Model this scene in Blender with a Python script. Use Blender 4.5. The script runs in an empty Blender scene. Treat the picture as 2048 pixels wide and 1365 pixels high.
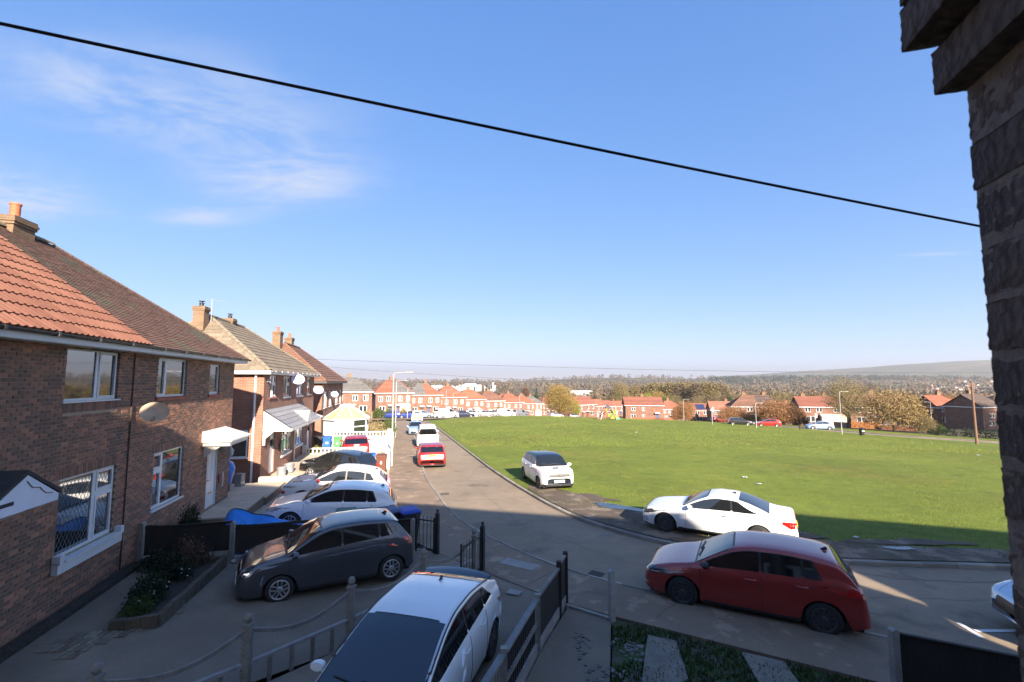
import bpy, bmesh, math, random
import numpy as np
from mathutils import Vector, Matrix, noise as mnoise
from mathutils.bvhtree import BVHTree
rad = math.radians
random.seed(7)
scene = bpy.context.scene
COL = scene.collection
# ------------------------------------------------------------------ camera
CAMZ = 5.0
FPX = 915.0                                  # focal length in pixels of the 2048 wide photograph
PITCH = math.atan(81.5 / FPX)
cam_d = bpy.data.cameras.new('camera'); cam = bpy.data.objects.new('camera', cam_d); COL.objects.link(cam)
cam_d.sensor_width = 36.0; cam_d.lens = FPX / 2048 * 36
cam.location = (0, 0, CAMZ); cam.rotation_euler = (rad(90) + PITCH, 0, 0)
cam_d.clip_start = 0.03; cam_d.clip_end = 40000
cam_d.dof.use_dof = True; cam_d.dof.focus_distance = 22.0; cam_d.dof.aperture_fstop = 7.0
scene.camera = cam
# ------------------------------------------------------------------ sun, sky, exposure
SUN_EL = rad(23.3); SUN_TRAVEL = rad(-20.5)   # azimuth the light travels to, measured from +Y to +X
sd = bpy.data.lights.new('sun', 'SUN'); sun = bpy.data.objects.new('sun', sd); COL.objects.link(sun)
sd.energy = 4.9; sd.angle = rad(0.53); sd.color = (1.0, 0.86, 0.70)
trav = Vector((math.sin(SUN_TRAVEL) * math.cos(SUN_EL), math.cos(SUN_TRAVEL) * math.cos(SUN_EL), -math.sin(SUN_EL)))
sun.rotation_euler = trav.to_track_quat('-Z', 'Y').to_euler()
sun.location = (20, -40, 60)
W = bpy.data.worlds.new('World'); scene.world = W; W.use_nodes = True
nt = W.node_tree; nt.nodes.clear()
def N(nt, typ, **kw):
    n = nt.nodes.new(typ)
    for k, v in kw.items():
        if k.startswith('i_'): n.inputs[k[2:]].default_value = v
        else: setattr(n, k, v)
    return n
sky = N(nt, 'ShaderNodeTexSky', sky_type='NISHITA', sun_disc=False, sun_elevation=SUN_EL)
# the sun stands opposite to where its light travels
sky.sun_rotation = SUN_TRAVEL + math.pi
sky.altitude = 60; sky.air_density = 0.5; sky.dust_density = 0.0; sky.ozone_density = 4.0
# the photograph's tone: each channel of the sky compressed evenly, whatever the direction
sc3 = N(nt, 'ShaderNodeSeparateColor'); nt.links.new(sky.outputs[0], sc3.inputs[0]); cc3 = N(nt, 'ShaderNodeCombineColor')
for i, (g_, k_) in enumerate(((.86, .82), (.58, 1.02), (.35, 1.72))):
    pw = N(nt, 'ShaderNodeMath', operation='POWER'); pw.inputs[1].default_value = g_; nt.links.new(sc3.outputs[i], pw.inputs[0])
    ml = N(nt, 'ShaderNodeMath', operation='MULTIPLY'); ml.inputs[1].default_value = k_; nt.links.new(pw.outputs[0], ml.inputs[0]); nt.links.new(ml.outputs[0], cc3.inputs[i])
hs = cc3
# thin high cloud: wisps on a plane overhead (direction divided by its height)
tc = N(nt, 'ShaderNodeTexCoord'); sep = N(nt, 'ShaderNodeSeparateXYZ'); nt.links.new(tc.outputs['Generated'], sep.inputs[0])
mz = N(nt, 'ShaderNodeMath', operation='MAXIMUM'); mz.inputs[1].default_value = 0.03; nt.links.new(sep.outputs[2], mz.inputs[0])
dx = N(nt, 'ShaderNodeMath', operation='DIVIDE'); dy = N(nt, 'ShaderNodeMath', operation='DIVIDE')
for d, i in ((dx, 0), (dy, 1)):
    nt.links.new(sep.outputs[i], d.inputs[0]); nt.links.new(mz.outputs[0], d.inputs[1])
cb = N(nt, 'ShaderNodeCombineXYZ'); nt.links.new(dx.outputs[0], cb.inputs[0]); nt.links.new(dy.outputs[0], cb.inputs[1])
def blob(cx, cy, rx, ry, ang):
    mp = N(nt, 'ShaderNodeMapping', vector_type='TEXTURE'); mp.inputs['Location'].default_value = (cx, cy, 0)
    mp.inputs['Rotation'].default_value = (0, 0, ang); mp.inputs['Scale'].default_value = (rx, ry, 1)
    nt.links.new(cb.outputs[0], mp.inputs['Vector'])
    ln = N(nt, 'ShaderNodeVectorMath', operation='LENGTH'); nt.links.new(mp.outputs[0], ln.inputs[0])
    mr = N(nt, 'ShaderNodeMapRange', interpolation_type='SMOOTHERSTEP'); mr.inputs[1].default_value = 1.0; mr.inputs[2].default_value = 0.0
    nt.links.new(ln.outputs[1], mr.inputs[0]); return mr.outputs[0]
def skyxy(px, py):
    u = (px - 1024) / FPX; v = (682.5 - py) / FPX
    f = math.cos(PITCH) - math.sin(PITCH) * v; z = v * math.cos(PITCH) + math.sin(PITCH)
    return u / z, f / z
parts = []
for (px, py, rx, ry, ang, g) in [(300, 230, 0.75, 0.55, 0.3, .62), (420, 180, .8, .45, .2, .35), (560, 360, 0.9, 0.55, -0.5, .85), (430, 430, .7, .28, -.3, .75), (20, 400, .75, .5, -.3, 1.15),
                                 (1880, 508, .45, .12, -.1, .5), (620, 655, 2.2, .5, .1, .35), (1850, 690, 4.5, 1.6, .0, .5), (1500, 700, 4.0, 1.2, .0, .3), (-500, 300, 1.6, .8, .2, .8), (2900, 350, 1.5, .9, .3, .7)]:
    c = skyxy(px, py); b = blob(c[0], c[1], rx, ry, ang)
    m = N(nt, 'ShaderNodeMath', operation='MULTIPLY'); m.inputs[1].default_value = g; nt.links.new(b, m.inputs[0]); parts.append(m.outputs[0])
acc = parts[0]
for p_ in parts[1:]:
    a = N(nt, 'ShaderNodeMath', operation='ADD'); nt.links.new(acc, a.inputs[0]); nt.links.new(p_, a.inputs[1]); acc = a.outputs[0]
mp = N(nt, 'ShaderNodeMapping'); mp.inputs['Rotation'].default_value = (0, 0, 0.75); mp.inputs['Scale'].default_value = (1.5, 3.0, 1)
nt.links.new(cb.outputs[0], mp.inputs['Vector'])
nz = N(nt, 'ShaderNodeTexNoise'); nz.inputs['Scale'].default_value = 1.1; nz.inputs['Detail'].default_value = 12; nz.inputs['Roughness'].default_value = .66; nz.inputs['Distortion'].default_value = .5
nt.links.new(mp.outputs[0], nz.inputs['Vector'])
mr = N(nt, 'ShaderNodeMapRange', interpolation_type='SMOOTHSTEP'); mr.inputs[1].default_value = .30; mr.inputs[2].default_value = .72
nt.links.new(nz.outputs[0], mr.inputs[0])
mm = N(nt, 'ShaderNodeMath', operation='MULTIPLY', use_clamp=True); nt.links.new(acc, mm.inputs[0]); nt.links.new(mr.outputs[0], mm.inputs[1])
m8 = N(nt, 'ShaderNodeMath', operation='MULTIPLY', use_clamp=True); m8.inputs[1].default_value = 1.15; nt.links.new(mm.outputs[0], m8.inputs[0])
mix = N(nt, 'ShaderNodeMix', data_type='RGBA'); mix.inputs['B'].default_value = (1.75, 1.95, 2.4, 1)
nt.links.new(m8.outputs[0], mix.inputs['Factor']); nt.links.new(hs.outputs[0], mix.inputs['A'])
bg = N(nt, 'ShaderNodeBackground'); bg.inputs['Strength'].default_value = 0.1
out = N(nt, 'ShaderNodeOutputWorld'); nt.links.new(mix.outputs['Result'], bg.inputs[0]); nt.links.new(bg.outputs[0], out.inputs[0])
scene.view_settings.view_transform = 'Standard'; scene.view_settings.look = 'None'
scene.view_settings.exposure = 2.0; scene.view_settings.gamma = 1.0; scene.view_settings.use_curve_mapping = False
scene.render.engine = 'CYCLES'
cy = scene.cycles; cy.max_bounces = 7; cy.diffuse_bounces = 3; cy.glossy_bounces = 4; cy.transmission_bounces = 4; cy.volume_bounces = 0
cy.caustics_reflective = False; cy.caustics_refractive = False; cy.use_denoising = True; cy.sample_clamp_indirect = 8

# ------------------------------------------------------------------ survey: street frame and terrain
A0 = rad(-12.75)
D = (math.sin(A0), math.cos(A0)); R = (math.cos(A0), -math.sin(A0))     # along the street, across it (to the green)
STREET = math.atan2(D[1], D[0])
def xy(s, r): return (s * D[0] + r * R[0], s * D[1] + r * R[1])
def sr(x, y): return (x * D[0] + y * D[1], x * R[0] + y * R[1])
_ZB = [(-80, 0), (-20, 0), (6, 0), (12, -.03), (20, -.2), (30, -.45), (52, -1.0), (76, -1.7), (100, -2.6), (120, -4.0), (150, -6.6), (190, -9.5), (260, -12.5), (360, -15.5), (520, -18), (900, -18.5), (1200, -18.5), (1500, -18.5), (12000, -18.5)]
_zx = np.array([a for a, b in _ZB], float); _zy = np.array([b for a, b in _ZB], float)
def pchip(xs, ys):
    xs = np.asarray(xs, float); ys = np.asarray(ys, float); h = np.diff(xs); d = np.diff(ys) / h
    m = np.zeros(len(xs)); m[0] = d[0]; m[-1] = d[-1]
    for i in range(1, len(xs) - 1):
        if d[i - 1] * d[i] > 0:
            w1 = 2 * h[i] + h[i - 1]; w2 = h[i] + 2 * h[i - 1]; m[i] = (w1 + w2) / (w1 / d[i - 1] + w2 / d[i])
    xl = xs.tolist(); yl = ys.tolist(); ml = m.tolist(); hl = h.tolist()
    import bisect
    def f(x):
        if x <= xl[0]: return yl[0]
        if x >= xl[-1]: return yl[-1]
        i = min(max(bisect.bisect_right(xl, x) - 1, 0), len(hl) - 1); t = (x - xl[i]) / hl[i]
        return ((1 + 2 * t) * (1 - t) ** 2 * yl[i] + t * (1 - t) ** 2 * hl[i] * ml[i] + t * t * (3 - 2 * t) * yl[i + 1] + t * t * (t - 1) * hl[i] * ml[i + 1])
    return f
_zb = pchip(_zx, _zy)
def lin(pts):
    xs = [p[0] for p in pts]; ys = [p[1] for p in pts]
    return lambda x: float(np.interp(x, xs, ys))
def clamp(v, a=0., b=1.): return a if v < a else b if v > b else v
def sstep(a, b, x): t = clamp((x - a) / (b - a)); return t * t * (3 - 2 * t)
_near = lin([(-60, 3), (-30, 2), (-10, 4), (0, 4), (5, 14), (8, 24), (14, 27), (20, 20), (26, 16), (32, 14), (48, 10), (70, 8)])     # near ridge, degrees from +Y
_far = lin([(-60, -30), (10, -30), (18, 8), (26, 74), (33, 128), (39, 165), (46, 205), (60, 225)])
def T(x, y):
    z = _zb(y)
    if x > 8: z -= .034 * min(x - 8, 70) * sstep(18, 60, y)
    rr = math.hypot(x, y)
    if rr > 900:
        a = math.degrees(math.atan2(x, max(y, 1e-3))) if y > 0 else 90
        a = clamp(a, -60, 60)
        n = mnoise.noise((x * .0011, y * .0011, 0)) * 7 + mnoise.noise((x * .004, y * .004, 3)) * 3
        k = math.exp(-((rr - 2700) / 620) ** 2) if rr < 2700 else 1 - .35 * sstep(2700, 3600, rr)
        z = z * (1 - k) + (_near(a) + n) * k
        if rr > 3600:
            k2 = sstep(3600, 6200, rr); z = z * (1 - k2) + (_far(a) + n * 1.3) * k2
    return z
def ramp(s, r):                                # front gardens climb from the pavement to the houses
    return .45 * clamp((-r - .9) / 5.2)
def G(x, y):                                   # top of what one stands on near the camera
    s, r = sr(x, y)
    return T(x, y) + (ramp(s, r) if (r < -.9 and s > 4) else 0)
def ray(px, py):
    u = (px - 1024) / FPX; v = (682.5 - py) / FPX
    return (u, math.cos(PITCH) - math.sin(PITCH) * v, v * math.cos(PITCH) + math.sin(PITCH))
def gp(px, py, lift=0.):                       # where a sight line meets the terrain
    q = ray(px, py); t = 2.0
    while t < 9000:
        if CAMZ + q[2] * t < T(q[0] * t, q[1] * t) + lift: break
        t *= 1.01
    a, b = t / 1.01, t
    for _ in range(24):
        m = (a + b) / 2
        if CAMZ + q[2] * m < T(q[0] * m, q[1] * m) + lift: b = m
        else: a = m
    return (q[0] * b, q[1] * b)
def dpt(px, depth): return ((px - 1024) / FPX * depth / 1.004, depth)      # ground position on a bearing at a distance

# ------------------------------------------------------------------ materials
MATS = {}
def mat(name, base, rough=.6, metal=0., var=None, tone=None, bump=None, coat=0., spec=.5, streak=None, sheen=None, base2=None):
    """base colour varied by noise var=(scale, amount); tone=colour reached where the piece's own tone is 1; base2=(colour, scale, lo, hi) blotches of a second colour"""
    if name in MATS: return MATS[name]
    m = bpy.data.materials.new(name); m.use_nodes = True; t = m.node_tree; b = t.nodes['Principled BSDF']
    b.inputs['Roughness'].default_value = rough; b.inputs['Metallic'].default_value = metal
    b.inputs['Specular IOR Level'].default_value = spec
    if coat: b.inputs['Coat Weight'].default_value = coat; b.inputs['Coat Roughness'].default_value = .03
    c = N(t, 'ShaderNodeRGB'); c.outputs[0].default_value = (*base, 1); col = c.outputs[0]
    tcn = None
    def oc():
        nonlocal tcn
        if tcn is None: tcn = N(t, 'ShaderNodeTexCoord')
        return tcn.outputs['Object']
    if tone:
        at = N(t, 'ShaderNodeAttribute', attribute_name='tone'); mx = N(t, 'ShaderNodeMix', data_type='RGBA'); mx.inputs['B'].default_value = (*tone, 1)
        t.links.new(at.outputs['Fac'], mx.inputs['Factor']); t.links.new(col, mx.inputs['A']); col = mx.outputs['Result']
    for b2 in ([base2] if base2 and not isinstance(base2, list) else base2 or []):
        n = N(t, 'ShaderNodeTexNoise'); n.inputs['Scale'].default_value = b2[1]; n.inputs['Detail'].default_value = 6; n.inputs['Roughness'].default_value = .6
        t.links.new(oc(), n.inputs['Vector'])
        r = N(t, 'ShaderNodeMapRange', interpolation_type='SMOOTHSTEP'); r.inputs[1].default_value = b2[2]; r.inputs[2].default_value = b2[3]; t.links.new(n.outputs[0], r.inputs[0])
        mx = N(t, 'ShaderNodeMix', data_type='RGBA'); mx.inputs['B'].default_value = (*b2[0], 1)
        t.links.new(r.outputs[0], mx.inputs['Factor']); t.links.new(col, mx.inputs['A']); col = mx.outputs['Result']
    for v in ([var] if var and not isinstance(var, list) else var or []):
        n = N(t, 'ShaderNodeTexNoise'); n.inputs['Scale'].default_value = v[0]; n.inputs['Detail'].default_value = 5
        if len(v) > 2:
            mpn = N(t, 'ShaderNodeMapping'); mpn.inputs['Scale'].default_value = v[2]; t.links.new(oc(), mpn.inputs[0]); t.links.new(mpn.outputs[0], n.inputs['Vector'])
        else: t.links.new(oc(), n.inputs['Vector'])
        r = N(t, 'ShaderNodeMapRange'); r.inputs[1].default_value = .25; r.inputs[2].default_value = .75; r.inputs[3].default_value = 1 - v[1]; r.inputs[4].default_value = 1 + v[1]
        t.links.new(n.outputs[0], r.inputs[0])
        mx = N(t, 'ShaderNodeMix', data_type='RGBA', blend_type='MULTIPLY'); mx.inputs['Factor'].default_value = 1
        t.links.new(col, mx.inputs['A']); t.links.new(r.outputs[0], mx.inputs['B']); col = mx.outputs['Result']
    t.links.new(col, b.inputs['Base Color'])
    if bump:
        n = N(t, 'ShaderNodeTexNoise'); n.inputs['Scale'].default_value = bump[0]; n.inputs['Detail'].default_value = 6; t.links.new(oc(), n.inputs['Vector'])
        bn = N(t, 'ShaderNodeBump'); bn.inputs['Strength'].default_value = bump[1]; bn.inputs['Distance'].default_value = bump[2] if len(bump) > 2 else .02
        t.links.new(n.outputs[0], bn.inputs['Height']); t.links.new(bn.outputs[0], b.inputs['Normal'])
    MATS[name] = m; return m
def brickmat(name, c1, c2, mortar):
    if name in MATS: return MATS[name]
    m = bpy.data.materials.new(name); m.use_nodes = True; t = m.node_tree; b = t.nodes['Principled BSDF']; b.inputs['Roughness'].default_value = .85
    uv = N(t, 'ShaderNodeUVMap', uv_map='UVMap'); br = N(t, 'ShaderNodeTexBrick', offset=.5)
    br.inputs['Color1'].default_value = (*c1, 1); br.inputs['Color2'].default_value = (*c2, 1); br.inputs['Mortar'].default_value = (*mortar, 1)
    br.inputs['Scale'].default_value = 1; br.inputs['Mortar Size'].default_value = .008; br.inputs['Brick Width'].default_value = .225; br.inputs['Row Height'].default_value = .075; br.inputs['Bias'].default_value = -.1
    t.links.new(uv.outputs[0], br.inputs['Vector'])
    n = N(t, 'ShaderNodeTexNoise'); n.inputs['Scale'].default_value = 1.3; n.inputs['Detail'].default_value = 6; t.links.new(uv.outputs[0], n.inputs['Vector'])
    r = N(t, 'ShaderNodeMapRange'); r.inputs[1].default_value = .3; r.inputs[2].default_value = .7; r.inputs[3].default_value = .78; r.inputs[4].default_value = 1.2; t.links.new(n.outputs[0], r.inputs[0])
    mx = N(t, 'ShaderNodeMix', data_type='RGBA', blend_type='MULTIPLY'); mx.inputs['Factor'].default_value = 1; t.links.new(br.outputs[0], mx.inputs['A']); t.links.new(r.outputs[0], mx.inputs['B'])
    t.links.new(mx.outputs['Result'], b.inputs['Base Color'])
    bn = N(t, 'ShaderNodeBump'); bn.inputs['Strength'].default_value = .5; bn.inputs['Distance'].default_value = .008; bn.invert = True
    t.links.new(br.outputs['Fac'], bn.inputs['Height']); t.links.new(bn.outputs[0], b.inputs['Normal'])
    MATS[name] = m; return m
def glassmat(name, base=(.012, .016, .018), rough=.03):
    if name in MATS: return MATS[name]
    m = mat(name, base, rough, spec=.9); b = m.node_tree.nodes['Principled BSDF']; b.inputs['IOR'].default_value = 1.62; return m

WHITE = mat('white_plastic', (.62, .63, .64), .35, var=(6, .06))
WHITEPAINT = mat('white_painted_render', (.60, .59, .56), .7, var=[(1.5, .10), (9, .05)])
GLASS = glassmat('window_glass')
FARGLASS = glassmat('far_window_glass', (.03, .035, .04), .08)
BLACKPL = mat('black_plastic', (.018, .018, .019), .45)
CONCRETE = mat('weathered_concrete', (.27, .255, .23), .85, var=[(3, .22), (22, .14)], bump=(40, .3))
METALW = mat('galvanised_metal', (.33, .33, .325), .5, metal=.3, var=(4, .1))
LEAD = mat('grey_lead', (.22, .23, .25), .6, var=(5, .12))
RUBBER = mat('tyre_rubber', (.018, .018, .018), .75, var=(15, .2))
SOIL = mat('garden_soil', (.045, .035, .025), .95, var=[(4, .4), (25, .3)], bump=(20, .8, .04))

# ------------------------------------------------------------------ mesh helpers
class MB:
    def __init__(s): s.v = []; s.f = []; s.mi = []; s.tone = []; s.uv = {}
    def face(s, pts, mi=0, tone=0., uv=None):
        i = len(s.v); s.v.extend([tuple(p) for p in pts]); s.f.append(tuple(range(i, i + len(pts)))); s.mi.append(mi); s.tone.append(tone)
        if uv: s.uv[len(s.f) - 1] = uv
    def box(s, x0, y0, z0, x1, y1, z1, mi=0, tone=0., M=None):
        p = [(x0, y0, z0), (x1, y0, z0), (x1, y1, z0), (x0, y1, z0), (x0, y0, z1), (x1, y0, z1), (x1, y1, z1), (x0, y1, z1)]
        if M is not None: p = [tuple(M @ Vector(q)) for q in p]
        i = len(s.v); s.v.extend(p)
        for f in ((0, 3, 2, 1), (4, 5, 6, 7), (0, 1, 5, 4), (1, 2, 6, 5), (2, 3, 7, 6), (3, 0, 4, 7)):
            s.f.append(tuple(i + k for k in f)); s.mi.append(mi); s.tone.append(tone)
    def tube(s, path, r, n=8, mi=0, cap=True, tone=0.):
        rs = r if isinstance(r, (list, tuple)) else [r] * len(path)
        path = [Vector(p) for p in path]; base = len(s.v); pn = None
        for k, p in enumerate(path):
            d = (path[min(k + 1, len(path) - 1)] - path[max(k - 1, 0)]).normalized()
            if pn is None: u = d.cross(Vector((0, 0, 1)) if abs(d.z) < .95 else Vector((1, 0, 0))).normalized()
            else: u = (pn - d * pn.dot(d)).normalized()
            pn = u; w = d.cross(u)
            for j in range(n):
                a = 2 * math.pi * j / n; s.v.append(tuple(p + (u * math.cos(a) + w * math.sin(a)) * rs[k]))
        for k in range(len(path) - 1):
            for j in range(n):
                a = base + k * n + j; b = base + k * n + (j + 1) % n
                s.f.append((a, b, b + n, a + n)); s.mi.append(mi); s.tone.append(tone)
        if cap:
            s.f.append(tuple(base + j for j in range(n))[::-1]); s.mi.append(mi); s.tone.append(tone)
            e = base + (len(path) - 1) * n; s.f.append(tuple(e + j for j in range(n))); s.mi.append(mi); s.tone.append(tone)
    def lathe(s, prof, n=16, mi=0, M=None, axis='z', tone=0.):
        base = len(s.v)
        for (r, z) in prof:
            for j in range(n):
                a = 2 * math.pi * j / n; c, q = r * math.cos(a), r * math.sin(a)
                p = (c, q, z) if axis == 'z' else (c, z, q) if axis == 'y' else (z, c, q)
                s.v.append(tuple(M @ Vector(p)) if M is not None else p)
        for k in range(len(prof) - 1):
            for j in range(n):
                a = base + k * n + j; b = base + k * n + (j + 1) % n
                s.f.append((a, b, b + n, a + n)); s.mi.append(mi); s.tone.append(tone)
        if prof[0][0] > 1e-4: s.f.append(tuple(base + j for j in range(n))[::-1]); s.mi.append(mi); s.tone.append(tone)
        if prof[-1][0] > 1e-4: e = base + (len(prof) - 1) * n; s.f.append(tuple(e + j for j in range(n))); s.mi.append(mi); s.tone.append(tone)
    def prism(s, poly, h0, h1, axis='y', mi=0, tone=0., M=None):
        def P(a, b, h):
            p = (a, h, b) if axis == 'y' else (h, a, b) if axis == 'x' else (a, b, h)
            return tuple(M @ Vector(p)) if M is not None else p
        i = len(s.v); n = len(poly)
        s.v.extend([P(a, b, h0) for a, b in poly]); s.v.extend([P(a, b, h1) for a, b in poly])
        fs = [tuple(range(i, i + n)), tuple(range(i + n, i + 2 * n))[::-1]] + [(i + k, i + n + k, i + n + (k + 1) % n, i + (k + 1) % n) for k in range(n)]
        for f in fs: s.f.append(f); s.mi.append(mi); s.tone.append(tone)
    def grid(s, rows, mi=0, tone=0., close=False):
        base = len(s.v); n = len(rows[0])
        for r in rows: s.v.extend([tuple(p) for p in r])
        for k in range(len(rows) - 1):
            for j in range(n - (0 if close else 1)):
                a = base + k * n + j; b = base + k * n + (j + 1) % n
                s.f.append((a, b, b + n, a + n)); s.mi.append(mi); s.tone.append(tone)
    def mesh(s, name, mats, smooth=None, fixn=True):
        me = bpy.data.meshes.new(name); me.from_pydata(s.v, [], s.f)
        for m in (mats if isinstance(mats, (list, tuple)) else [mats]): me.materials.append(m)
        me.polygons.foreach_set('material_index', s.mi)
        if any(s.tone):
            a = me.attributes.new('tone', 'FLOAT', 'FACE'); a.data.foreach_set('value', s.tone)
        if s.uv:
            ul = me.uv_layers.new(name='UVMap')
            for fi, uv in s.uv.items():
                for k, li in enumerate(me.polygons[fi].loop_indices): ul.data[li].uv = uv[k]
        if fixn:
            bm = bmesh.new(); bm.from_mesh(me); bmesh.ops.recalc_face_normals(bm, faces=bm.faces); bm.to_mesh(me); bm.free()
        if smooth is not None:
            me.shade_smooth(); me.set_sharp_from_angle(angle=rad(smooth))
        me.update(); return me
    def obj(s, name, mats, parent=None, smooth=None, loc=None, fixn=True):
        return link(name, s.mesh(name, mats, smooth, fixn), parent, loc)
def link(name, me, parent=None, loc=None, rotz=None):
    o = bpy.data.objects.new(name, me); COL.objects.link(o)
    if parent is not None: o.parent = parent
    if loc is not None: o.location = loc
    if rotz is not None: o.rotation_euler = (0, 0, rotz)
    return o
def tag(o, label=None, cat=None, group=None, kind=None):
    if label: o['label'] = label
    if cat: o['category'] = cat
    if group: o['group'] = group
    if kind: o['kind'] = kind
    return o
def thing(name, label, cat, loc=(0, 0, 0), rotz=0., group=None):
    o = bpy.data.objects.new(name, None); COL.objects.link(o); o.location = loc; o.rotation_euler = (0, 0, rotz); o.empty_display_size = .2
    return tag(o, label, cat, group)
def copy_tree(o, parent=None):
    c = o.copy(); COL.objects.link(c); c.parent = parent
    for ch in list(o.children): copy_tree(ch, c)
    return c
def sheet(name, poly, zf, m, res=1.0, parent=None, thick=0.):
    """a ground sheet: polygon in plan cut by a grid so that it follows the terrain; thick gives it edges (a kerb step, a slab)"""
    bm = bmesh.new(); vs = [bm.verts.new((p[0], p[1], 0)) for p in poly]; bm.faces.new(vs)
    if res:
        for ax in (0, 1):
            lo = min(p[ax] for p in poly); hi = max(p[ax] for p in poly); k = math.floor(lo / res) + 1
            while k * res < hi:
                co = (k * res, 0, 0) if ax == 0 else (0, k * res, 0)
                bmesh.ops.bisect_plane(bm, geom=bm.verts[:] + bm.edges[:] + bm.faces[:], plane_co=co, plane_no=(1, 0, 0) if ax == 0 else (0, 1, 0)); k += 1
    bmesh.ops.triangulate(bm, faces=[f for f in bm.faces if len(f.verts) > 4])
    bmesh.ops.recalc_face_normals(bm, faces=bm.faces)
    if bm.faces and sum(f.normal.z * f.calc_area() for f in bm.faces) < 0: bmesh.ops.reverse_faces(bm, faces=bm.faces)
    if thick:
        be = [e for e in bm.edges if e.is_boundary]; ret = bmesh.ops.extrude_edge_only(bm, edges=be)
        low = {v for v in ret['geom'] if isinstance(v, bmesh.types.BMVert)}
    else: low = set()
    for v in bm.verts: v.co.z = zf(v.co.x, v.co.y) - (thick if v in low else 0)
    me = bpy.data.meshes.new(name); bm.to_mesh(me); bm.free(); me.materials.append(m)
    return link(name, me, parent)
def textmesh(body, size, depth, m, name, parent, M):
    cu = bpy.data.curves.new('t', 'FONT'); cu.body = body; cu.size = size; cu.extrude = depth; cu.align_x = 'CENTER'; cu.align_y = 'CENTER'; cu.resolution_u = 3
    o = bpy.data.objects.new('t', cu); COL.objects.link(o); dg = bpy.context.evaluated_depsgraph_get()
    me = bpy.data.meshes.new_from_object(o.evaluated_get(dg)); bpy.data.objects.remove(o); bpy.data.curves.remove(cu)
    me.materials.clear(); me.materials.append(m); r = link(name, me, parent); r.matrix_local = M; return r
# ------------------------------------------------------------------ ground, roads, green
ASPHALT = mat('old_asphalt', (.22, .172, .118), .86, var=[(.35, .16), (2.5, .10), (60, .22)], base2=[((.135, .108, .078), .55, .56, .68), ((.265, .21, .145), .9, .58, .72)], bump=(90, .35, .01))
ASPHALT2 = mat('dark_drive_tarmac', (.19, .15, .108), .88, var=[(.8, .2), (60, .22)], base2=((.225, .18, .13), .9, .50, .70), bump=(90, .35, .01))
PAVE = mat('worn_pavement_tarmac', (.20, .145, .098), .9, var=[(.7, .18), (45, .2)], base2=[((.30, .225, .155), 1.7, .54, .64), ((.14, .108, .078), .5, .58, .68)], bump=(70, .35, .01))
SLAB = mat('pale_concrete_slab', (.46, .385, .29), .85, var=[(1.2, .16), (18, .1)], bump=(50, .25))
GRASS = mat('meadow_grass', (.12, .155, .021), .9, var=[(.12, .22), (1.3, .16), (14, .3)], base2=[((.16, .16, .03), .16, .50, .70), ((.07, .115, .015), .7, .55, .75), ((.19, .16, .06), .45, .66, .80)], bump=(26, .7, .05), spec=.2)
MUD = mat('trodden_mud', (.085, .062, .042), .9, var=[(.8, .25), (20, .3)], base2=[((.17, .135, .10), 1.2, .5, .62), ((.045, .055, .018), .9, .58, .68)], bump=(30, .6, .03))
LAND = mat('far_country', (.095, .085, .055), .95, var=[(.02, .35), (.004, .25)], base2=[((.12, .125, .055), .0035, .52, .58), ((.075, .062, .045), .006, .54, .62), ((.16, .12, .08), .0022, .56, .62)], spec=.1)
PAINT = mat('road_paint', (.6, .6, .57), .7, var=[(8, .25)])
WATER = mat('puddle_water', (.02, .022, .024), .015, spec=.6); WATER.node_tree.nodes['Principled BSDF'].inputs['IOR'].default_value = 1.9
KERB = mat('concrete_kerb', (.29, .265, .225), .85, var=[(2, .2), (30, .15)], bump=(40, .3), tone=(.2, .18, .15))

# one sheet to the horizon: rings round the camera, finer ahead
mb = MB(); angs = sorted(set([rad(a) for a in range(-180, -60, 12)] + [rad(a * .5) for a in range(-120, 121)] + [rad(a) for a in range(72, 180, 12)]))
radii = [0.01] + [2 * 1.09 ** k for k in range(100) if 2 * 1.09 ** k < 2000] + [2000 + 150 * k for k in range(1, 34)] + [7200, 7800, 8600, 9500]
rows = []
for rr in radii:
    row = []
    for a in angs:
        x, y = rr * math.sin(a), rr * math.cos(a); z = T(x, y)
        row.append((x, y, z - (.35 if rr < 105 else .06)))
    rows.append(row)
mb.grid(rows, close=True)
ground = mb.obj('ground', LAND, smooth=80, fixn=False); tag(ground, kind='structure')
ground.data.flip_normals() if ground.data.polygons[500].normal.z < 0 else None

LIFT = .11
def zr(x, y): return T(x, y)
def zp(x, y): return T(x, y) + LIFT
kL = [xy(84, -.3), xy(70, .4), xy(55, .8), xy(40, .95), xy(27.5, 1.1), xy(23.1, 1.38), xy(19.3, 1.72), (-1.47, 16.57), (.09, 14.25), (1.42, 12.71), (3.21, 11.4), (5.1, 10.45), (7.38, 9.3), (10.5, 7.6), (15, 5.2), (24, .6), (40, -7)]
kR = [xy(82, 3.3), xy(70, 3.75), xy(59, 4.1), xy(46, 4.5), xy(33.6, 4.88), xy(25.9, 5.2), (.83, 21.74), (1.7, 19.3), (2.81, 17.02), (4.65, 14.88), (6.85, 13.67), (9.97, 13.06), (13.15, 12.8), (20, 12.0), (30, 9.6), (44, 4.5)]
def smoothline(pts, n=4):
    out = []
    for i in range(len(pts) - 1):
        p0 = pts[max(i - 1, 0)]; p1 = pts[i]; p2 = pts[i + 1]; p3 = pts[min(i + 2, len(pts) - 1)]
        for k in range(n):
            t = k / n
            out.append(tuple(.5 * (2 * p1[j] + (p2[j] - p0[j]) * t + (2 * p0[j] - 5 * p1[j] + 4 * p2[j] - p3[j]) * t * t + (3 * p1[j] - p0[j] - 3 * p2[j] + p3[j]) * t ** 3) for j in (0, 1)))
    out.append(pts[-1]); return out
kLs, kRs = smoothline(kL), smoothline(kR)
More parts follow.
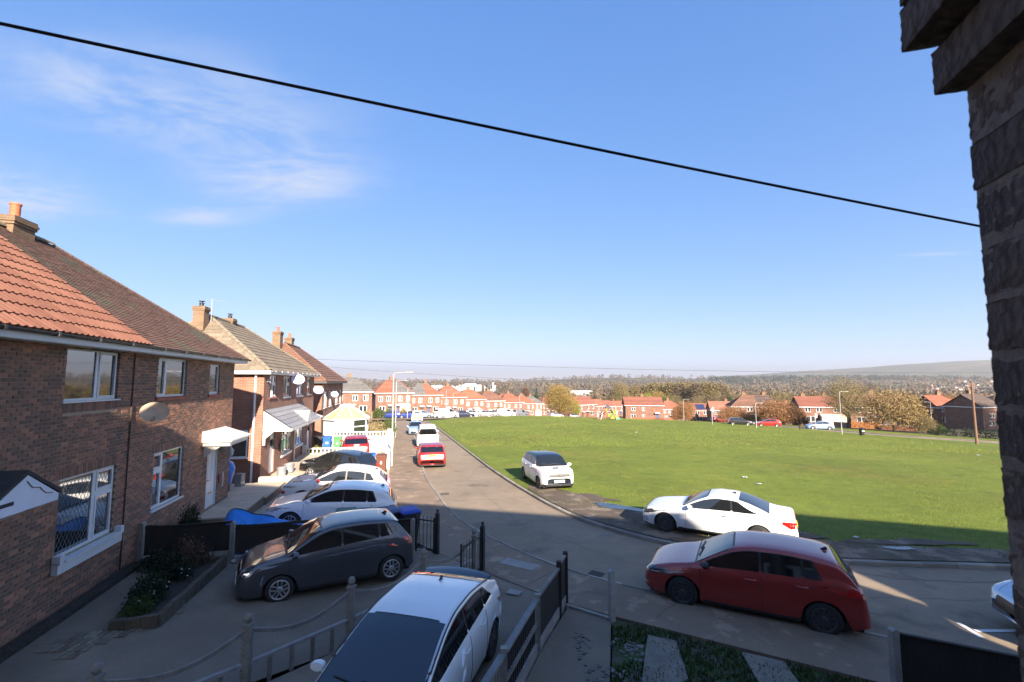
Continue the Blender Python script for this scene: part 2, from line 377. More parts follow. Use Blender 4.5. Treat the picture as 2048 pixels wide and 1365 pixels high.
def offs(line, d):
    out = []
    for i, p in enumerate(line):
        a = line[max(i - 1, 0)]; b = line[min(i + 1, len(line) - 1)]; dx, dy = b[0] - a[0], b[1] - a[1]; l = math.hypot(dx, dy)
        out.append((p[0] - dy / l * d, p[1] + dx / l * d))
    return out
road = sheet('road', kLs + kRs[::-1], zr, ASPHALT, 2.0); tag(road, kind='structure')
# cross road at the far end, following the row of houses
xr_c = smoothline([(-75, 84), (-45, 85.5), (-28, 88), (-17, 91), (-9, 99), (-1, 112), (8, 131), (18, 158), (28, 195)])
cross = sheet('cross_road', offs(xr_c, 2.8) + offs(xr_c, -2.8)[::-1], lambda x, y: T(x, y) + .012, ASPHALT, 4.0); tag(cross, kind='structure')
join = sheet('junction_apron', [xy(80, -3.5), xy(83, -1), xy(84, 4.5), xy(80, 6.5), xy(77, 3.4), xy(74.5, 1)], lambda x, y: T(x, y) + .024, ASPHALT, 3.0); tag(join, kind='structure')
# road along the right side of the green
rr_n = [(35, 124), (41, 107)] + [gp(*p) for p in [(1500, 851), (1600, 859), (1700, 868), (1800, 876), (1900, 883), (2000, 890), (2150, 899)]]
rr_n = smoothline(rr_n)
rr_f = offs(rr_n, 5.6)
droad = sheet('distributor_road', rr_n + rr_f[::-1], lambda x, y: T(x, y) + .012, ASPHALT, 4.0); tag(droad, kind='structure')
dpav = sheet('far_pavement', offs(rr_n, 5.6) + offs(rr_n, 7.4)[::-1], lambda x, y: T(x, y) + .09, PAVE, 4.0, thick=.1); tag(dpav, kind='structure')
dverge = sheet('far_grass_verge', offs(rr_n, 7.4) + offs(rr_n, 16)[::-1], lambda x, y: T(x, y) + .07, GRASS, 4.0); tag(dverge, kind='structure')
# pavement on the house side
gB = [xy(84, -2.6), xy(60, -1.5), xy(45, -1.15), xy(30, -1.0), xy(20, -.75), xy(15.2, .25), (-2.1, 13.7), (-.87, 12.55), (1.1, 10.75), (2.1, 10.12), (6.1, 7.9), (10, 5.5), (16, 2.0), (40, -12)]
kLi = offs(kLs, -.13) if offs(kLs, -.13)[20][0] < kLs[20][0] else offs(kLs, .13)
pav = sheet('pavement', gB + kLi[::-1], zp, PAVE, 1.5, thick=.14); tag(pav, kind='structure')
kRi = offs(kRs, .13) if offs(kRs, .13)[20][0] > kRs[20][0] else offs(kRs, -.13)
# the green
fN = kRi
fieldpoly = kRi[::1] + [(60, 2), (80, 20)] + [p for p in rr_n[::-1]] + [(40, 150), (24, 160)] + offs(xr_c, -3.0)[:-6:-1] + [p for p in offs(xr_c, -3.0)[::-1] if p[1] > 91 and p[0] > -10]
fieldpoly = [p for i, p in enumerate(fieldpoly) if i == 0 or math.dist(p, fieldpoly[i - 1]) > .05]
def zf(x, y): return T(x, y) + LIFT + .02 + .03 * mnoise.noise((x * .25, y * .25, 0)) + .012 * mnoise.noise((x * 1.1, y * 1.1, 4))
field = sheet('grass_field', fieldpoly, zf, GRASS, 2.0); tag(field, kind='structure')
verge_in = smoothline([(.9, 23.6), (1.8, 22.9), (2.9, 21.5), (4.0, 19.6), (5.4, 17.7), (7.4, 15.9), (9.4, 14.95), (12, 14.2), (16, 13.7), (24, 12.3)])
vk = [p for p in kRi if 20.5 > p[1] and p[0] > 1.1 and p[0] < 22]
verge = sheet('muddy_verge', [(0.75, 22.6)] + vk + verge_in[::-1], lambda x, y: zf(x, y) + .018 - .02 * 0, MUD, .5); tag(verge, kind='structure')
WORN = MUD
def blobpoly(c, rx, ry, ang, n=22, seed=0, rough=.28):
    out = []
    for k in range(n):
        a = 2 * math.pi * k / n; q = 1 + rough * mnoise.noise((math.cos(a) * 1.5 + seed, math.sin(a) * 1.5, seed * 3.1)) * 2
        x, y = rx * q * math.cos(a), ry * q * math.sin(a); out.append((c[0] + x * math.cos(ang) - y * math.sin(ang), c[1] + x * math.sin(ang) + y * math.cos(ang)))
    return out
for i, (c, rx, ry, an, lab) in enumerate([((4.25, 18.95), 1.15, .30, -.58, 'long blue puddle in the verge ahead of the white coupe'), ((5.2, 17.2), .35, .16, -.4, 'small puddle at the nose of the white coupe'), ((11.5, 14.0), .42, .14, -.1, 'small puddle in the verge right of the red hatchback'),
                                          ((10.9, 15.0), .12, .07, .2, 'tiny puddle on the shaded grass edge')]):
    w = sheet('puddle', blobpoly(c, rx, ry, an, seed=i + 1), lambda x, y: zf(c[0], c[1]) + .042, WATER, 0); tag(w, lab, kind='structure')
for i, (c, rx, ry, an, lab) in enumerate([((3.6, 20.6), 1.0, .45, -.75, 'bare muddy patch where cars cross the verge by the electric car'), ((6.4, 16.9), 1.3, .4, -.6, 'churned mud between the coupe and the grass'), ((12.6, 14.5), 1.5, .3, -.12, 'thin strip of mud along the shaded grass edge'), ((1.6, 24.6), .8, .3, -1.1, 'bare earth beside the electric car'), ((9.2, 15.4), .9, .3, -.35, 'mud behind the tail of the coupe')]):
    tag(sheet('mud_patch', blobpoly(c, rx, ry, an, n=30, seed=i + 11, rough=.45), lambda x, y: zf(x, y) + .03, WORN, .5), lab, kind='structure')
# kerb stones
def kerb(name, line, side, s_max, lab):
    root = bpy.data.objects.new(name, None); COL.objects.link(root); tag(root, lab, kind='structure')
    d = [0]
    for i in range(1, len(line)): d.append(d[-1] + math.dist(line[i], line[i - 1]))
    xs = [p[0] for p in line]; ys = [p[1] for p in line]; L = d[-1]; k = 0.
    meshes = []
    for t_ in (.0, .35, .7, 1.):
        b = MB(); b.prism([(0, -.2), (.118, -.2), (.118, 0), (.03, 0), (.0, -.03)], 0, .906, axis='x', tone=t_ + .001); meshes.append(b.mesh('kerb_stone', KERB))
    far = MB(); n = 0
    while k < L - .95:
        x0, y0 = np.interp(k, d, xs), np.interp(k, d, ys); x1, y1 = np.interp(k + .915, d, xs), np.interp(k + .915, d, ys)
        if math.hypot(x0, y0) < s_max and n < 290:
            o = link('kerb_stone', random.choice(meshes), root); n += 1
            z0, z1 = T(x0, y0) + LIFT + .012, T(x1, y1) + LIFT + .012
            ex = Vector((x1 - x0, y1 - y0, z1 - z0)).normalized(); ey = Vector((-ex.y, ex.x, 0)).normalized() * side; ez = ex.cross(ey) if side > 0 else -ex.cross(ey)
            mt = Matrix((ex, ey, ez)).transposed().to_4x4()
            mt.translation = (x0, y0, z0 + random.uniform(-.006, .006)); o.matrix_world = mt
        else:
            z0, z1 = T(x0, y0) + LIFT + .012, T(x1, y1) + LIFT + .012; ex = Vector((x1 - x0, y1 - y0, 0)).normalized(); ey = Vector((-ex.y, ex.x, 0)) * side * .12
            a, b_ = Vector((x0, y0, z0)), Vector((x1, y1, z1)); dn = Vector((0, 0, -.25))
            far.face([a, b_, b_ + ey, a + ey]); far.face([a, a + dn, b_ + dn, b_])
        k += .915
    if far.f: tag(far.obj('kerb_run', KERB, root), kind='stuff')
kerb('kerb_house_side', kLs, -1, 46, None)
kerb('kerb_green_side', kRs, 1, 46, None)
# painted lines near the far junction and on the road at right
pm = MB()
def stripe(p0, p1, w, dash=None):
    L = math.dist(p0, p1); ux, uy = (p1[0] - p0[0]) / L, (p1[1] - p0[1]) / L; k = 0.
    while k < L:
        e = min(L, k + (dash[0] if dash else L)); a = []
        for (t_, o_) in ((k, -w / 2), (e, -w / 2), (e, w / 2), (k, w / 2)):
            x = p0[0] + ux * t_ - uy * o_; y = p0[1] + uy * t_ + ux * o_; a.append((x, y, T(x, y) + .008))
        pm.face(a); k = e + (dash[1] if dash else 1)
stripe(xy(62, 3.75), xy(72, 3.35), .14); stripe(xy(52, 3.4), xy(55, 3.2), .5); stripe(xy(50, 2.2), xy(50.2, 3.6), .2)
stripe((9.31, 10.03), (9.24, 9.47), .1); stripe((9.36, 9.72), (10.4, 9.72), .1)
stripe(xy(74, 1.0), xy(76, 3.6), .2, (.5, .4))
mk = pm.obj('road_marking', PAINT); tag(mk, 'worn white paint lines on the asphalt', 'road marking')
mk['kind'] = 'structure'; del mk['category']

# ---- front gardens and drives (street frame s, r)
def zg(x, y): return G(x, y)
def srpoly(pts): return [xy(s, r) for s, r in pts]
dr1 = sheet('driveway', [xy(4, -6.7), xy(13.75, -6.7), xy(14.05, -4.5), xy(14.6, .3), (-2.1, 13.7), (-.95, 12.6), (-3.15, 9.1), (-5.6, 6.4), (-7.0, 4.6)], lambda x, y: zg(x, y) + .10 * sstep(-.9, 0, sr(x, y)[1]) , ASPHALT2, 1.0); tag(dr1, kind='structure')
dr2 = sheet('parking_strip', [(-7.0, 4.4), (-5.5, 6.35), (-3.05, 9.05), (-.8, 12.5), (.2, 11.6), (1.1, 10.75), (.5, 8.9), (-.2, 6.9), (-1.5, 3.5), (-2, 1.2), (-6, 1)], lambda x, y: T(x, y) + .09, ASPHALT2, 1.0); tag(dr2, kind='structure')
dr3 = sheet('concrete_drive', srpoly([(14.0, -6.7), (14.1, -4.5), (14.7, .2), (15.2, .25), (20, -.75), (23.7, -.85), (23.6, -6.7)]), lambda x, y: zg(x, y) + .09 * sstep(-1.6, -.2, sr(x, y)[1]), mat('stained_concrete_drive', (.38, .32, .245), .88, var=[(.8, .2), (25, .15)], base2=((.24, .2, .16), .7, .56, .66)), 1.0); tag(dr3, kind='structure')
dr4 = sheet('cream_concrete_drive', srpoly([(23.75, -6.7), (23.75, -.85), (30.4, -1.0), (31.0, -6.7)]), lambda x, y: zg(x, y) + .09 * sstep(-1.8, -.8, sr(x, y)[1]), SLAB, 1.0); tag(dr4, kind='structure')
dr5 = sheet('paved_forecourt', srpoly([(31.05, -6.7), (30.45, -1.0), (45, -1.15), (60, -1.5), (60, -10), (31, -10)]), lambda x, y: zg(x, y) + .06, SLAB, 1.5); tag(dr5, kind='structure')
sideyard = sheet('side_yard', srpoly([(20, -6.65), (23.7, -6.65), (23.7, -16), (20, -16)]), lambda x, y: T(*xy(20, -6)) + .47, SLAB, 2.0); tag(sideyard, kind='structure')
# raised slab terraces along the two houses
def terrace(name, s0, s1, r0, r1, ztop, n, lab):
    root = thing(name, lab, 'terrace', (*xy(s0, r0), ztop), STREET)
    b = MB(); b.box(0, -(r1 - r0) + .02, -.7, s1 - s0, 0, -.05); b.obj('retaining_edge', mat('dark_edging_brick', (.16, .12, .095), .9, var=[(6, .3)], bump=(25, .4)), root)
    w = (s1 - s0) / n; cols = 2
    for i in range(n):
        for j in range(cols):
            hw = (r1 - r0) / cols; b = MB(); b.box(i * w + .006, -(j + 1) * hw + .006, -.05, (i + 1) * w - .006, -j * hw - .006, random.uniform(-.006, .004)); b.obj('slab', SLAB, root)
terrace('raised_path', 17.0, 19.9, -6.64, -5.35, .62, 4, 'pale raised slab path at the white door of the brown roofed house')
terrace('raised_patio', 19.95, 22.9, -7.6, -5.3, .52, 4, 'broad pale slab patio between the two brick houses')
terrace('raised_walkway', 24.2, 32.2, -6.64, -5.1, .34, 10, 'long pale slab walkway along the front of the tan roofed house')
# our own path, lawn and stepping slabs
pathm = sheet('garden_path', [(.55, 8.9), (1.25, 10.55), (2.05, 9.95), (1.5, 7.5), (.8, 4.0), (-.6, 4.0), (-.15, 6.9)], lambda x, y: T(x, y) + .10, ASPHALT2, 1.0); tag(pathm, kind='structure')
lawnpoly = [(1.55, 7.6), (2.1, 10.0), (5.95, 7.85), (5.6, 4), (.85, 4)]
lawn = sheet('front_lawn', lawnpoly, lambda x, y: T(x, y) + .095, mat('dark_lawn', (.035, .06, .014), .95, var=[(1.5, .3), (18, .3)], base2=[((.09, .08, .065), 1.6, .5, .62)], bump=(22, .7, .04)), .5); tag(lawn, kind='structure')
for pts, lab in (([(2.62, 9.3), (3.1, 9.1), (2.9, 8.0), (2.35, 7.5), (2.0, 7.6)], 'pale concrete slab crossing the front lawn nearer the post'), ([(4.15, 8.75), (4.75, 8.45), (4.55, 7.3), (3.9, 7.2)], 'pale concrete slab crossing the front lawn nearer the dark fence')):
    o = sheet('stepping_slab', pts, lambda x, y: T(x, y) + .145, mat('mossy_slab', (.17, .15, .12), .9, var=[(3, .25), (20, .2)]), 0, thick=.07); tag(o, lab, 'paving slab', 'slabs in the front lawn')
gravel = MB()
for i in range(900):
    x, y = random.uniform(1.2, 2.9), random.uniform(7.2, 9.8); 
    if mnoise.noise((x * 1.3, y * 1.3, 8)) < .02: continue
    q = random.uniform(.012, .03); gravel.box(x - q, y - q, T(x, y) + .09, x + q, y + q * .7, T(x, y) + .09 + q, tone=random.random(), M=None)
tag(gravel.obj('gravel', mat('gravel_stones', (.10, .09, .08), .9, tone=(.2, .19, .17))), kind='stuff')
# inspection cover and patch repairs in the pavement
for c, w, h, a, lab in (((.2, 12.9), .95, .4, -.55, 'pale concrete patch in the pavement before the gate'), ((.05, 11.2), .3, .22, -.4, 'small pale cover in the drive beyond the white car')):
    ca, sa = math.cos(a), math.sin(a); pts = [(c[0] + u * ca - v * sa, c[1] + u * sa + v * ca) for u, v in ((-w, -h), (w, -h), (w, h), (-w, h))]
    pts = [(c[0] + (p[0] - c[0]) * .55, c[1] + (p[1] - c[1]) * .55) for p in pts]
    o = sheet('repair_patch', pts, lambda x, y: T(x, y) + LIFT + .008, CONCRETE, 0); tag(o, lab, kind='structure')
# hairline cracks and two drain grates
CRK = mat('crack_tar', (.10, .085, .07), .9)
def crack(pts, w, seed, z):
    m = MB(); L = []; 
    for a, b in zip(pts, pts[1:]):
        n = max(2, int(math.dist(a, b) / .25))
        for k in range(n): L.append((a[0] + (b[0] - a[0]) * k / n + .09 * mnoise.noise((k * .6, seed, len(L) * .3)), a[1] + (b[1] - a[1]) * k / n + .09 * mnoise.noise((seed, k * .6, len(L) * .3))))
    o1 = offs(L, w)
    for i in range(len(L) - 1): m.face([(*L[i], z(*L[i])), (*L[i + 1], z(*L[i + 1])), (*o1[i + 1], z(*o1[i + 1])), (*o1[i], z(*o1[i]))])
    tag(m.obj('road_crack', CRK), kind='structure')
zr6 = lambda x, y: T(x, y) + .006
for i, (pts, w) in enumerate([([(-4.2, 26.5), (-2.2, 27.1), (0.0, 27.6)], .013), ([(-2.6, 20.6), (1.2, 21.4)], .018), ([xy(33, 2.4), xy(27, 3.2), xy(21, 3.6), (.5, 16.6), (3.4, 13.2), (8, 11.2), (12.5, 10.9)], .012), ([(5.9, 12.6), (7.2, 10.4)], .018), ([(8.7, 12.9), (9.9, 12.2), (11.5, 12.0), (13.5, 12.1)], .02), ([xy(45, 2.0), xy(46, 4.2)], .03)]): crack(pts, w, i * 3.7, zr6)
zp6 = lambda x, y: T(x, y) + LIFT + .006
for i, (pts, w) in enumerate([([xy(22, -.8), xy(22.3, 1.3)], .02), ([xy(26.2, -.9), xy(26, 1.0)], .025), ([xy(30.5, -.9), xy(30.3, .9)], .025), ([(-1.6, 13.4), (-.6, 15.2)], .018), ([(.3, 11.6), (1.3, 12.6)], .018), ([(3.0, 10.0), (3.9, 10.9)], .018)]): crack(pts, w, i * 2.1 + 9, zp6)
for (x, y, a, lab) in ((-3.15, 22.0, A0 * -1, 'iron gully grate by the left kerb ahead of the red hatchback'), (2.2, 12.5, -.6, 'iron gully grate by the near kerb before the garden gate')):
    o = thing('gully_grate', lab, 'drain', (x, y, T(x, y) + .004), a); m = MB(); m.box(-.2, -.2, -.02, .2, .2, .004); m.obj('frame', CRK, o)
    for k in range(6): m = MB(); m.box(-.17, -.16 + k * .058, .004, .17, -.13 + k * .058, .012); m.obj('bar', mat('cast_iron', (.06, .055, .05), .6, metal=.4), o)
# grass blades on the near part of the green and on the lawn: nobody could count them
def inside_np(poly, X, Y):
    c = np.zeros(len(X), bool); P = poly; j = len(P) - 1
    for i in range(len(P)):
        yi, yj = P[i][1], P[j][1]
        if yi != yj: c ^= ((yi > Y) != (yj > Y)) & (X < (P[j][0] - P[i][0]) * (Y - yi) / (yj - yi) + P[i][0])
        j = i
    return c
def blades(name, X, Y, h, m, zfun, seed, lab, wide=.22):
    rs = np.random.RandomState(seed); n = len(X); Z = np.array([zfun(x, y) for x, y in zip(X, Y)]) - .012
    hh = h * rs.uniform(.5, 1.35, n); a = rs.uniform(0, 6.28, n); w = hh * wide; lx, ly = rs.uniform(-.45, .45, n) * hh, rs.uniform(-.45, .45, n) * hh
    V = np.empty((n, 3, 3)); V[:, 0] = np.stack([X - w * np.cos(a), Y - w * np.sin(a), Z], 1); V[:, 1] = np.stack([X + w * np.cos(a), Y + w * np.sin(a), Z], 1); V[:, 2] = np.stack([X + lx, Y + ly, Z + hh], 1)
    me = bpy.data.meshes.new(name); me.vertices.add(3 * n); me.vertices.foreach_set('co', V.ravel()); me.loops.add(3 * n); me.loops.foreach_set('vertex_index', np.arange(3 * n)); me.polygons.add(n); me.polygons.foreach_set('loop_start', np.arange(0, 3 * n, 3)); me.update(calc_edges=True)
    me.materials.append(m); at = me.attributes.new('tone', 'FLOAT', 'FACE'); pt = np.array([.5 + .5 * mnoise.noise((x * .12, y * .12, 5)) for x, y in zip(X, Y)]); at.data.foreach_set('value', np.clip(rs.rand(n) * .6 + pt * .6 - .1, 0.001, 1))
    return tag(link(name, me), lab, kind='stuff')
from mathutils.geometry import intersect_point_line
def inside(poly):
    P = np.array(poly)
    def t(x, y):
        c = False; j = len(P) - 1
        for i in range(len(P)):
            if (P[i][1] > y) != (P[j][1] > y) and x < (P[j][0] - P[i][0]) * (y - P[i][1]) / (P[j][1] - P[i][1]) + P[i][0]: c = not c
            j = i
        return c
    return t
BLADE = mat('grass_blade', (.132, .166, .022), .8, tone=(.195, .204, .044), spec=.2)
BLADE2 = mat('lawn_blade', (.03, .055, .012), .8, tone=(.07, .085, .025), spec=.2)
rsb = np.random.RandomState(3)
inner = [p for p in verge_in] + [(34, 10), (60, 14), (75, 40)] + [p for p in rr_n[::-1]] + [(36, 150), (16, 150)] + [p for p in offs(xr_c, -3.4)[::-1] if 92 < p[1] < 148 and p[0] > -10] + [xy(78, 4.6), xy(60, 4.6), xy(46, 5.0), xy(34, 5.35), xy(26, 5.7)]
def scatter(n, y0, y1, x0, x1, pw):
    Y = (rsb.uniform(y0 ** (1 / pw), y1 ** (1 / pw), n)) ** pw; X = rsb.uniform(x0, x1, n) * (Y / y1 * .85 + .15) + (rsb.uniform(-1, 1, n)); k = inside_np(inner, X, Y); return X[k], Y[k]
X_, Y_ = scatter(260000, 12, 45, -12, 50, 1.6); blades('grass', X_, Y_, .028, BLADE, zf, 3, 'short meadow grass on the near part of the green', .34)
X_, Y_ = scatter(170000, 40, 150, -30, 115, 1.5); blades('meadow', X_, Y_, .06, BLADE, zf, 4, 'short meadow grass on the far part of the green', .34)
X_, Y_ = rsb.uniform(.5, 22, 16000), rsb.uniform(12.5, 24, 16000); k = inside_np([(0.75, 22.6)] + vk + verge_in[::-1], X_, Y_) & np.array([mnoise.noise((x * .8, y * .8, 2)) > .12 for x, y in zip(X_, Y_)]); blades('verge_grass', X_[k], Y_[k], .07, BLADE, zf, 5, 'ragged grass growing through the muddy verge')
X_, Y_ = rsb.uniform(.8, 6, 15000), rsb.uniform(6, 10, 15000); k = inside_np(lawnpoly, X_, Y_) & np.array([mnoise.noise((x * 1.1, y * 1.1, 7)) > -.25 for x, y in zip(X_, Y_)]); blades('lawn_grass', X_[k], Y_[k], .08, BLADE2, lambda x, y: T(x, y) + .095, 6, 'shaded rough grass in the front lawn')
# ------------------------------------------------------------------ houses
BRICK = mat('brown_brick', (.150, .092, .066), .88, tone=(.40, .185, .112), var=[(14, .25), (60, .2)], bump=(45, .45, .006))
MORTAR = mat('lime_mortar', (.36, .28, .20), .95, var=(20, .2))
REDTILE = mat('red_roman_tile', (.150, .060, .036), .8, tone=(.20, .087, .054), var=[(3, .12), (30, .12)], bump=(60, .25, .004))
BROWNTILE = mat('mossy_plain_tile', (.095, .050, .036), .92, tone=(.175, .092, .064), base2=[((.10, .088, .055), 1.1, .52, .64), ((.19, .07, .05), 2.6, .66, .70)], var=[(20, .3)], bump=(50, .4, .006))
TANTILE = mat('tan_concrete_tile', (.155, .122, .088), .88, tone=(.21, .17, .122), var=[(5, .15), (40, .12)], bump=(50, .3, .004))
HIPMORT = mat('hip_tile', (.19, .16, .115), .9, var=(6, .2), bump=(30, .4))
GUTTER = mat('dark_gutter', (.045, .045, .048), .5, var=(6, .2))
REDSILL = mat('red_tile_sill', (.23, .055, .035), .7, var=(12, .15))
TERRA = mat('terracotta', (.40, .12, .055), .7, var=(8, .15))
CHIMB = brickmat('chimney_brick', (.19, .11, .062), (.115, .075, .045), (.19, .15, .105))
RENDER = mat('cream_render', (.55, .47, .36), .85, var=(3, .12))
HB2 = brickmat('house_brick_red', (.27, .108, .066), (.19, .073, .049), (.27, .20, .15))
HB3 = brickmat('house_brick_brown', (.165, .075, .052), (.125, .058, .042), (.2, .155, .12))
HB4 = brickmat('house_brick_orange', (.18, .075, .05), (.135, .058, .041), (.2, .145, .11))
HGLASS = glassmat('house_glass', (.015, .02, .022), .03); HGLASS.node_tree.nodes['Principled BSDF'].inputs['IOR'].default_value = 2.25
LEADLINE = mat('lead_came', (.20, .21, .22), .5)
def in_view(p):
    d = p - Vector((0, 0, CAMZ)); f = d.y * math.cos(PITCH) + d.z * math.sin(PITCH)
    if f < .2: return None
    v = -d.y * math.sin(PITCH) + d.z * math.cos(PITCH); X = 1024 + FPX * d.x / f; Y = 682.5 - FPX * v / f
    return (X, Y, f) if -20 < X < 2068 and -20 < Y < 1385 else None
def instances(parent, name, proto, items, joined_mat, limit=300, joined_name=None):
    """items: list of (local matrix, tone index); the ones nearest in view become parts, the rest one joined part"""
    MW = parent.matrix_world if parent.parent is None else parent.parent.matrix_world @ parent.matrix_local
    MW = Matrix.Translation(parent.location) @ parent.rotation_euler.to_matrix().to_4x4()
    sc_ = []
    for k, (m, t_) in enumerate(items):
        q = in_view(MW @ m.translation); sc_.append((q[2] if q else 1e6, k))
    sc_.sort(); chosen = {k for d_, k in sc_[:limit] if d_ < 1e5}
    V, F, MI, TN = [], [], [], []
    for k, (m, t_) in enumerate(items):
        me = proto[t_]
        if k in chosen:
            o = link(name, me, parent); o.matrix_local = m
        else:
            i = len(V); V.extend([tuple(m @ v.co) for v in me.vertices]); F.extend([tuple(i + a for a in p.vertices) for p in me.polygons]); TN.extend([me.attributes['tone'].data[0].value] * len(me.polygons))
    if F:
        me = bpy.data.meshes.new(joined_name or name + 's'); me.from_pydata(V, [], F); me.materials.append(joined_mat); a = me.attributes.new('tone', 'FLOAT', 'FACE'); a.data.foreach_set('value', TN)
        tag(link(joined_name or name + 's', me, parent), kind='stuff')
def brick_proto():
    out = []
    for k in range(10):
        b = MB(); b.prism([(0, .1), (.1, .1), (.1, 0), (.0, 0)], 0, .215, 'x', tone=.001 + k / 9)
        b = MB(); e = .006
        b.v = [(0, .1, 0), (.215, .1, 0), (.215, .1, .065), (0, .1, .065), (0, e, 0), (.215, e, 0), (.215, e, .065), (0, e, .065), (e, 0, e), (.215 - e, 0, e), (.215 - e, 0, .065 - e), (e, 0, .065 - e)]
        b.f = [(8, 9, 10, 11), (4, 5, 9, 8), (5, 6, 10, 9), (6, 7, 11, 10), (7, 4, 8, 11), (0, 1, 5, 4), (2, 3, 7, 6), (3, 0, 4, 7), (1, 2, 6, 5)]; b.mi = [0] * 9; b.tone = [.001 + k / 9] * 9
        out.append(b.mesh('brick', BRICK))
    return out
BRICKS = brick_proto()
def brick_front(root, x0, x1, z0, z1, openings, seed, soldiers=()):
    """stretcher bond on the front plane y=0 with openings (x0,x1,z0,z1) left free; whole bricks are pieces, cut ones are joined"""
    rs = random.Random(seed); items = []; cut = MB(); row = 0; z = z0
    holes = list(openings) + [(a, b, c, c + .225) for a, b, c in soldiers]
    wx, wy = root.location.x, root.location.y
    while z < z1 - .01:
        x = x0 - (.1125 if row % 2 else 0)
        while x < x1 - .01:
            a, b = max(x, x0), min(x + .215, x1); segs = [(a, b)]
            for (ox0, ox1, oz0, oz1) in holes:
                if oz0 < z + .05 and oz1 > z + .03:
                    ns = []
                    for (p, q) in segs:
                        if ox1 <= p or ox0 >= q: ns.append((p, q)); continue
                        if p < ox0 - .02: ns.append((p, ox0))
                        if q > ox1 + .02: ns.append((ox1, q))
                    segs = ns
            t_ = clamp(rs.betavariate(1.1, 1.9) + .30 * mnoise.noise((x * .7 + seed, z * .9, seed)) + (.45 if rs.random() < .035 else 0)); ti = int(round(t_ * 9))
            for (p, q) in segs:
                if q - p < .03: continue
                dy = -.008 + rs.uniform(-.003, .003)
                if q - p > .2: items.append((Matrix.Translation((p, dy, z)), ti))
                else: cut.box(p, dy, z, q, .1, z + .065, tone=.001 + ti / 9)
            x += .225
        z += .075; row += 1
    for (a, b, c) in soldiers:
        x = a
        while x < b - .03:
            cut.box(x, -.01 + rs.uniform(-.002, .002), c + .004, min(x + .065, b), .1, c + .217, tone=.001 + clamp(rs.random() * .7)); x += .075
    instances(root, 'brick', BRICKS, items, BRICK, 300, 'brick_courses')
    if cut.f: tag(cut.obj('cut_bricks', BRICK, root), kind='stuff')
def wall_shell(mb, x0, x1, y0, y1, z0, z1, holes=(), uvs=True, front_only=False):
    """outside faces with openings on the front (y0); uv in metres for the brick pattern"""
    xs = sorted({x0, x1, *[h[0] for h in holes], *[h[1] for h in holes]}); zs = sorted({z0, z1, *[h[2] for h in holes], *[h[3] for h in holes]})
    for a, b in zip(xs, xs[1:]):
        for c, d in zip(zs, zs[1:]):
            mx, mz_ = (a + b) / 2, (c + d) / 2
            if any(h[0] < mx < h[1] and h[2] < mz_ < h[3] for h in holes): continue
            mb.face([(a, y0, c), (b, y0, c), (b, y0, d), (a, y0, d)], uv=[(a, c), (b, c), (b, d), (a, d)])
    for h in holes:                             # reveals
        a, b, c, d = h
        for q in ([(a, y0, c), (a, y0 + .12, c), (a, y0 + .12, d), (a, y0, d)], [(b, y0, c), (b, y0, d), (b, y0 + .12, d), (b, y0 + .12, c)], [(a, y0, d), (a, y0 + .12, d), (b, y0 + .12, d), (b, y0, d)], [(a, y0, c), (b, y0, c), (b, y0 + .12, c), (a, y0 + .12, c)]):
            mb.face(q, uv=[(p[1] + p[0], p[2]) for p in q])
        mb.face([(a, y0 + .12, c), (b, y0 + .12, c), (b, y0 + .12, d), (a, y0 + .12, d)], uv=[(a, c), (b, c), (b, d), (a, d)])
    for q in ([(x1, y0, z0), (x1, y1, z0), (x1, y1, z1), (x1, y0, z1)], [(x1, y1, z0), (x0, y1, z0), (x0, y1, z1), (x1, y1, z1)], [(x0, y1, z0), (x0, y0, z0), (x0, y0, z1), (x0, y1, z1)]):
        mb.face(q, uv=[(p[0] + p[1] + .05, p[2]) for p in q])
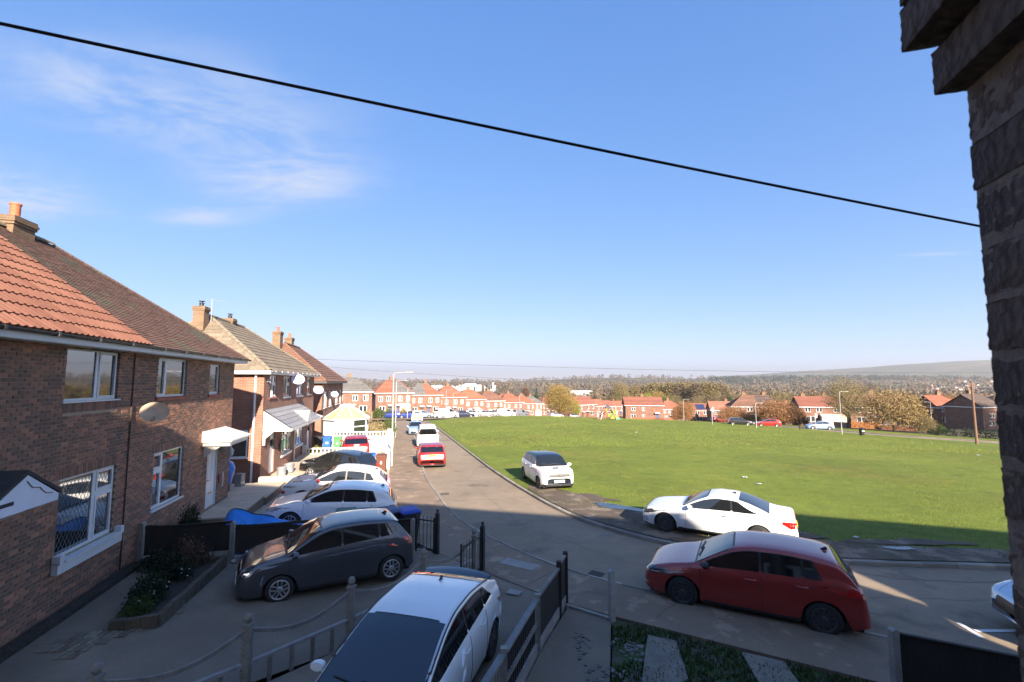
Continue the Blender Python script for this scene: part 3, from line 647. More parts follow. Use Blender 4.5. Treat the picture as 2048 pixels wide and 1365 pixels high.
def window(root, x0, x1, z0, z1, cells=None, y=.05, M=None, name='window', sill=None, lattice=False, bar=.055, glass=None, frame=None):
    """white frame with panes; cells = fractions (x0,x1,z0,z1,opening) of the opening"""
    cells = cells or [(0, 1, 0, 1, 0)]; fm = MB(); w, h = x1 - x0, z1 - z0; panes = []
    for (a, b, c, d, op) in cells:
        ax, bx, cz, dz = x0 + a * w, x0 + b * w, z0 + c * h, z0 + d * h
        for k in range(1 + op):
            t_ = bar if k == 0 else bar * .8; yy = y - .018 * k; dp = .07
            fm.box(ax, yy, cz, ax + t_, yy + dp, dz); fm.box(bx - t_, yy, cz, bx, yy + dp, dz); fm.box(ax + t_, yy, cz, bx - t_, yy + dp, cz + t_); fm.box(ax + t_, yy, dz - t_, bx - t_, yy + dp, dz)
            ax, bx, cz, dz = ax + t_ * .85, bx - t_ * .85, cz + t_ * .85, dz - t_ * .85
        panes.append((ax + .01, bx - .01, cz + .01, dz - .01))
    fo = fm.obj(name, frame or WHITE, root)
    for (a, b, c, d) in panes:
        g = MB(); g.box(a, y + .02, c, b, y + .035, d); g.obj('pane', glass or HGLASS, fo)
        if lattice:
            l = MB(); st = .11; hh = d - c; ww = b - a; kk = -int(hh / st) - 1
            while kk * st < ww:
                for sgn in (1, -1):
                    p = []
                    for t_ in (0, 1):
                        pass
                    x_a = a + kk * st; pts = []
                    # clip the slanted lead line to the pane
                    def cl(xs_, zs_, xe, ze):
                        t0, t1 = 0., 1.; dx_ = xe - xs_
                        for lim, s_ in ((a, 1), (b, -1)):
                            den = dx_ * s_; num = (lim - xs_) * s_
                            if den > 0: t0 = max(t0, num / den)
                            else: t1 = min(t1, num / den)
                        return (xs_ + dx_ * t0, zs_ + (ze - zs_) * t0, xs_ + dx_ * t1, zs_ + (ze - zs_) * t1) if t1 > t0 + .01 else None
                    r_ = cl(x_a, c, x_a + hh * .62, d) if sgn > 0 else cl(x_a, d, x_a + hh * .62, c)
                    if r_: l.tube([(r_[0], y + .016, r_[1]), (r_[2], y + .016, r_[3])], .0028, 4)
                kk += 1
            if l.f: l.obj('lead_lattice', LEADLINE, fo)
    if sill:
        s_ = MB(); s_.box(x0 - .06, -.05, z0 - sill[1], x1 + .06, y + .02, z0 - .002); s_.obj('sill', sill[0], fo)
    if M is not None: fo.matrix_local = M
    return fo
def slope_rows(mb, O, u, v, n, vlen, ua, ub, gauge, lift=.03, tone=lambda: random.random()):
    k = 0
    while k * gauge < vlen - .02:
        v0, v1 = k * gauge, min((k + 1) * gauge + .03, vlen)
        a0, b0, a1, b1 = ua(v0), ub(v0), ua(v1), ub(v1); t_ = .001 + tone() * .999
        p = [O + u * a0 + v * v0 + n * lift, O + u * b0 + v * v0 + n * lift, O + u * b1 + v * v1 + n * .004, O + u * a1 + v * v1 + n * .004]
        mb.face(p, tone=t_); mb.face([O + u * a0 + v * v0, O + u * b0 + v * v0, p[1], p[0]], tone=t_); k += 1
def roman_proto(m, n=6):
    out = []
    for k in range(n):
        b = MB(); w, ln, th = .34, .46, .016; pr = []
        for i in range(13):
            t_ = i / 12 * 2; f_ = t_ - int(min(t_, 1.999)); z = .030 * math.sin(math.pi * clamp((f_ - .45) / .55)) ** .8 if f_ > .45 else 0.
            pr.append((i / 12 * w, z))
        lo = [(x, 0, z + .034) for x, z in pr]; hi = [(x, ln, z) for x, z in pr]; un = [(x, 0, z + .034 - th - .016) for x, z in pr]
        b.grid([un, lo, hi], tone=.001 + k / (n - 1)); out.append(b.mesh('roof_tile', m, 40))
    return out
def flat_proto(m, n=6, w=.33, ln=.42, th=.025):
    out = []
    for k in range(n):
        b = MB(); pr = [(0, 0), (w * .44, 0), (w * .50, -.006), (w * .56, 0), (w * .93, 0), (w * .96, -.008), (w, -.008)]
        lo = [(x, 0, z + .03) for x, z in pr]; hi = [(x, ln, z) for x, z in pr]; un = [(x, 0, z + .03 - th) for x, z in pr]
        b.grid([un, lo, hi], tone=.001 + k / (n - 1)); out.append(b.mesh('roof_tile', m))
    return out
def tile_items(O, u, v, n, vlen, ua, ub, tw, gauge, rs, ntone=6, offset=0.):
    out = []; R3 = Matrix((u, v, n)).transposed().to_4x4(); k = 0
    while k * gauge < vlen - .05:
        v0 = k * gauge; a, b = ua(v0), ub(v0); vm = min(v0 + gauge, vlen); a1, b1 = ua(vm), ub(vm)
        i = math.floor((a - (offset if k % 2 else 0)) / tw)
        while i * tw < b:
            x = i * tw + (offset if k % 2 else 0)
            if x >= a1 - tw * .45 and x + tw <= b1 + tw * .45 and x + tw * .5 >= min(a, a1) + .02 and x + tw * .5 <= max(b, b1) - .0 and x + tw * .75 > a and x + tw * .25 < b and x + tw * .5 < (b + b1) / 2 + tw * .3 and x + tw * .5 > (a + a1) / 2 - tw * .3:
                m = R3.copy(); m.translation = O + u * x + v * v0 + n * rs.uniform(0, .004); out.append((m, rs.randrange(ntone)))
            i += 1
        k += 1
    return out
def ridge_run(mb, p, q, r=.11, seg=.4, tone=0.):
    p, q = Vector(p), Vector(q); L = (q - p).length; d = (q - p) / L; k = 0.
    side = d.cross(Vector((0, 0, 1))).normalized(); up = side.cross(d)
    while k < L - .05:
        e = min(k + seg - .015, L); rows = []
        for t_, rr in ((k, r * 1.015), (e, r * .985)):
            c = p + d * t_; rows.append([c + side * rr * math.cos(a) + up * (rr * math.sin(a) - .03) for a in [math.pi * j / 6 for j in range(7)]])
        mb.grid(rows); k += seg
def chimney(root, x, y, z0, z1, w=.6, d=.5, pots=1, pot_mat=None, mat_=None, cowl=False):
    c = MB()
    def ring(a, b, za, zb_):
        P_ = [(x - a, y - b), (x + a, y - b), (x + a, y + b), (x - a, y + b)]
        for k in range(4):
            p, q = P_[k], P_[(k + 1) % 4]; l = math.dist(p, q); c.face([(*p, za), (*q, za), (*q, zb_), (*p, zb_)], uv=[(0, za), (l, za), (l, zb_), (0, zb_)])
        for zz in (za, zb_): f = [(*p, zz) for p in P_]; c.face(f, uv=[(p[0], p[1]) for p in f])
    ring(w / 2, d / 2, z0, z1 - .23); ring(w / 2 + .03, d / 2 + .03, z1 - .23, z1 - .155); ring(w / 2 + .055, d / 2 + .055, z1 - .155, z1 - .08); ring(w / 2 + .03, d / 2 + .03, z1 - .08, z1)
    o = c.obj('chimney', mat_ or CHIMB, root)
    for k in range(pots):
        xx = x + (k - (pots - 1) / 2) * .32; p = MB()
        p.lathe([(.13, 0), (.115, .06), (.105, .1), (.11, .2), (.112, .205), (.105, .21), (.112, .25), (.105, .255), (.112, .30), (.105, .305), (.11, .38), (.125, .39), (.125, .43), (.09, .43), (.085, .2)] if not cowl else [(.1, 0), (.1, .18), (.13, .18), (.13, .2), (.05, .2), (.05, .28), (.14, .28), (.14, .31), (.0, .34)], 14)
        p.obj('chimney_pot', pot_mat or TERRA, o, 40, loc=(xx, y, z1 - .01))
    return o
def gutter(root, x0, x1, y, z, m=None):
    g = MB(); rows = []
    for x in (x0, x1): rows.append([(x, y - .055 + .06 * math.cos(a), z - .0 + .06 * math.sin(a)) for a in [math.pi + math.pi * j / 6 for j in range(7)]])
    g.grid(rows); rows = [[(p[0], y - .055 + (p[1] - y + .055) * .86, z + (p[2] - z) * .86) for p in r] for r in rows]; g.grid(rows)
    x = x0 + .4
    while x < x1: g.box(x, y - .122, z - .065, x + .05, y, z + .008); x += 1.15
    g.obj('gutter', m or GUTTER, root)
def dish(root, loc, r=.32, col=(.62, .55, .45), aim=(.5, -1, .35)):
    a = Vector(aim).normalized(); q = a.to_track_quat('Z', 'Y').to_matrix().to_4x4(); q.translation = loc
    b = MB(); b.lathe([(0.001, 0)] + [(r * k / 6, .16 * r * (k / 6) ** 2 * 1.2) for k in range(1, 7)] + [(r * 1.02, .2 * r), (r * .98, .17 * r)], 22, M=q @ Matrix.Diagonal((1.0, .86, 1, 1)))
    o = b.obj('satellite_dish', mat('dish_%.2f' % col[0], col, .6, var=[(6, .15)], base2=((.30, .16, .08), 4, .58, .75) if col[0] < .6 else None), root, 50)
    b = MB(); L = Vector(loc); tip = L + a * r * 1.0 + Vector((0, 0, -r * .75)); b.tube([L - a * .02 + Vector((0, 0, -r * .6)), tip], .011, 6); b.tube([tip, tip + (L - tip).normalized() * .09], .025, 8); b.tube([L - a * .01, L + Vector((0, .25, -.06))], .02, 6); b.obj('dish_arm', METALW, o)
    return o
up = Vector((0, 0, 1))
# ================= the near pair on the left: red roman tiles, then brown plain tiles
RW = -6.66; ZE = 5.88; RIDGE_Z = 9.03; DEP = 7.5
def pair_near():
    rs = random.Random(3)
    vdir = Vector((0, 4.1, RIDGE_Z - ZE)); vlen = vdir.length; vdir.normalize(); ndir = Vector((1, 0, 0)).cross(vdir).normalized(); U = Vector((1, 0, 0))
    # --- red roofed house, s 6.4 .. 13.2
    b0 = .35
    o = thing('brick_house', 'brown brick house with red roman tiled roof at the left edge', 'house', (*xy(6.4, RW), 0), STREET); X = lambda s: s - 6.4
    holes = [(X(10.87), X(12.6), 4.6, 5.7), (X(10.97), X(12.78), 1.52, 3.07), (X(7.9), X(8.8), .6, 2.65)]
    w = MB(); wall_shell(w, 0, X(13.2), .004, DEP, b0 - .6, 5.86, holes); w.obj('wall', MORTAR, o)
    brick_front(o, 0.0, X(13.2), b0 - .075 * 5, 5.8, holes, 11, soldiers=[(X(10.8), X(12.9), 3.07), (X(10.87), X(12.6), 4.6 - .225)])
    window(o, X(10.87), X(12.6), 4.6, 5.7, [(0, .6, 0, 1, 0), (.6, 1, 0, 1, 1)], sill=(WHITE, .03))
    lw = window(o, X(10.97), X(12.78), 1.52, 3.07, [(0, .63, 0, 1, 0), (.63, 1, .66, 1, 1), (.63, 1, 0, .66, 1)], lattice=True)
    s_ = MB(); s_.box(X(10.9), -.13, 1.27, X(12.95), -.02, 1.5); s_.box(X(10.9), -.16, 1.46, X(11.02), -.02, 1.62); s_.box(X(12.83), -.16, 1.46, X(12.95), -.02, 1.62); s_.box(X(11.02), -.19, 1.47, X(12.83), -.02, 1.51); s_.obj('sill_box', WHITE, lw)
    dm = MB(); dm.box(X(7.9), .05, .6, X(8.8), .1, 2.65); dm.obj('door', WHITE, o)
    # roof
    ua = lambda v: X(6.05) + (4.3) * v / vlen; ub = lambda v: X(13.22)
    O = Vector((0, -.36, ZE + .02)); under = MB(); under.face([O + U * ua(0) - ndir * .03, O + U * ub(0) - ndir * .03, O + U * ub(vlen) + vdir * vlen - ndir * .03, O + U * ua(vlen) + vdir * vlen - ndir * .03])
    # remaining slopes
    rb = O + vdir * vlen; B0 = Vector((0, DEP + .36, ZE)); under.face([Vector((X(13.22), B0.y, ZE)), Vector((X(6.05), B0.y, ZE)), rb + U * ua(vlen), rb + U * ub(vlen)]); under.face([Vector((X(6.05), B0.y, ZE)), O + U * ua(0), rb + U * ua(vlen)])
    under.obj('roof', mat('roof_felt', (.03, .025, .02), .9), o)
    instances(o, 'roof_tile', roman_proto(REDTILE), tile_items(O, U, vdir, ndir, vlen, ua, ub, .34, .40, rs), REDTILE, 300, 'roof_tile_courses')
    f = MB(); f.box(X(6.05), -.36, ZE - .16, X(13.2), -.33, ZE); f.box(X(6.05), -.33, ZE - .17, X(13.2), 0, ZE - .15); f.obj('fascia', WHITE, o)
    gutter(o, X(6.0), X(13.18), -.37, ZE + .01)
    rd = MB(); ridge_run(rd, rb + U * ua(vlen) + up * .03, rb + U * ub(vlen) + up * .03); rd.obj('ridge_tiles', HIPMORT, o)
    chimney(o, X(12.2), 4.4, 8.3, 9.75, 1.0, .6, 2)
    # porch: dark lean-to with a white gable board towards the street
    pc = MB(); pc.prism([(-.02, 3.62), (-.85, 3.16), (-.85, 3.08), (-.02, 3.5)], X(6.2), X(8.6), 'x')
    for k in range(6):
        t_ = k / 6; pc.box(X(6.15), -.88 + t_ * .86, 3.16 + t_ * .46 - .02, X(8.6), -.88 + (t_ + 1 / 6) * .86, 3.16 + t_ * .46 + .035)
    # gablet roof: two tiled slopes out from the wall
    g0, gm, g1, zt, zl, gy = X(8.12), X(8.84), X(9.53), 3.55, 3.14, -.88
    for (a, b) in ((g0 - .08, gm), (g1 + .05, gm)):
        pc.face([(a, gy, zl - .03), (b, gy, zt), (b, 0, zt), (a, 0, zl - .03)]); pc.face([(a, gy, zl + .03), (b, gy, zt + .07), (b, 0, zt + .07), (a, 0, zl + .03)]); pc.face([(a, gy, zl - .03), (a, gy, zl + .03), (b, gy, zt + .07), (b, gy, zt)]); pc.face([(a, gy, zl - .03), (a, 0, zl - .03), (a, 0, zl + .03), (a, gy, zl + .03)])
    po = pc.obj('porch_canopy', mat('dark_slate_tile', (.035, .034, .033), .85, var=(8, .3)), o)
    gb = MB(); gb.prism([(g0, zl - .14), (g1, zl - .14), (g1, zl - .03), (gm, zt - .01), (g0, zl - .03)], gy + .01, gy + .05, 'y'); gb.obj('gable_board', mat('white_board', (.66, .69, .76), .6, var=(3, .08)), po)
    gs = MB(); cr = [(gm - .02, zt - .10), (gm + .10, zt - .22), (gm + .26, zt - .25), (gm + .32, zt - .31), (gm + .40, zt - .37), (gm + .55, zt - .40)]
    gs.tube([(a, gy + .004, b) for a, b in cr], .008, 5); gs.obj('loose_cable', mat('brown_cable', (.22, .14, .12), .7), po)
    gs = MB(); gs.box(X(8.3), -.1, 1.9, X(8.36), -.04, 3.0); gs.tube([(X(9.2), -.82, 3.02), (X(8.5), -.05, 2.6)], .014, 6); gs.obj('porch_bracket', WHITE, po)
    dp = MB(); dp.tube([(X(13.17), -.025, .3), (X(13.17), -.025, 5.7)], .016, 6); dp.obj('downpipe', mat('brown_joint_line', (.055, .035, .03), .5), o)  # no real pipe: thin dark upright standing in for the joint between the houses
    dish(o, (X(13.4), -.42, 4.22), .30, (.55, .39, .26), (-.85, -.40, .42))
    # --- brown roofed house, s 13.2 .. 19.95
    o = thing('brick_house', 'brick house with mossy brown tiled hip roof and small white door canopy', 'house', (*xy(13.2, RW), 0), STREET); X = lambda s: s - 13.2
    holes = [(X(14.34), X(16.0), 4.58, 5.66), (X(17.7), X(18.55), 4.56, 5.62), (X(14.42), X(16.12), 1.55, 3.06), (X(17.88), X(18.8), .66, 2.82)]
    w = MB(); wall_shell(w, 0, X(19.95), .004, DEP, b0 - .7, 5.86, holes); w.obj('wall', MORTAR, o)
    brick_front(o, 0.0, X(19.95), b0 - .075 * 7, 5.8, holes, 23, soldiers=[(X(14.3), X(16.25), 3.06)])
    window(o, X(14.34), X(16.0), 4.58, 5.66, [(0, .3, 0, 1, 1), (.3, 1, 0, 1, 0)], sill=(REDSILL, .09))
    window(o, X(17.7), X(18.55), 4.56, 5.62, [(0, 1, 0, 1, 1)], sill=(REDSILL, .09))
    window(o, X(14.42), X(16.12), 1.55, 3.06, [(0, .3, 0, .68, 1), (0, .3, .68, 1, 1), (.3, 1, 0, 1, 0)], sill=(WHITE, .05))
    d = MB(); d.box(X(17.88), .02, .66, X(17.95), .1, 2.82); d.box(X(18.73), .02, .66, X(18.8), .1, 2.82); d.box(X(17.95), .02, 2.74, X(18.73), .1, 2.82); d.box(X(17.95), .05, .66, X(18.73), .09, 2.74)
    for (a, b, c, e) in ((.15, .33, 1.5, 2.5), (.45, .63, 1.5, 2.5), (.15, .63, .85, 1.3)): d.box(X(17.95) + a, .042, c - .0, X(17.95) + b, .055, e)
    do = d.obj('door', WHITE, o); h_ = MB(); h_.tube([(X(18.05), .05, 1.6), (X(18.05), -.02, 1.6), (X(18.17), -.02, 1.6)], .014, 6); h_.box(X(18.2), .035, 1.1, X(18.5), .05, 1.16); h_.obj('handle', mat('brass', (.5, .34, .12), .3, metal=.9), do)
    c = MB(); c.prism([(-.9, 2.98), (-.9, 3.03), (0, 3.34), (0, 2.98)], X(17.35), X(19.35), 'x'); c.box(X(17.45), -.82, 2.84, X(19.25), 0, 2.98); c.prism([(0, 2.84), (-.55, 2.84), (-.2, 2.6), (0, 2.45)], X(17.55), X(17.65), 'x'); c.prism([(0, 2.84), (-.55, 2.84), (-.2, 2.6), (0, 2.45)], X(19.05), X(19.15), 'x')
    c.obj('door_canopy', mat('cream_canopy', (.62, .60, .54), .5, var=(4, .1)), o)
    la = MB(); la.tube([(X(19.25), 0, 2.1), (X(19.25), -.22, 2.12), (X(19.25), -.26, 2.28)], .015, 6); la.lathe([(.03, 0), (.075, .04), (.095, .2), (.11, .21), (.03, .31), (.012, .36)], 8, M=Matrix.Translation((X(19.25), -.27, 2.24))); la.obj('wall_lantern', WHITE, o, 40)
    hr = MB(); hr.tube([(X(19.1), -.0, 1.2), (X(19.1), -.09, 1.2), (X(19.1), -.09, 1.7), (X(19.1), 0, 1.7)], .02, 6); hr.obj('grab_rail', WHITE, o)
    ms = MB(); ms.box(X(18.92), -.05, 1.35, X(19.0), 0, 1.65); ms.obj('letter_plate', mat('red_sign', (.35, .04, .03), .5), o)
    ua = lambda v: X(13.18); ub = lambda v: X(20.32) - 4.35 * v / vlen
    O = Vector((0, -.36, ZE)); rb = O + vdir * vlen; By = DEP + .36
    under = MB(); under.face([O + U * ua(0) - ndir * .02, O + U * ub(0) - ndir * .02, rb + U * ub(vlen) - ndir * .02, rb + U * ua(vlen) - ndir * .02])
    E1, E2 = O + U * ub(0), Vector((ub(0), By, ZE)); under.face([E1, E2, rb + U * ub(vlen)]); under.face([E2, Vector((ua(0), By, ZE)), rb + U * ua(vlen), rb + U * ub(vlen)])
    under.obj('roof', MATS['roof_felt'], o)
    # plain tiles: each one real, too small to pick apart singly
    pt = MB(); k = 0; gd = .1; tw = .168
    while k * gd < vlen - .03:
        v0 = k * gd; x = ua(0) - (tw / 2 if k % 2 else 0); e = ub(v0 + gd * .5)
        while x < e:
            a, b_ = max(x, ua(0)), min(x + tw - .006, e); l0 = .022 + rs.uniform(0, .009); sk = rs.uniform(-.004, .004)
            if b_ > a + .02:
                P0 = O + U * a + vdir * (v0 + sk); P1 = O + U * b_ + vdir * (v0 - sk); tt = clamp(.001 + rs.betavariate(1.5, 2.5)); q = [P0 + ndir * l0, P1 + ndir * l0, P1 + vdir * (gd + .03) + ndir * .008, P0 + vdir * (gd + .03) + ndir * .008]
                pt.face(q, tone=tt); pt.face([P0 - ndir * .0, P1 - ndir * .0, q[1], q[0]], tone=tt)
            x += tw
        k += 1
    tag(pt.obj('plain_tiles', BROWNTILE, o, fixn=False), kind='stuff')
    hs_ = MB(); hv = (E1 - Vector(E2)); sv = (rb + U * ub(vlen)) - (E1 + E2) / 2; sl = sv.length; hu = (E2 - E1).normalized(); hn = hu.cross(sv.normalized()); hn = hn if hn.z > 0 else -hn; wd = (E2 - E1).length
    slope_rows(hs_, E1, hu, sv.normalized(), hn, sl, lambda v: wd / 2 * v / sl, lambda v: wd - wd / 2 * v / sl, .1, .02); hs_.obj('hip_slope', BROWNTILE, o, fixn=False)
    rd = MB(); ridge_run(rd, rb + U * ua(vlen) + up * .03, rb + U * ub(vlen) + up * .03); rd.obj('ridge_tiles', HIPMORT, o)
    rd = MB(); ridge_run(rd, E1 + up * .01, rb + U * ub(vlen) + up * .02, .075, .26); rd.obj('hip_tiles', BROWNTILE, o)
    f = MB(); f.box(X(13.22), -.36, ZE - .16, X(20.3), -.33, ZE - .0); f.box(X(13.22), -.33, ZE - .17, X(20.3), 0, ZE - .15); f.box(X(19.95), 0, ZE - .17, X(20.3), By - .02, ZE - .15); f.box(X(20.28), -.33, ZE - .16, X(20.32), By, ZE); f.obj('fascia', WHITE, o)
    gutter(o, X(13.2), X(20.36), -.37, ZE - .0)
    chimney(o, X(14.62), 3.75, 8.4, 9.36, .72, .5, 1)
    return o
pair_near()
# ================= generic hipped house for the second, third and far pairs
def hip_roof_planes(L, Dp, ov, ze, zr_, hl, hr):
    A = Vector((-ov, -ov, ze)); B = Vector((L + ov, -ov, ze)); C = Vector((L + ov, Dp + ov, ze)); E = Vector((-ov, Dp + ov, ze))
    P = Vector((hl if hl else -ov, Dp / 2, zr_)); Q = Vector((L - hr if hr else L + ov, Dp / 2, zr_))
    return A, B, C, E, P, Q
def planes(A, B, C, E, P, Q): return [('front', A, B, P, Q), ('right', B, C, Q, Q), ('back', C, E, Q, P), ('left', E, A, P, P)]
def roof_plane_frame(a, b, p, q):
    u = (b - a).normalized(); m = (p + q) / 2 - a; v = m - u * m.dot(u); vl = v.length; v = v / vl; n = u.cross(v)
    if n.z < 0: n = -n
    W_ = (b - a).length; pa = (p - a).dot(u); qb = (q - a).dot(u)
    return u, v, n, vl, (lambda t_, pa=pa, vl=vl: pa * t_ / vl), (lambda t_, qb=qb, W_=W_, vl=vl: W_ + (qb - W_) * t_ / vl)
# ---- second pair: tan tiles
def second_pair():
    L = 11.9; zb_ = T(*xy(28, -6)) + .42; o = thing('brick_house', 'red brick pair with tan tiled hip roof and long grey porch canopy', 'house', (*xy(23.85, RW), 0), STREET); X = lambda s: s - 23.85
    ze, zr_ = 5.52, 8.5; up_holes = [(X(24.75), X(25.95), 4.2, 5.32), (X(27.4), X(28.85), 4.16, 5.3), (X(30.4), X(32.1), 4.12, 5.3), (X(33.4), X(34.6), 4.15, 5.3)]
    lo_holes = [(X(25.2), X(26.1), .42, 2.5), (X(27.5), X(29.6), 1.0, 2.45), (X(30.6), X(32.6), 1.05, 2.45), (X(34.0), X(34.9), .3, 2.4)]
    w = MB(); wall_shell(w, 0, L, 0, DEP, -.5, ze + .02, up_holes + lo_holes); w.obj('wall', HB2, o)
    for k, h in enumerate(up_holes): window(o, *h, [(0, .5, 0, 1, 0), (.5, 1, 0, .62, 1), (.5, 1, .62, 1, 1)] if k < 3 else [(0, 1, 0, 1, 1)], sill=(WHITE if k else REDSILL, .06))
    for h in (lo_holes[1], lo_holes[2]): window(o, *h, [(0, .33, 0, .66, 1), (0, .33, .66, 1, 1), (.33, .67, 0, 1, 0), (.67, 1, 0, .66, 1), (.67, 1, .66, 1, 1)], sill=(WHITE, .12))
    for h in (lo_holes[0], lo_holes[3]):
        d = MB(); d.box(h[0], .04, h[2], h[0] + .07, .11, h[3]); d.box(h[1] - .07, .04, h[2], h[1], .11, h[3]); d.box(h[0] + .07, .06, h[2], h[1] - .07, .1, h[3]); d.box(h[0] + .25, .05, h[2] + 1.1, h[1] - .25, .058, h[3] - .2); dd = d.obj('door', WHITE, o)
        wr = MB(); wr.lathe([(.11, -.02), (.16, -.03), (.2, 0), (.16, .03), (.11, .02)], 12, axis='y', M=Matrix.Translation(((h[0] + h[1]) / 2, .0, h[2] + 1.5))); wr.obj('door_wreath', mat('dark_wreath', (.03, .05, .03), .9), dd)
    # side window on the wall towards the camera
    M_ = Matrix.Rotation(rad(-90), 4, 'Z'); M_.translation = (-.075, 2.0, 0)
    window(o, .7, 1.42, 1.5, 2.75, [(0, 1, .68, 1, 1), (0, 1, 0, .68, 0)], M=M_, sill=(WHITE, .05))
    A, B, C, E, P, Q = hip_roof_planes(L, DEP, .34, ze, zr_, 3.4, 3.4); items = []; rs = random.Random(5); un = MB()
    for nm, a, b, p, q in planes(A, B, C, E, P, Q):
        u, v, n, vl, ua, ub = roof_plane_frame(a, b, p, q); un.face([a - n * .002, b - n * .002, q - n * .002, p - n * .002] if p is not q else [a - n * .002, b - n * .002, p - n * .002])
        if nm in ('front', 'left'): items += tile_items(a + n * .0, u, v, n, vl, ua, ub, .33, .345, rs, offset=.165)
    un.obj('roof', TANTILE, o)
    instances(o, 'roof_tile', flat_proto(TANTILE), items, TANTILE, 300, 'roof_tile_courses')
    rd = MB(); ridge_run(rd, P + up * .02, Q + up * .02, .11, .45); ridge_run(rd, A + up * .015, P + up * .02, .095, .42); ridge_run(rd, B + up * .015, Q + up * .02, .095, .42); ridge_run(rd, E + up * .015, P + up * .02, .095, .42); rd.obj('hip_tiles', HIPMORT, o)
    f = MB(); f.box(-.34, -.36, ze - .16, L + .34, -.33, ze); f.box(-.36, -.36, ze - .16, -.33, DEP + .34, ze); f.box(-.33, -.33, ze - .17, L + .33, 0, ze - .155); f.box(-.33, 0, ze - .17, 0, DEP, ze - .155); f.obj('fascia', WHITE, o)
    gutter(o, -.36, L + .36, -.37, ze, WHITE)
    chimney(o, X(26.3), 3.8, 7.6, 8.85, .62, .5, 1, BLACKPL, CHIMB, True); chimney(o, X(30.2), 3.8, 7.9, 8.75, .6, .5, 1, BLACKPL, CHIMB, True)
    ae = MB(); ae.tube([(X(26.75), 3.5, 8.0), (X(26.75), 3.5, 9.35)], .018, 6); ae.tube([(X(26.75), 3.8, 9.3), (X(26.75), 2.8, 9.22)], .012, 5)
    for k in range(7): ae.tube([(X(26.6), 3.75 - k * .14, 9.29 - k * .011), (X(26.9), 3.75 - k * .14, 9.29 - k * .011)], .007, 4)
    ae.obj('aerial', METALW, o)
    dp = MB(); dp.tube([(-.07, .35, .1), (-.07, .35, 5.2), (-.2, .3, 5.4)], .05, 10); dp.obj('downpipe', WHITE, o)
    dp = MB(); dp.tube([(X(30.1), -.07, .1), (X(30.1), -.07, 2.6)], .05, 10); dp.obj('downpipe', WHITE, o)
    # long porch canopy with a gablet in the middle
    ca = MB(); x0, x1 = X(24.0), X(31.4); zt, zl, out_ = 3.66, 2.78, 1.25
    vd = Vector((0, out_, zt - zl)); vl = vd.length; vd.normalize(); nn = Vector((1, 0, 0)).cross(vd).normalized()
    slope_rows(ca, Vector((0, -out_, zl)), Vector((1, 0, 0)), vd, nn, vl, lambda t_: x0, lambda t_: x1, .3, .03); ca.face([(x0, -out_, zl - .02), (x1, -out_, zl - .02), (x1, 0, zt - .02), (x0, 0, zt - .02)])
    gx, gw = X(28.0), .55; zg_ = 3.42
    for sx in (-1, 1): ca.face([(gx + sx * gw, -out_ - .05, zl), (gx, -out_ - .05, zg_), (gx, -.35, zg_), (gx + sx * gw, -out_ + .0, zl)])
    co = ca.obj('porch_canopy', mat('grey_slate', (.20, .20, .215), .65, var=[(4, .15), (30, .1)], tone=(.26, .26, .275)), o)
    cw = MB(); cw.prism([(-out_, zl - .12), (0, zl - .12), (0, zt - .06), (-out_, zl - .04)], x0 + .0, x0 + .04, 'x'); cw.prism([(-out_, zl - .12), (0, zl - .12), (0, zt - .06), (-out_, zl - .04)], x1 - .04, x1, 'x'); cw.box(x0, -out_ - .03, zl - .14, x1, -out_, zl - .01); cw.box(x0, -out_, zl - .14, x1, 0, zl - .12)
    cw.prism([(gx - gw + .04, zl - .0), (gx + gw - .04, zl - .0), (gx, zg_ - .06)], -out_ - .045, -out_ - .02, 'y'); cw.prism([(0, 2.66), (-.5, 2.66), (-.1, 2.3), (-.1, 2.0), (0, 2.0)], x0 + .05, x0 + .15, 'x'); cw.obj('canopy_board', WHITEPAINT, co)
    c2 = MB(); c2.prism([(-.8, 2.5), (-.8, 2.56), (0, 2.85), (0, 2.5)], X(33.5), X(35.3), 'x'); c2.obj('door_canopy', MATS['cream_canopy'], o)
    dish(o, (X(28.3), -.5, 5.12), .36, (.42, .4, .56), (-.85, -.42, .42)); dish(o, (X(34.6), -.5, 4.4), .34, (.42, .4, .56), (-.85, -.42, .42))
    pl = MB(); pl.lathe([(.0, -.02), (.26, -.02), (.28, 0), (.26, .02), (0, .02)], 16, axis='y', M=Matrix.Translation((X(27.2), -.1, 1.6))); pl.obj('wall_plaque', mat('green_plaque', (.16, .38, .25), .6), o)
    sl = MB(); sl.box(X(24.3), -.14, 5.0, X(24.45), 0, 5.15); sl.lathe([(.05, 0), (.07, .12)], 10, axis='y', M=Matrix.Translation((X(24.38), -.24, 5.08))); sl.obj('security_light', WHITE, o)
    return o
second_pair()
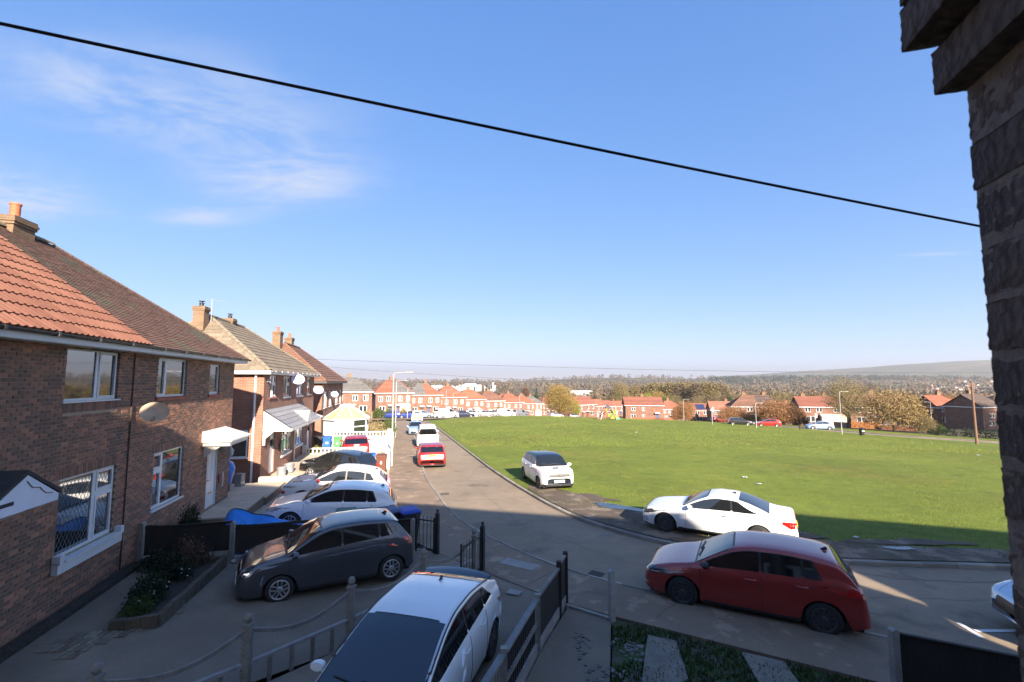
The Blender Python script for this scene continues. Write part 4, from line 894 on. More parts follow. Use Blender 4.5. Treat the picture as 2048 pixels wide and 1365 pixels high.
# ---- third pair and the houses farther off
FT = {}
def rooftile(c): 
    k = 'far_tile_%.2f_%.2f' % (c[0], c[2])
    return mat(k, c, .9, tone=tuple(min(1, x * 1.35) for x in c), var=[(1.2, .18), (9, .15)])
ORANGE, GREYR, BROWNR, REDR, DARKR = (.185, .072, .044), (.10, .095, .093), (.13, .066, .045), (.17, .064, .043), (.07, .05, .042)
def simple_house(name, label, loc, rotz, L=11.8, Dp=7.4, H=5.3, rise=2.9, hl=3.4, hr=3.4, roofs=(ORANGE,), wall=None, wins=None, doors=None, group=None, gauge=.34, chim=((.5, 1.3, 1),), white_low=None, side_win=False, canopy=True, full=True, eave=WHITE):
    o = thing(name, label, 'house', loc, rotz, group); wall = wall or HB4
    wins = wins if wins is not None else [(.08, .19, 3.3, 4.6), (.29, .40, 3.3, 4.6), (.60, .71, 3.3, 4.6), (.82, .92, 3.3, 4.6), (.10, .26, .9, 2.3), (.74, .90, .9, 2.3)]
    doors = doors if doors is not None else [(.36, .43), (.57, .64)]
    W_ = [(a * L, b * L, c, d) for a, b, c, d in wins]; Ds = [(a * L, b * L, .05, 2.1) for a, b in doors]
    w = MB(); wall_shell(w, 0, L, 0, Dp, -1.6, H, W_ + Ds); w.obj('wall', wall, o)
    for h in W_: window(o, *h, [(0, .5, 0, 1, 0), (.5, 1, 0, 1, 1)] if full else [(0, .5, 0, 1, 0), (.5, 1, 0, 1, 0)], bar=.09, glass=FARGLASS, sill=(WHITE, .08) if full else None)
    for h in Ds:
        d = MB(); d.box(h[0], .05, h[2], h[1], .1, h[3]); d.obj('door', random.choice([WHITE, mat('brown_door', (.1, .05, .03), .5), mat('blue_door', (.04, .07, .16), .5)]), o)
    if side_win:
        M_ = Matrix.Rotation(rad(-90), 4, 'Z'); M_.translation = (-.07, 4.2, 0); window(o, .0, 1.0, 3.3, 4.5, bar=.09, M=M_, glass=FARGLASS)
    A, B, C, E, P, Q = hip_roof_planes(L, Dp, .35, H - .02, H + rise, hl, hr)
    if len(roofs) == 1: parts_ = [(roofs[0], -9, 99)]
    else: parts_ = [(roofs[0], -9, L / 2), (roofs[1], L / 2, 99)]
    for kk, (c, x0, x1) in enumerate(parts_):
        rm = MB()
        for nm, a, b, p, q in planes(A, B, C, E, P, Q):
            if p is q and (p - (a + b) / 2).length < .5: continue
            if nm == 'left' and (kk == 1 or not hl): continue
            if nm == 'right' and (kk != len(parts_) - 1 or not hr): continue
            u, v, n, vl, ua, ub = roof_plane_frame(a, b, p, q)
            if nm == 'front': slope_rows(rm, a, u, v, n, vl, lambda t_: max(ua(t_), x0 + .35) if x0 > -5 else ua(t_), lambda t_: min(ub(t_), x1 + .35) if x1 < 90 else ub(t_), gauge, .045)
            elif nm == 'back':
                W2 = L + .7; slope_rows(rm, a, u, v, n, vl, lambda t_: max(ua(t_), W2 - x1 - .35) if x1 < 90 else ua(t_), lambda t_: min(ub(t_), W2 - x0 - .35) if x0 > -5 else ub(t_), gauge, .045)
            else: slope_rows(rm, a, u, v, n, vl, ua, ub, gauge, .045)
        rm.obj('roof', rooftile(c), o, fixn=False)
    if not hl or not hr:
        gm_ = MB()
        for xx, hh in ((0, hl), (L, hr)):
            if not hh:
                q = [(xx, 0, H), (xx, Dp, H), (xx, Dp / 2, H + rise - .08)]; gm_.face(q, uv=[(p[1], p[2]) for p in q])
        gm_.obj('gable', wall, o)
    rd = MB(); ridge_run(rd, P + up * .04, Q + up * .04, .13, .6)
    for a, b in ((A, P), (E, P)) if hl else (): ridge_run(rd, a + up * .03, b + up * .03, .11, .6)
    for a, b in ((B, Q), (C, Q)) if hr else (): ridge_run(rd, a + up * .03, b + up * .03, .11, .6)
    rd.obj('ridge_tiles', rooftile(tuple(min(1, k * 1.25) for k in roofs[0])), o)
    f = MB(); f.box(-.37, -.40, H - .18, L + .37, -.35, H - .02); f.box(-.35, -.35, H - .2, L + .35, Dp + .35, H - .17); f.box(-.40, -.35, H - .18, -.35, Dp + .35, H - .02); f.obj('fascia', eave, o)
    for (fx, ch, pots) in chim: chimney(o, fx * L, Dp / 2 + .4, H + rise - .9, H + rise + ch - .4, .9, .6, pots)
    if canopy:
        for (a, b) in doors:
            c = MB(); c.prism([(-.9, 2.3), (-.9, 2.38), (0, 2.65), (0, 2.3)], a * L - .3, b * L + .3, 'x'); c.obj('door_canopy', mat('white_canopy', (.6, .58, .55), .6), o)
    if white_low:
        b = MB(); b.box(white_low[0] * L, -1.3, -.6, white_low[1] * L, 0, 2.3); b.prism([(-1.45, 2.3), (-1.45, 2.4), (0, 2.9), (0, 2.3)], white_low[0] * L - .1, white_low[1] * L + .1, 'x'); b.obj('porch', RENDER, o)
    return o
zb3 = T(*xy(45, -6)) + .35
h3 = simple_house('brick_house', 'third brick pair along the street with dark brown hip roof and conservatory', (*xy(39.1, RW), zb3), STREET, L=11.8, Dp=7.4, H=5.05 - zb3, rise=3.2, roofs=(BROWNR,), wall=HB2, chim=((.22, 1.35, 1), (.55, 1.2, 1)), eave=GUTTER)
dish(h3, (9.6, -.5, 2.9), .36, (.42, .4, .56), (-.85, -.42, .42)); dish(h3, (11.9, -.6, 2.8), .36, (.42, .4, .57), (-.85, -.42, .42)); dish(h3, (3.6, -.4, 4.3), .32, (.42, .41, .56), (-.85, -.42, .42))
dpn = MB(); dpn.tube([(.05, -.06, 0), (.05, -.06, 5.1)], .05, 8); dpn.obj('downpipe', GUTTER, h3)
# octagonal white conservatory in front of the third pair
def conservatory():
    o = thing('conservatory', 'white octagonal conservatory with pale yellow pyramid roof and finials', 'conservatory', (*xy(40.3, -4.9), zb3 - .1), STREET)
    n = 8; r_ = 1.75; P_ = [(r_ * math.cos(math.pi / 8 + k * math.pi / 4), r_ * math.sin(math.pi / 8 + k * math.pi / 4)) for k in range(n)]
    w = MB()
    for k in range(n):
        a, b = Vector((*P_[k], 0)), Vector((*P_[(k + 1) % n], 0)); d = (b - a).normalized(); nn = Vector((d.y, -d.x, 0))
        ang = math.atan2(d.y, d.x); M_ = Matrix.Translation(a) @ Matrix.Rotation(ang, 4, 'Z'); ln = (b - a).length
        solid = k in (1, 2, 3)
        w.box(0, -.05, -.6, ln, .05, 2.5 if solid else .62, M=M_)
        if not solid:
            w.box(0, -.05, .62, .09, .05, 2.5, M=M_); w.box(ln - .09, -.05, .62, ln, .05, 2.5, M=M_); w.box(.09, -.05, 2.38, ln - .09, .05, 2.5, M=M_); w.box(.09, -.05, 1.9, ln - .09, .05, 1.98, M=M_)
            g = MB(); g.box(.08, -.01, .62, ln - .08, .01, 2.4, M=M_); g.obj('pane', HGLASS, o)
        elif k == 3:
            g = MB(); g.lathe([(.0, -.07), (.26, -.07), (.27, -.05)], 18, axis='y', M=M_ @ Matrix.Translation((ln / 2, 0, 1.5)) @ Matrix.Diagonal((1, 1, 1.8, 1))); g.lathe([(.0, .07), (.26, .07), (.27, .05)], 18, axis='y', M=M_ @ Matrix.Translation((ln / 2, 0, 1.5)) @ Matrix.Diagonal((1, 1, 1.8, 1))); g.obj('oval_window', mat('grey_obscured_glass', (.25, .26, .28), .3), o)
    w.obj('wall', mat('conservatory_white', (.50, .50, .50), .4, var=(5, .05)), o)
    rf = MB(); ap = Vector((-.0, .0, 3.75))
    for k in range(n):
        a = Vector((P_[k][0] * 1.1, P_[k][1] * 1.1, 2.5)); b = Vector((P_[(k + 1) % n][0] * 1.1, P_[(k + 1) % n][1] * 1.1, 2.5)); t0 = ap + (a - ap) * .28; t1 = ap + (b - ap) * .28
        rf.face([a, b, t1, t0]); rf.face([t0, t1, Vector((0, 0, t0.z))])
    ro = rf.obj('roof', mat('pale_yellow_roof', (.40, .32, .175), .5, var=(3, .08)), o)
    fn = MB()
    for k in range(n):
        a = Vector((P_[k][0] * 1.1, P_[k][1] * 1.1, 2.5)); fn.tube([a + up * .02, ap + (a - ap) * .28 + up * .03], .035, 6); q = ap + (a - ap) * .28; fn.tube([q, q + up * .28], [.05, .01], 6)
        b = Vector((P_[(k + 1) % n][0] * 1.1, P_[(k + 1) % n][1] * 1.1, 2.5)); fn.tube([a, b], .06, 6)
    fn.obj('roof_trim', WHITE, ro)
    return o
conservatory()
# ------------------------------------------------------------------ vehicles
def paint(name, c, metal=.0, rough=.32): return mat('paint_' + name, c, rough, metal=metal, coat=1.0, var=(40, .02))
CARGLASS = glassmat('car_glass', (.010, .012, .013), .02); CARGLASS.node_tree.nodes['Principled BSDF'].inputs['IOR'].default_value = 1.6
TINT = glassmat('tinted_car_glass', (.006, .006, .007), .03)
LAMP = mat('clear_lamp', (.55, .57, .6), .12, metal=.55, spec=.9, coat=1)
DARKLAMP = mat('dark_lamp', (.08, .085, .095), .1, metal=.5, coat=1)
TAIL = mat('red_lamp', (.42, .012, .010), .12, coat=1)
CHROME = mat('chrome', (.7, .7, .72), .12, metal=1)
ALLOY = mat('silver_alloy', (.5, .5, .52), .3, metal=.8)
BLKALLOY = mat('black_alloy', (.065, .065, .068), .35, metal=.3)
YPLATE = mat('yellow_plate', (.72, .46, .03), .5); WPLATE = mat('white_plate', (.72, .72, .70), .5); PLATETXT = mat('plate_letters', (.03, .03, .03), .6)
# profiles: u metres from the nose -> (centre line height, shoulder height)
PROF = {
 'hatch': dict(L=4.26, W=1.79, H=1.48, wb=2.63, fo=.86, tr=.325,
   zc=[(0, .50), (.03, .60), (.10, .69), (.25, .76), (.6, .87), (1.12, .985), (1.5, 1.19), (1.92, 1.395), (2.3, 1.465), (2.8, 1.48), (3.35, 1.45), (3.75, 1.385), (3.93, 1.24), (4.08, 1.03), (4.17, .93), (4.22, .75), (4.26, .52)],
   zs=[(0, .47), (.03, .56), (.10, .65), (.25, .72), (.6, .83), (1.12, .915), (2.0, .945), (3.0, .975), (3.7, 1.0), (3.95, .98), (4.10, .93), (4.18, .84), (4.22, .70), (4.26, .49)],
   ws=(1.16, 1.93), rw=(3.80, 4.10), dlo=(1.28, 3.50, 3.30), pil=[2.42, 3.18], doors=[(1.22, 2.42), (2.42, 3.35)]),
 'supermini': dict(L=3.94, W=1.70, H=1.50, wb=2.49, fo=.86, tr=.305,
   zc=[(0, .52), (.03, .64), (.10, .76), (.25, .84), (.5, .92), (.95, 1.01), (1.3, 1.20), (1.72, 1.42), (2.1, 1.49), (2.6, 1.50), (3.1, 1.47), (3.45, 1.42), (3.62, 1.25), (3.76, 1.07), (3.86, .95), (3.91, .75), (3.94, .50)],
   zs=[(0, .49), (.03, .60), (.10, .71), (.25, .79), (.5, .86), (.95, .925), (1.8, .96), (2.8, 1.02), (3.4, 1.06), (3.65, 1.04), (3.78, .98), (3.87, .86), (3.91, .70), (3.94, .47)],
   ws=(.99, 1.74), rw=(3.48, 3.77), dlo=(1.08, 3.38, 3.20), pil=[2.18, 3.05], doors=[(1.05, 2.18), (2.18, 3.05)]),
 'civic': dict(L=4.30, W=1.77, H=1.44, wb=2.60, fo=.90, tr=.32,
   zc=[(0, .48), (.03, .58), (.10, .68), (.3, .78), (.5, .85), (.76, .93), (1.25, 1.16), (1.85, 1.375), (2.25, 1.435), (2.7, 1.44), (3.2, 1.395), (3.6, 1.31), (3.85, 1.20), (4.02, 1.14), (4.10, .98), (4.2, .86), (4.27, .70), (4.30, .50)],
   zs=[(0, .45), (.03, .55), (.10, .64), (.3, .74), (.5, .80), (.76, .86), (2.0, .94), (3.0, 1.00), (3.6, 1.06), (3.9, 1.06), (4.02, 1.0), (4.1, .92), (4.2, .8), (4.27, .66), (4.30, .47)],
   ws=(.79, 1.87), rw=(3.28, 3.86), dlo=(1.0, 3.52, 3.20), pil=[2.35, 3.12], doors=[(1.1, 2.35), (2.35, 3.1)]),
 'crossover': dict(L=4.2, W=1.80, H=1.58, wb=2.53, fo=.86, tr=.34,
   zc=[(0, .58), (.03, .70), (.10, .82), (.25, .90), (.6, 1.0), (1.15, 1.09), (1.5, 1.29), (1.85, 1.48), (2.2, 1.565), (2.6, 1.58), (3.2, 1.53), (3.6, 1.44), (3.82, 1.26), (3.98, 1.10), (4.10, 1.0), (4.16, .8), (4.2, .55)],
   zs=[(0, .55), (.03, .66), (.10, .78), (.25, .86), (.6, .95), (1.15, 1.01), (2.0, 1.04), (2.9, 1.08), (3.5, 1.14), (3.85, 1.1), (4.02, 1.0), (4.12, .9), (4.16, .74), (4.2, .52)],
   ws=(1.2, 1.87), rw=(3.64, 3.98), dlo=(1.3, 3.48, 3.28), pil=[2.38, 3.1], doors=[(1.25, 2.38), (2.38, 3.15)]),
 'coupe': dict(L=4.59, W=1.77, H=1.40, wb=2.76, fo=.80, tr=.325,
   zc=[(0, .50), (.03, .60), (.08, .68), (.2, .76), (.5, .84), (1.0, .91), (1.32, .955), (1.7, 1.16), (2.1, 1.335), (2.45, 1.395), (2.8, 1.39), (3.2, 1.31), (3.6, 1.16), (3.92, 1.02), (4.1, .985), (4.4, .97), (4.52, .94), (4.56, .75), (4.59, .50)],
   zs=[(0, .47), (.03, .56), (.08, .64), (.2, .72), (.5, .79), (1.0, .85), (1.32, .88), (2.2, .90), (3.2, .93), (3.8, .96), (4.1, .955), (4.4, .93), (4.52, .89), (4.56, .71), (4.59, .47)],
   ws=(1.37, 2.12), rw=(3.02, 3.86), dlo=(1.52, 3.62, 2.95), pil=[2.82], doors=[(1.45, 2.84)]),
 'city': dict(L=3.89, W=1.75, H=1.51, wb=2.53, fo=.66, tr=.315,
   zc=[(0, .60), (.02, .74), (.06, .86), (.15, .93), (.4, .98), (.85, 1.02), (1.15, 1.24), (1.42, 1.42), (1.75, 1.49), (2.2, 1.51), (2.8, 1.49), (3.25, 1.44), (3.55, 1.24), (3.72, 1.05), (3.82, .95), (3.87, .75), (3.89, .52)],
   zs=[(0, .57), (.02, .70), (.06, .82), (.15, .89), (.4, .935), (.85, .96), (2.0, .98), (3.0, 1.0), (3.4, 1.01), (3.62, 1.0), (3.75, .95), (3.83, .86), (3.87, .70), (3.89, .49)],
   ws=(.90, 1.42), rw=(3.28, 3.72), dlo=(1.0, 3.25, 3.05), pil=[2.05], doors=[(.95, 2.1), (2.1, 2.95)]),
 'van': dict(L=4.85, W=1.95, H=1.95, wb=2.93, fo=.95, tr=.33,
   zc=[(0, .6), (.03, .75), (.1, .92), (.3, 1.05), (.7, 1.17), (1.0, 1.28), (1.4, 1.62), (1.72, 1.86), (2.0, 1.92), (3.0, 1.95), (4.5, 1.93), (4.72, 1.88), (4.78, 1.55), (4.82, 1.1), (4.84, .7), (4.85, .5)],
   zs=[(0, .57), (.03, .71), (.1, .87), (.3, .99), (.7, 1.08), (1.0, 1.12), (2.0, 1.14), (4.6, 1.14), (4.72, 1.12), (4.80, .95), (4.84, .64), (4.85, .47)],
   ws=(1.04, 1.7), rw=(4.735, 4.79), dlo=(1.2, 2.35, 2.3), pil=[], doors=[(1.1, 2.3)]),
}
WH = {}
def wheel_meshes(tr, style, m):
    k = (round(tr, 3), style, m.name)
    if k in WH: return WH[k]
    b = MB(); w = .2; rr = tr * .68
    b.lathe([(rr, -w / 2 + .02), (rr + .015, -w / 2), (tr - .03, -w / 2), (tr - .008, -w / 2 + .02), (tr, -w / 2 + .05), (tr, w / 2 - .05), (tr - .008, w / 2 - .02), (tr - .03, w / 2), (rr + .015, w / 2), (rr, w / 2 - .02)], 28, axis='y'); ty = b.mesh('wheel', RUBBER, 50)
    r = MB(); r.lathe([(rr - .025, .015), (rr - .025, .085), (rr - .005, .094), (rr + .004, .088), (rr + .004, -.08)], 28, axis='y')
    n, wd = {'five_twin': (5, .022), 'multi': (10, .016), 'five': (5, .05)}[style]
    for i in range(n):
        a = 2 * math.pi * i / n
        for off in ((-.034, .034) if style == 'five_twin' else (0,) if style == 'five' else (-.011, .011)):
            M_ = Matrix.Rotation(a, 4, 'Y') @ Matrix.Translation((off, 0, 0)); h0, h1 = .04, rr - .015
            sp = off * 1.1 if style == 'multi' else off * .3
            p = [(-wd * .6, .055, h0), (wd * .6, .055, h0), (wd + sp, .075, h1), (-wd + sp, .075, h1), (-wd * .6, .085, h0), (wd * .6, .085, h0), (wd * .7 + sp, .092, h1), (-wd * .7 + sp, .092, h1)]
            p = [tuple(M_ @ Vector(q)) for q in p]; i0 = len(r.v); r.v += p
            for f in ((0, 3, 2, 1), (4, 5, 6, 7), (0, 1, 5, 4), (1, 2, 6, 5), (2, 3, 7, 6), (3, 0, 4, 7)): r.f.append(tuple(i0 + q for q in f)); r.mi.append(0); r.tone.append(0)
    r.lathe([(.0, .098), (.05, .095), (.065, .08), (.065, .03)], 16, axis='y'); r.lathe([(rr - .02, .0), (.0, .0)], 24, axis='y', mi=1)
    rim = r.mesh('rim', [m, BLACKPL], 40); WH[k] = (ty, rim); return WH[k]
def rrect(x0, x1, z0, z1, r=.03, n=3):
    out = []
    for cx, cz, a0 in ((x1 - r, z1 - r, 0), (x0 + r, z1 - r, 90), (x0 + r, z0 + r, 180), (x1 - r, z0 + r, 270)):
        for k in range(n + 1): a = rad(a0 + 90 * k / n); out.append((cx + r * math.cos(a), cz + r * math.sin(a)))
    return out
def make_car(label, prof, col, loc, heading, cat='car', name='parked_car', roofcol=None, wheel=('multi', None), head=None, tail=None, grille=None, plates=None, detail=True, scale=None, rear_glass=None, spoiler=None, mirrorcol=None, badge=True, group=None, glass=None, z=None, chrome=None, extra=None, tailm=None, slamps=()):
    p = PROF[prof]; S = scale or (1, 1, 1); L, Wd = p['L'] * S[0], p['W'] * S[1]; tr = p['tr'] * (S[2] if S[2] < 1 else 1)
    zc0, zs0 = pchip([a for a, b in p['zc']], [b for a, b in p['zc']]), pchip([a for a, b in p['zs']], [b for a, b in p['zs']])
    zc = lambda u: zc0(u / S[0]) * S[2]; zs = lambda u: min(zs0(u / S[0]) * S[2], zc(u) - .012)
    kf = pchip([0, .03, .08, .18, .4, .8, 1.3, L - 1.0, L - .5, L - .2, L - .08, L - .03, L], [.66, .76, .835, .895, .95, .985, 1, 1, .985, .955, .92, .87, .80])
    uf, ur = p['fo'] * S[0], (p['fo'] + p['wb']) * S[0]; Ra = tr + .055
    hw = lambda u: Wd / 2 * kf(u)
    def zb(u):
        z = .205 + .06 * sstep(.35, 0, u) + .08 * sstep(L - .35, L, u)
        for uw in (uf, ur):
            d = abs(u - uw)
            if d < Ra: z = max(z, tr + math.sqrt(Ra * Ra - d * d) * .98 - .01)
        return z
    def section(u):
        w, zS, zC, z0 = hw(u), zs(u), zc(u), zb(u); rows = []
        z0 = min(z0, zS - .02)
        for i in range(7):
            t_ = i / 6; zz = z0 + (zS - z0) * t_; q = clamp((zz - .2) / max(zS - .2, .05)); b = 1 - .055 * ((q - .52) / .52) ** 2 + (.006 if abs(q - .80) < .09 else 0)
            arch = .018 * max(sstep(Ra + .10, Ra, abs(u - uf)), sstep(Ra + .10, Ra, abs(u - ur))) * (1 - t_ * .8) if t_ < .9 else 0
            rows.append((w * b + arch * .6, zz))
        yS = rows[-1][0]; gh = clamp((zC - zS) / .42); zE = zC - (.012 + .05 * gh); y0 = yS - .022
        yT = y0 - max(zE - zS, 0) * .30 - .01
        for j in range(1, 6):
            t_ = j / 5; rows.append((y0 + (yT - y0) * t_, zS + .008 + (zE - zS - .008) * t_))
        rows += [(yT - .028, zE + (zC - zE) * .45), (yT * .86, zC - .012 * gh - .004), (yT * .48, zC - .003), (0, zC)]
        return rows, (y0, yT, zS, zE, zC)
    us = set(np.linspace(0, L, 44).tolist()) | {.015, .03, .06, .1, .15, L - .015, L - .03, L - .06, L - .1, L - .15}
    for uw in (uf, ur):
        us |= {uw + Ra * math.cos(math.pi * k / 14) for k in range(15)}
    for a, b in p['doors']: us |= {a * S[0], b * S[0]}
    us = sorted(us); keep = [us[0]]
    for u in us[1:]:
        if u - keep[-1] > .011: keep.append(u)
    us = keep; nr = 16; sec = [section(u)[0] for u in us]
    root = thing(name, label, cat, (0, 0, 0), 0, group)
    # full grid, one side mirrored; faces sorted into body, roof and doors
    V = []; 
    for side in (1, -1):
        for i, u in enumerate(us):
            for (y, z_) in sec[i]: V.append((L / 2 - u, y * side, z_))
    n1 = len(us) * nr; F = []; K = []
    dr = [(a * S[0], b * S[0]) for a, b in p['doors']]
    for si, side in enumerate((1, -1)):
        for i in range(len(us) - 1):
            um = (us[i] + us[i + 1]) / 2
            for j in range(nr - 1):
                a = si * n1 + i * nr + j; q = (a, a + nr, a + nr + 1, a + 1); F.append(q if side > 0 else q[::-1])
                k = 'body'
                if j < 6:
                    for di, (d0, d1) in enumerate(dr):
                        if d0 - .002 < um < d1 + .002: k = 'door%d_%d' % (di, si)
                elif roofcol and j >= 7 and p['ws'][0] * S[0] + .05 < um < p['rw'][1] * S[0] and (j >= 11 or um): k = 'roof'
                K.append(k)
    for i in (0, len(us) - 1):
        c = [i * nr + j for j in range(nr)] + [n1 + i * nr + j for j in range(nr)][::-1]
        F.append(tuple(c) if i else tuple(c[::-1])); K.append('body')
    me = bpy.data.meshes.new('body_all'); me.from_pydata(V, [], F); bm = bmesh.new(); bm.from_mesh(me); bmesh.ops.remove_doubles(bm, verts=bm.verts, dist=.0005); bm.normal_update()
    nv = {}
    kd = {}
    for v in bm.verts: kd[(round(v.co.x, 3), round(v.co.y, 3), round(v.co.z, 3))] = v.normal.copy()
    bvh = BVHTree.FromBMesh(bm); bm.free(); bpy.data.meshes.remove(me)
    def nrm(co): 
        return kd.get((round(co[0], 3), round(co[1], 3), round(co[2], 3)))
    cm = col
    objs = {}
    for k in ['body'] + (['roof'] if roofcol else []) + ['door%d_%d' % (d, s_) for d in range(len(dr)) for s_ in (0, 1)]:
        fs = [f for f, kk in zip(F, K) if kk == k]
        if not fs: continue
        idx = {}; vv = []; ff = []
        for f in fs:
            g = []
            for a in f:
                key = (round(V[a][0], 4), round(V[a][1], 4), round(V[a][2], 4))
                if key not in idx: idx[key] = len(vv); vv.append(V[a])
                if not g or g[-1] != idx[key]: g.append(idx[key])
            if len(set(g)) >= 3: ff.append(tuple(dict.fromkeys(g)))
        m_ = bpy.data.meshes.new(k); m_.from_pydata(vv, [], ff); m_.materials.append(roofcol if k == 'roof' else cm); m_.shade_smooth()
        ns = [nrm(c) or Vector((0, 0, 1)) for c in vv]
        try: m_.normals_split_custom_set_from_vertices([tuple(x) for x in ns])
        except Exception: pass
        objs[k] = link('door' if k.startswith('door') else 'roof_skin' if k == 'roof' else 'body', m_, root)
    # underbody and wheel wells
    ub_ = MB(); iw = Wd / 2 - .12
    ub_.box(-L / 2 + .12, -iw, .19, L / 2 - .15, iw, .34)
    for uw in (uf, ur):
        for sd in (1, -1):
            x = L / 2 - uw; rows = []
            for yy in (sd * (Wd / 2 - .035), sd * (Wd / 2 - .32)): rows.append([(x + (Ra + .005) * math.cos(math.pi * k / 12), yy, tr + (Ra + .005) * .985 * math.sin(math.pi * k / 12) - .012) for k in range(13)])
            ub_.grid(rows); ub_.face([(x + Ra * math.cos(math.pi * k / 12), sd * (Wd / 2 - .32), tr + Ra * math.sin(math.pi * k / 12)) for k in range(13)])
    ub_.obj('underbody', BLACKPL, root)
    ty, rim = wheel_meshes(tr, wheel[0], wheel[1] or ALLOY)
    for uw in (uf, ur):
        for sd in (1, -1):
            o = link('wheel', ty, root, (L / 2 - uw, sd * (Wd / 2 - .115), tr)); o.rotation_euler = (0, 0, 0 if sd > 0 else math.pi); link('rim', rim, o)
    # analytic patches for glass
    def side_pt(u, z_, sd, off):
        y0, yT, zS, zE, zC = section(u)[1]; t_ = (z_ - zS) / max(zE - zS, .05); y = y0 + (yT - y0) * t_ + off
        return (L / 2 - u, sd * y, z_ + off * .3)
    def side_patch(nm, b0, b1, t0, t1, m_, off, lo=.03, hi=.04, parent=root, na=9, nb=5):
        for sd in (1, -1):
            rows = []
            for i in range(na):
                a = i / (na - 1); r_ = []
                for j in range(nb):
                    b = j / (nb - 1); u = (b0 + (b1 - b0) * a) * (1 - b) + (t0 + (t1 - t0) * a) * b
                    _, (y0, yT, zS, zE, zC) = section(u); zl = zS + lo; zh = max(zE - hi, zl + .004); r_.append(side_pt(u, zl + (zh - zl) * b, sd, off))
                rows.append(r_)
            g = MB(); g.grid(rows); 
            inn = [[(q[0], q[1] - sd * .02, q[2]) for q in r] for r in rows]   # edges turned in
            ring = [r[0] for r in rows] + rows[-1][1:] + [r[-1] for r in rows[::-1]][1:] + rows[0][::-1][1:-1]; ringi = [(q[0], q[1] - sd * .02, q[2]) for q in ring]
            g.grid([ring + ring[:1], ringi + ringi[:1]]); g.obj(nm, m_, parent, 30)
    G_ = glass or CARGLASS
    f0, rb_, rt = [x * S[0] for x in p['dlo']]; fA = f0; 
    # the trim behind the glass
    side_patch('window_trim', fA - .06, rb_ + .04, fA + .0, rt + .05, BLACKPL, .004, .012, .022, na=26)
    cuts = [fA] + [x * S[0] for x in p['pil']] + [rb_]
    for i in range(len(cuts) - 1):
        a, b = cuts[i] + (.025 if i else 0), cuts[i + 1] - (.025 if i < len(cuts) - 2 else 0)
        last = i == len(cuts) - 2
        side_patch('side_window', a, b, a + (.02 if i == 0 else 0), (rt if last else b - .01), G_, .010, .032, .042, na=14)
    def top_patch(nm, u0, u1, m_, off, marg, ny=9, nu=7, tl=0.):
        rows = []
        for i in range(nu):
            u = u0 + (u1 - u0) * i / (nu - 1); _, (y0, yT, zS, zE, zC) = section(u); r_ = []
            sl = (zc(u + .02) - zc(u - .02)) / .04; nx, nz = sl, 1.; l = math.hypot(nx, nz); nx, nz = nx / l, nz / l
            for j in range(ny):
                f_ = -1 + 2 * j / (ny - 1); y = f_ * (yT - marg); ay = abs(y)
                zz = np.interp(ay, [0, yT * .48, yT * .86, yT - .028, yT], [zC, zC - .003, zC - .012 * clamp((zC - zS) / .42) - .004, zE + (zC - zE) * .45, zE])
                r_.append((L / 2 - u + nx * off, y, zz + nz * off))
            rows.append(r_)
        g = MB(); g.grid(rows); ring = [r[0] for r in rows] + rows[-1][1:] + [r[-1] for r in rows[::-1]][1:] + rows[0][::-1][1:-1]; g.grid([ring + ring[:1], [(q[0], q[1], q[2] - .02) for q in ring + ring[:1]]])
        return g.obj(nm, m_, root, 30)
    w0, w1 = [x * S[0] for x in p['ws']]; r0, r1 = [x * S[0] for x in p['rw']]
    top_patch('windscreen_trim', w0 - .03, w1 + .01, BLACKPL, .004, .022)
    top_patch('windscreen', w0 + .02, w1 - .025, G_ if prof != 'city' else CARGLASS, .009, .055)
    def decal(nm, poly, axis, m_, off=.008, par=None, res=.07, thick=.015, mirror=False):
        """panel laid on the skin: outline in (y,z) seen along x, or (x,z) seen along y, cut fine enough to follow the curve"""
        out = None
        for ms in ((1, -1) if mirror else (1,)):
            bm = bmesh.new(); pts = [(a * ms, b) for a, b in poly] if abs(axis[0]) else [(a, b) for a, b in poly]
            bm.faces.new([bm.verts.new((a, b, 0)) for a, b in pts])
            for ax in (0, 1):
                lo_, hi_ = min(q[ax] for q in pts), max(q[ax] for q in pts); n_ = int((hi_ - lo_) / res)
                for k in range(1, n_ + 1):
                    c_ = lo_ + (hi_ - lo_) * k / (n_ + 1); bmesh.ops.bisect_plane(bm, geom=bm.verts[:] + bm.edges[:] + bm.faces[:], plane_co=(c_, 0, 0) if ax == 0 else (0, c_, 0), plane_no=(1, 0, 0) if ax == 0 else (0, 1, 0))
            be = [e for e in bm.edges if e.is_boundary]; ret = bmesh.ops.extrude_edge_only(bm, edges=be); low = {v for v in ret['geom'] if isinstance(v, bmesh.types.BMVert)}
            dv = Vector(axis); ms_ = ms if abs(axis[1]) else 1
            dv = Vector((axis[0], axis[1] * ms_, 0)); lastp = None
            for v in bm.verts:
                a, b = v.co.x, v.co.y; o_ = Vector((-dv.x * 4, a, b)) if abs(axis[0]) else Vector((a, -dv.y * 4, b))
                h = bvh.ray_cast(o_, dv)
                if h[0] is None:
                    q = bvh.find_nearest(Vector((-dv.x * L / 2, a, b)) if abs(axis[0]) else Vector((a, -dv.y * Wd / 2, b))); h = q
                pos, nn = h[0], h[1]
                if nn.dot(dv) > 0: nn = -nn
                v.co = pos + nn * (off - (thick if v in low else 0))
            bmesh.ops.recalc_face_normals(bm, faces=bm.faces); me_ = bpy.data.meshes.new(nm); bm.to_mesh(me_); bm.free(); me_.materials.append(m_); me_.shade_smooth(); me_.set_sharp_from_angle(angle=rad(35)); out = link(nm, me_, par or root)
        return out
    hwf = Wd / 2; FR, RE = (-1, 0, 0), (1, 0, 0)
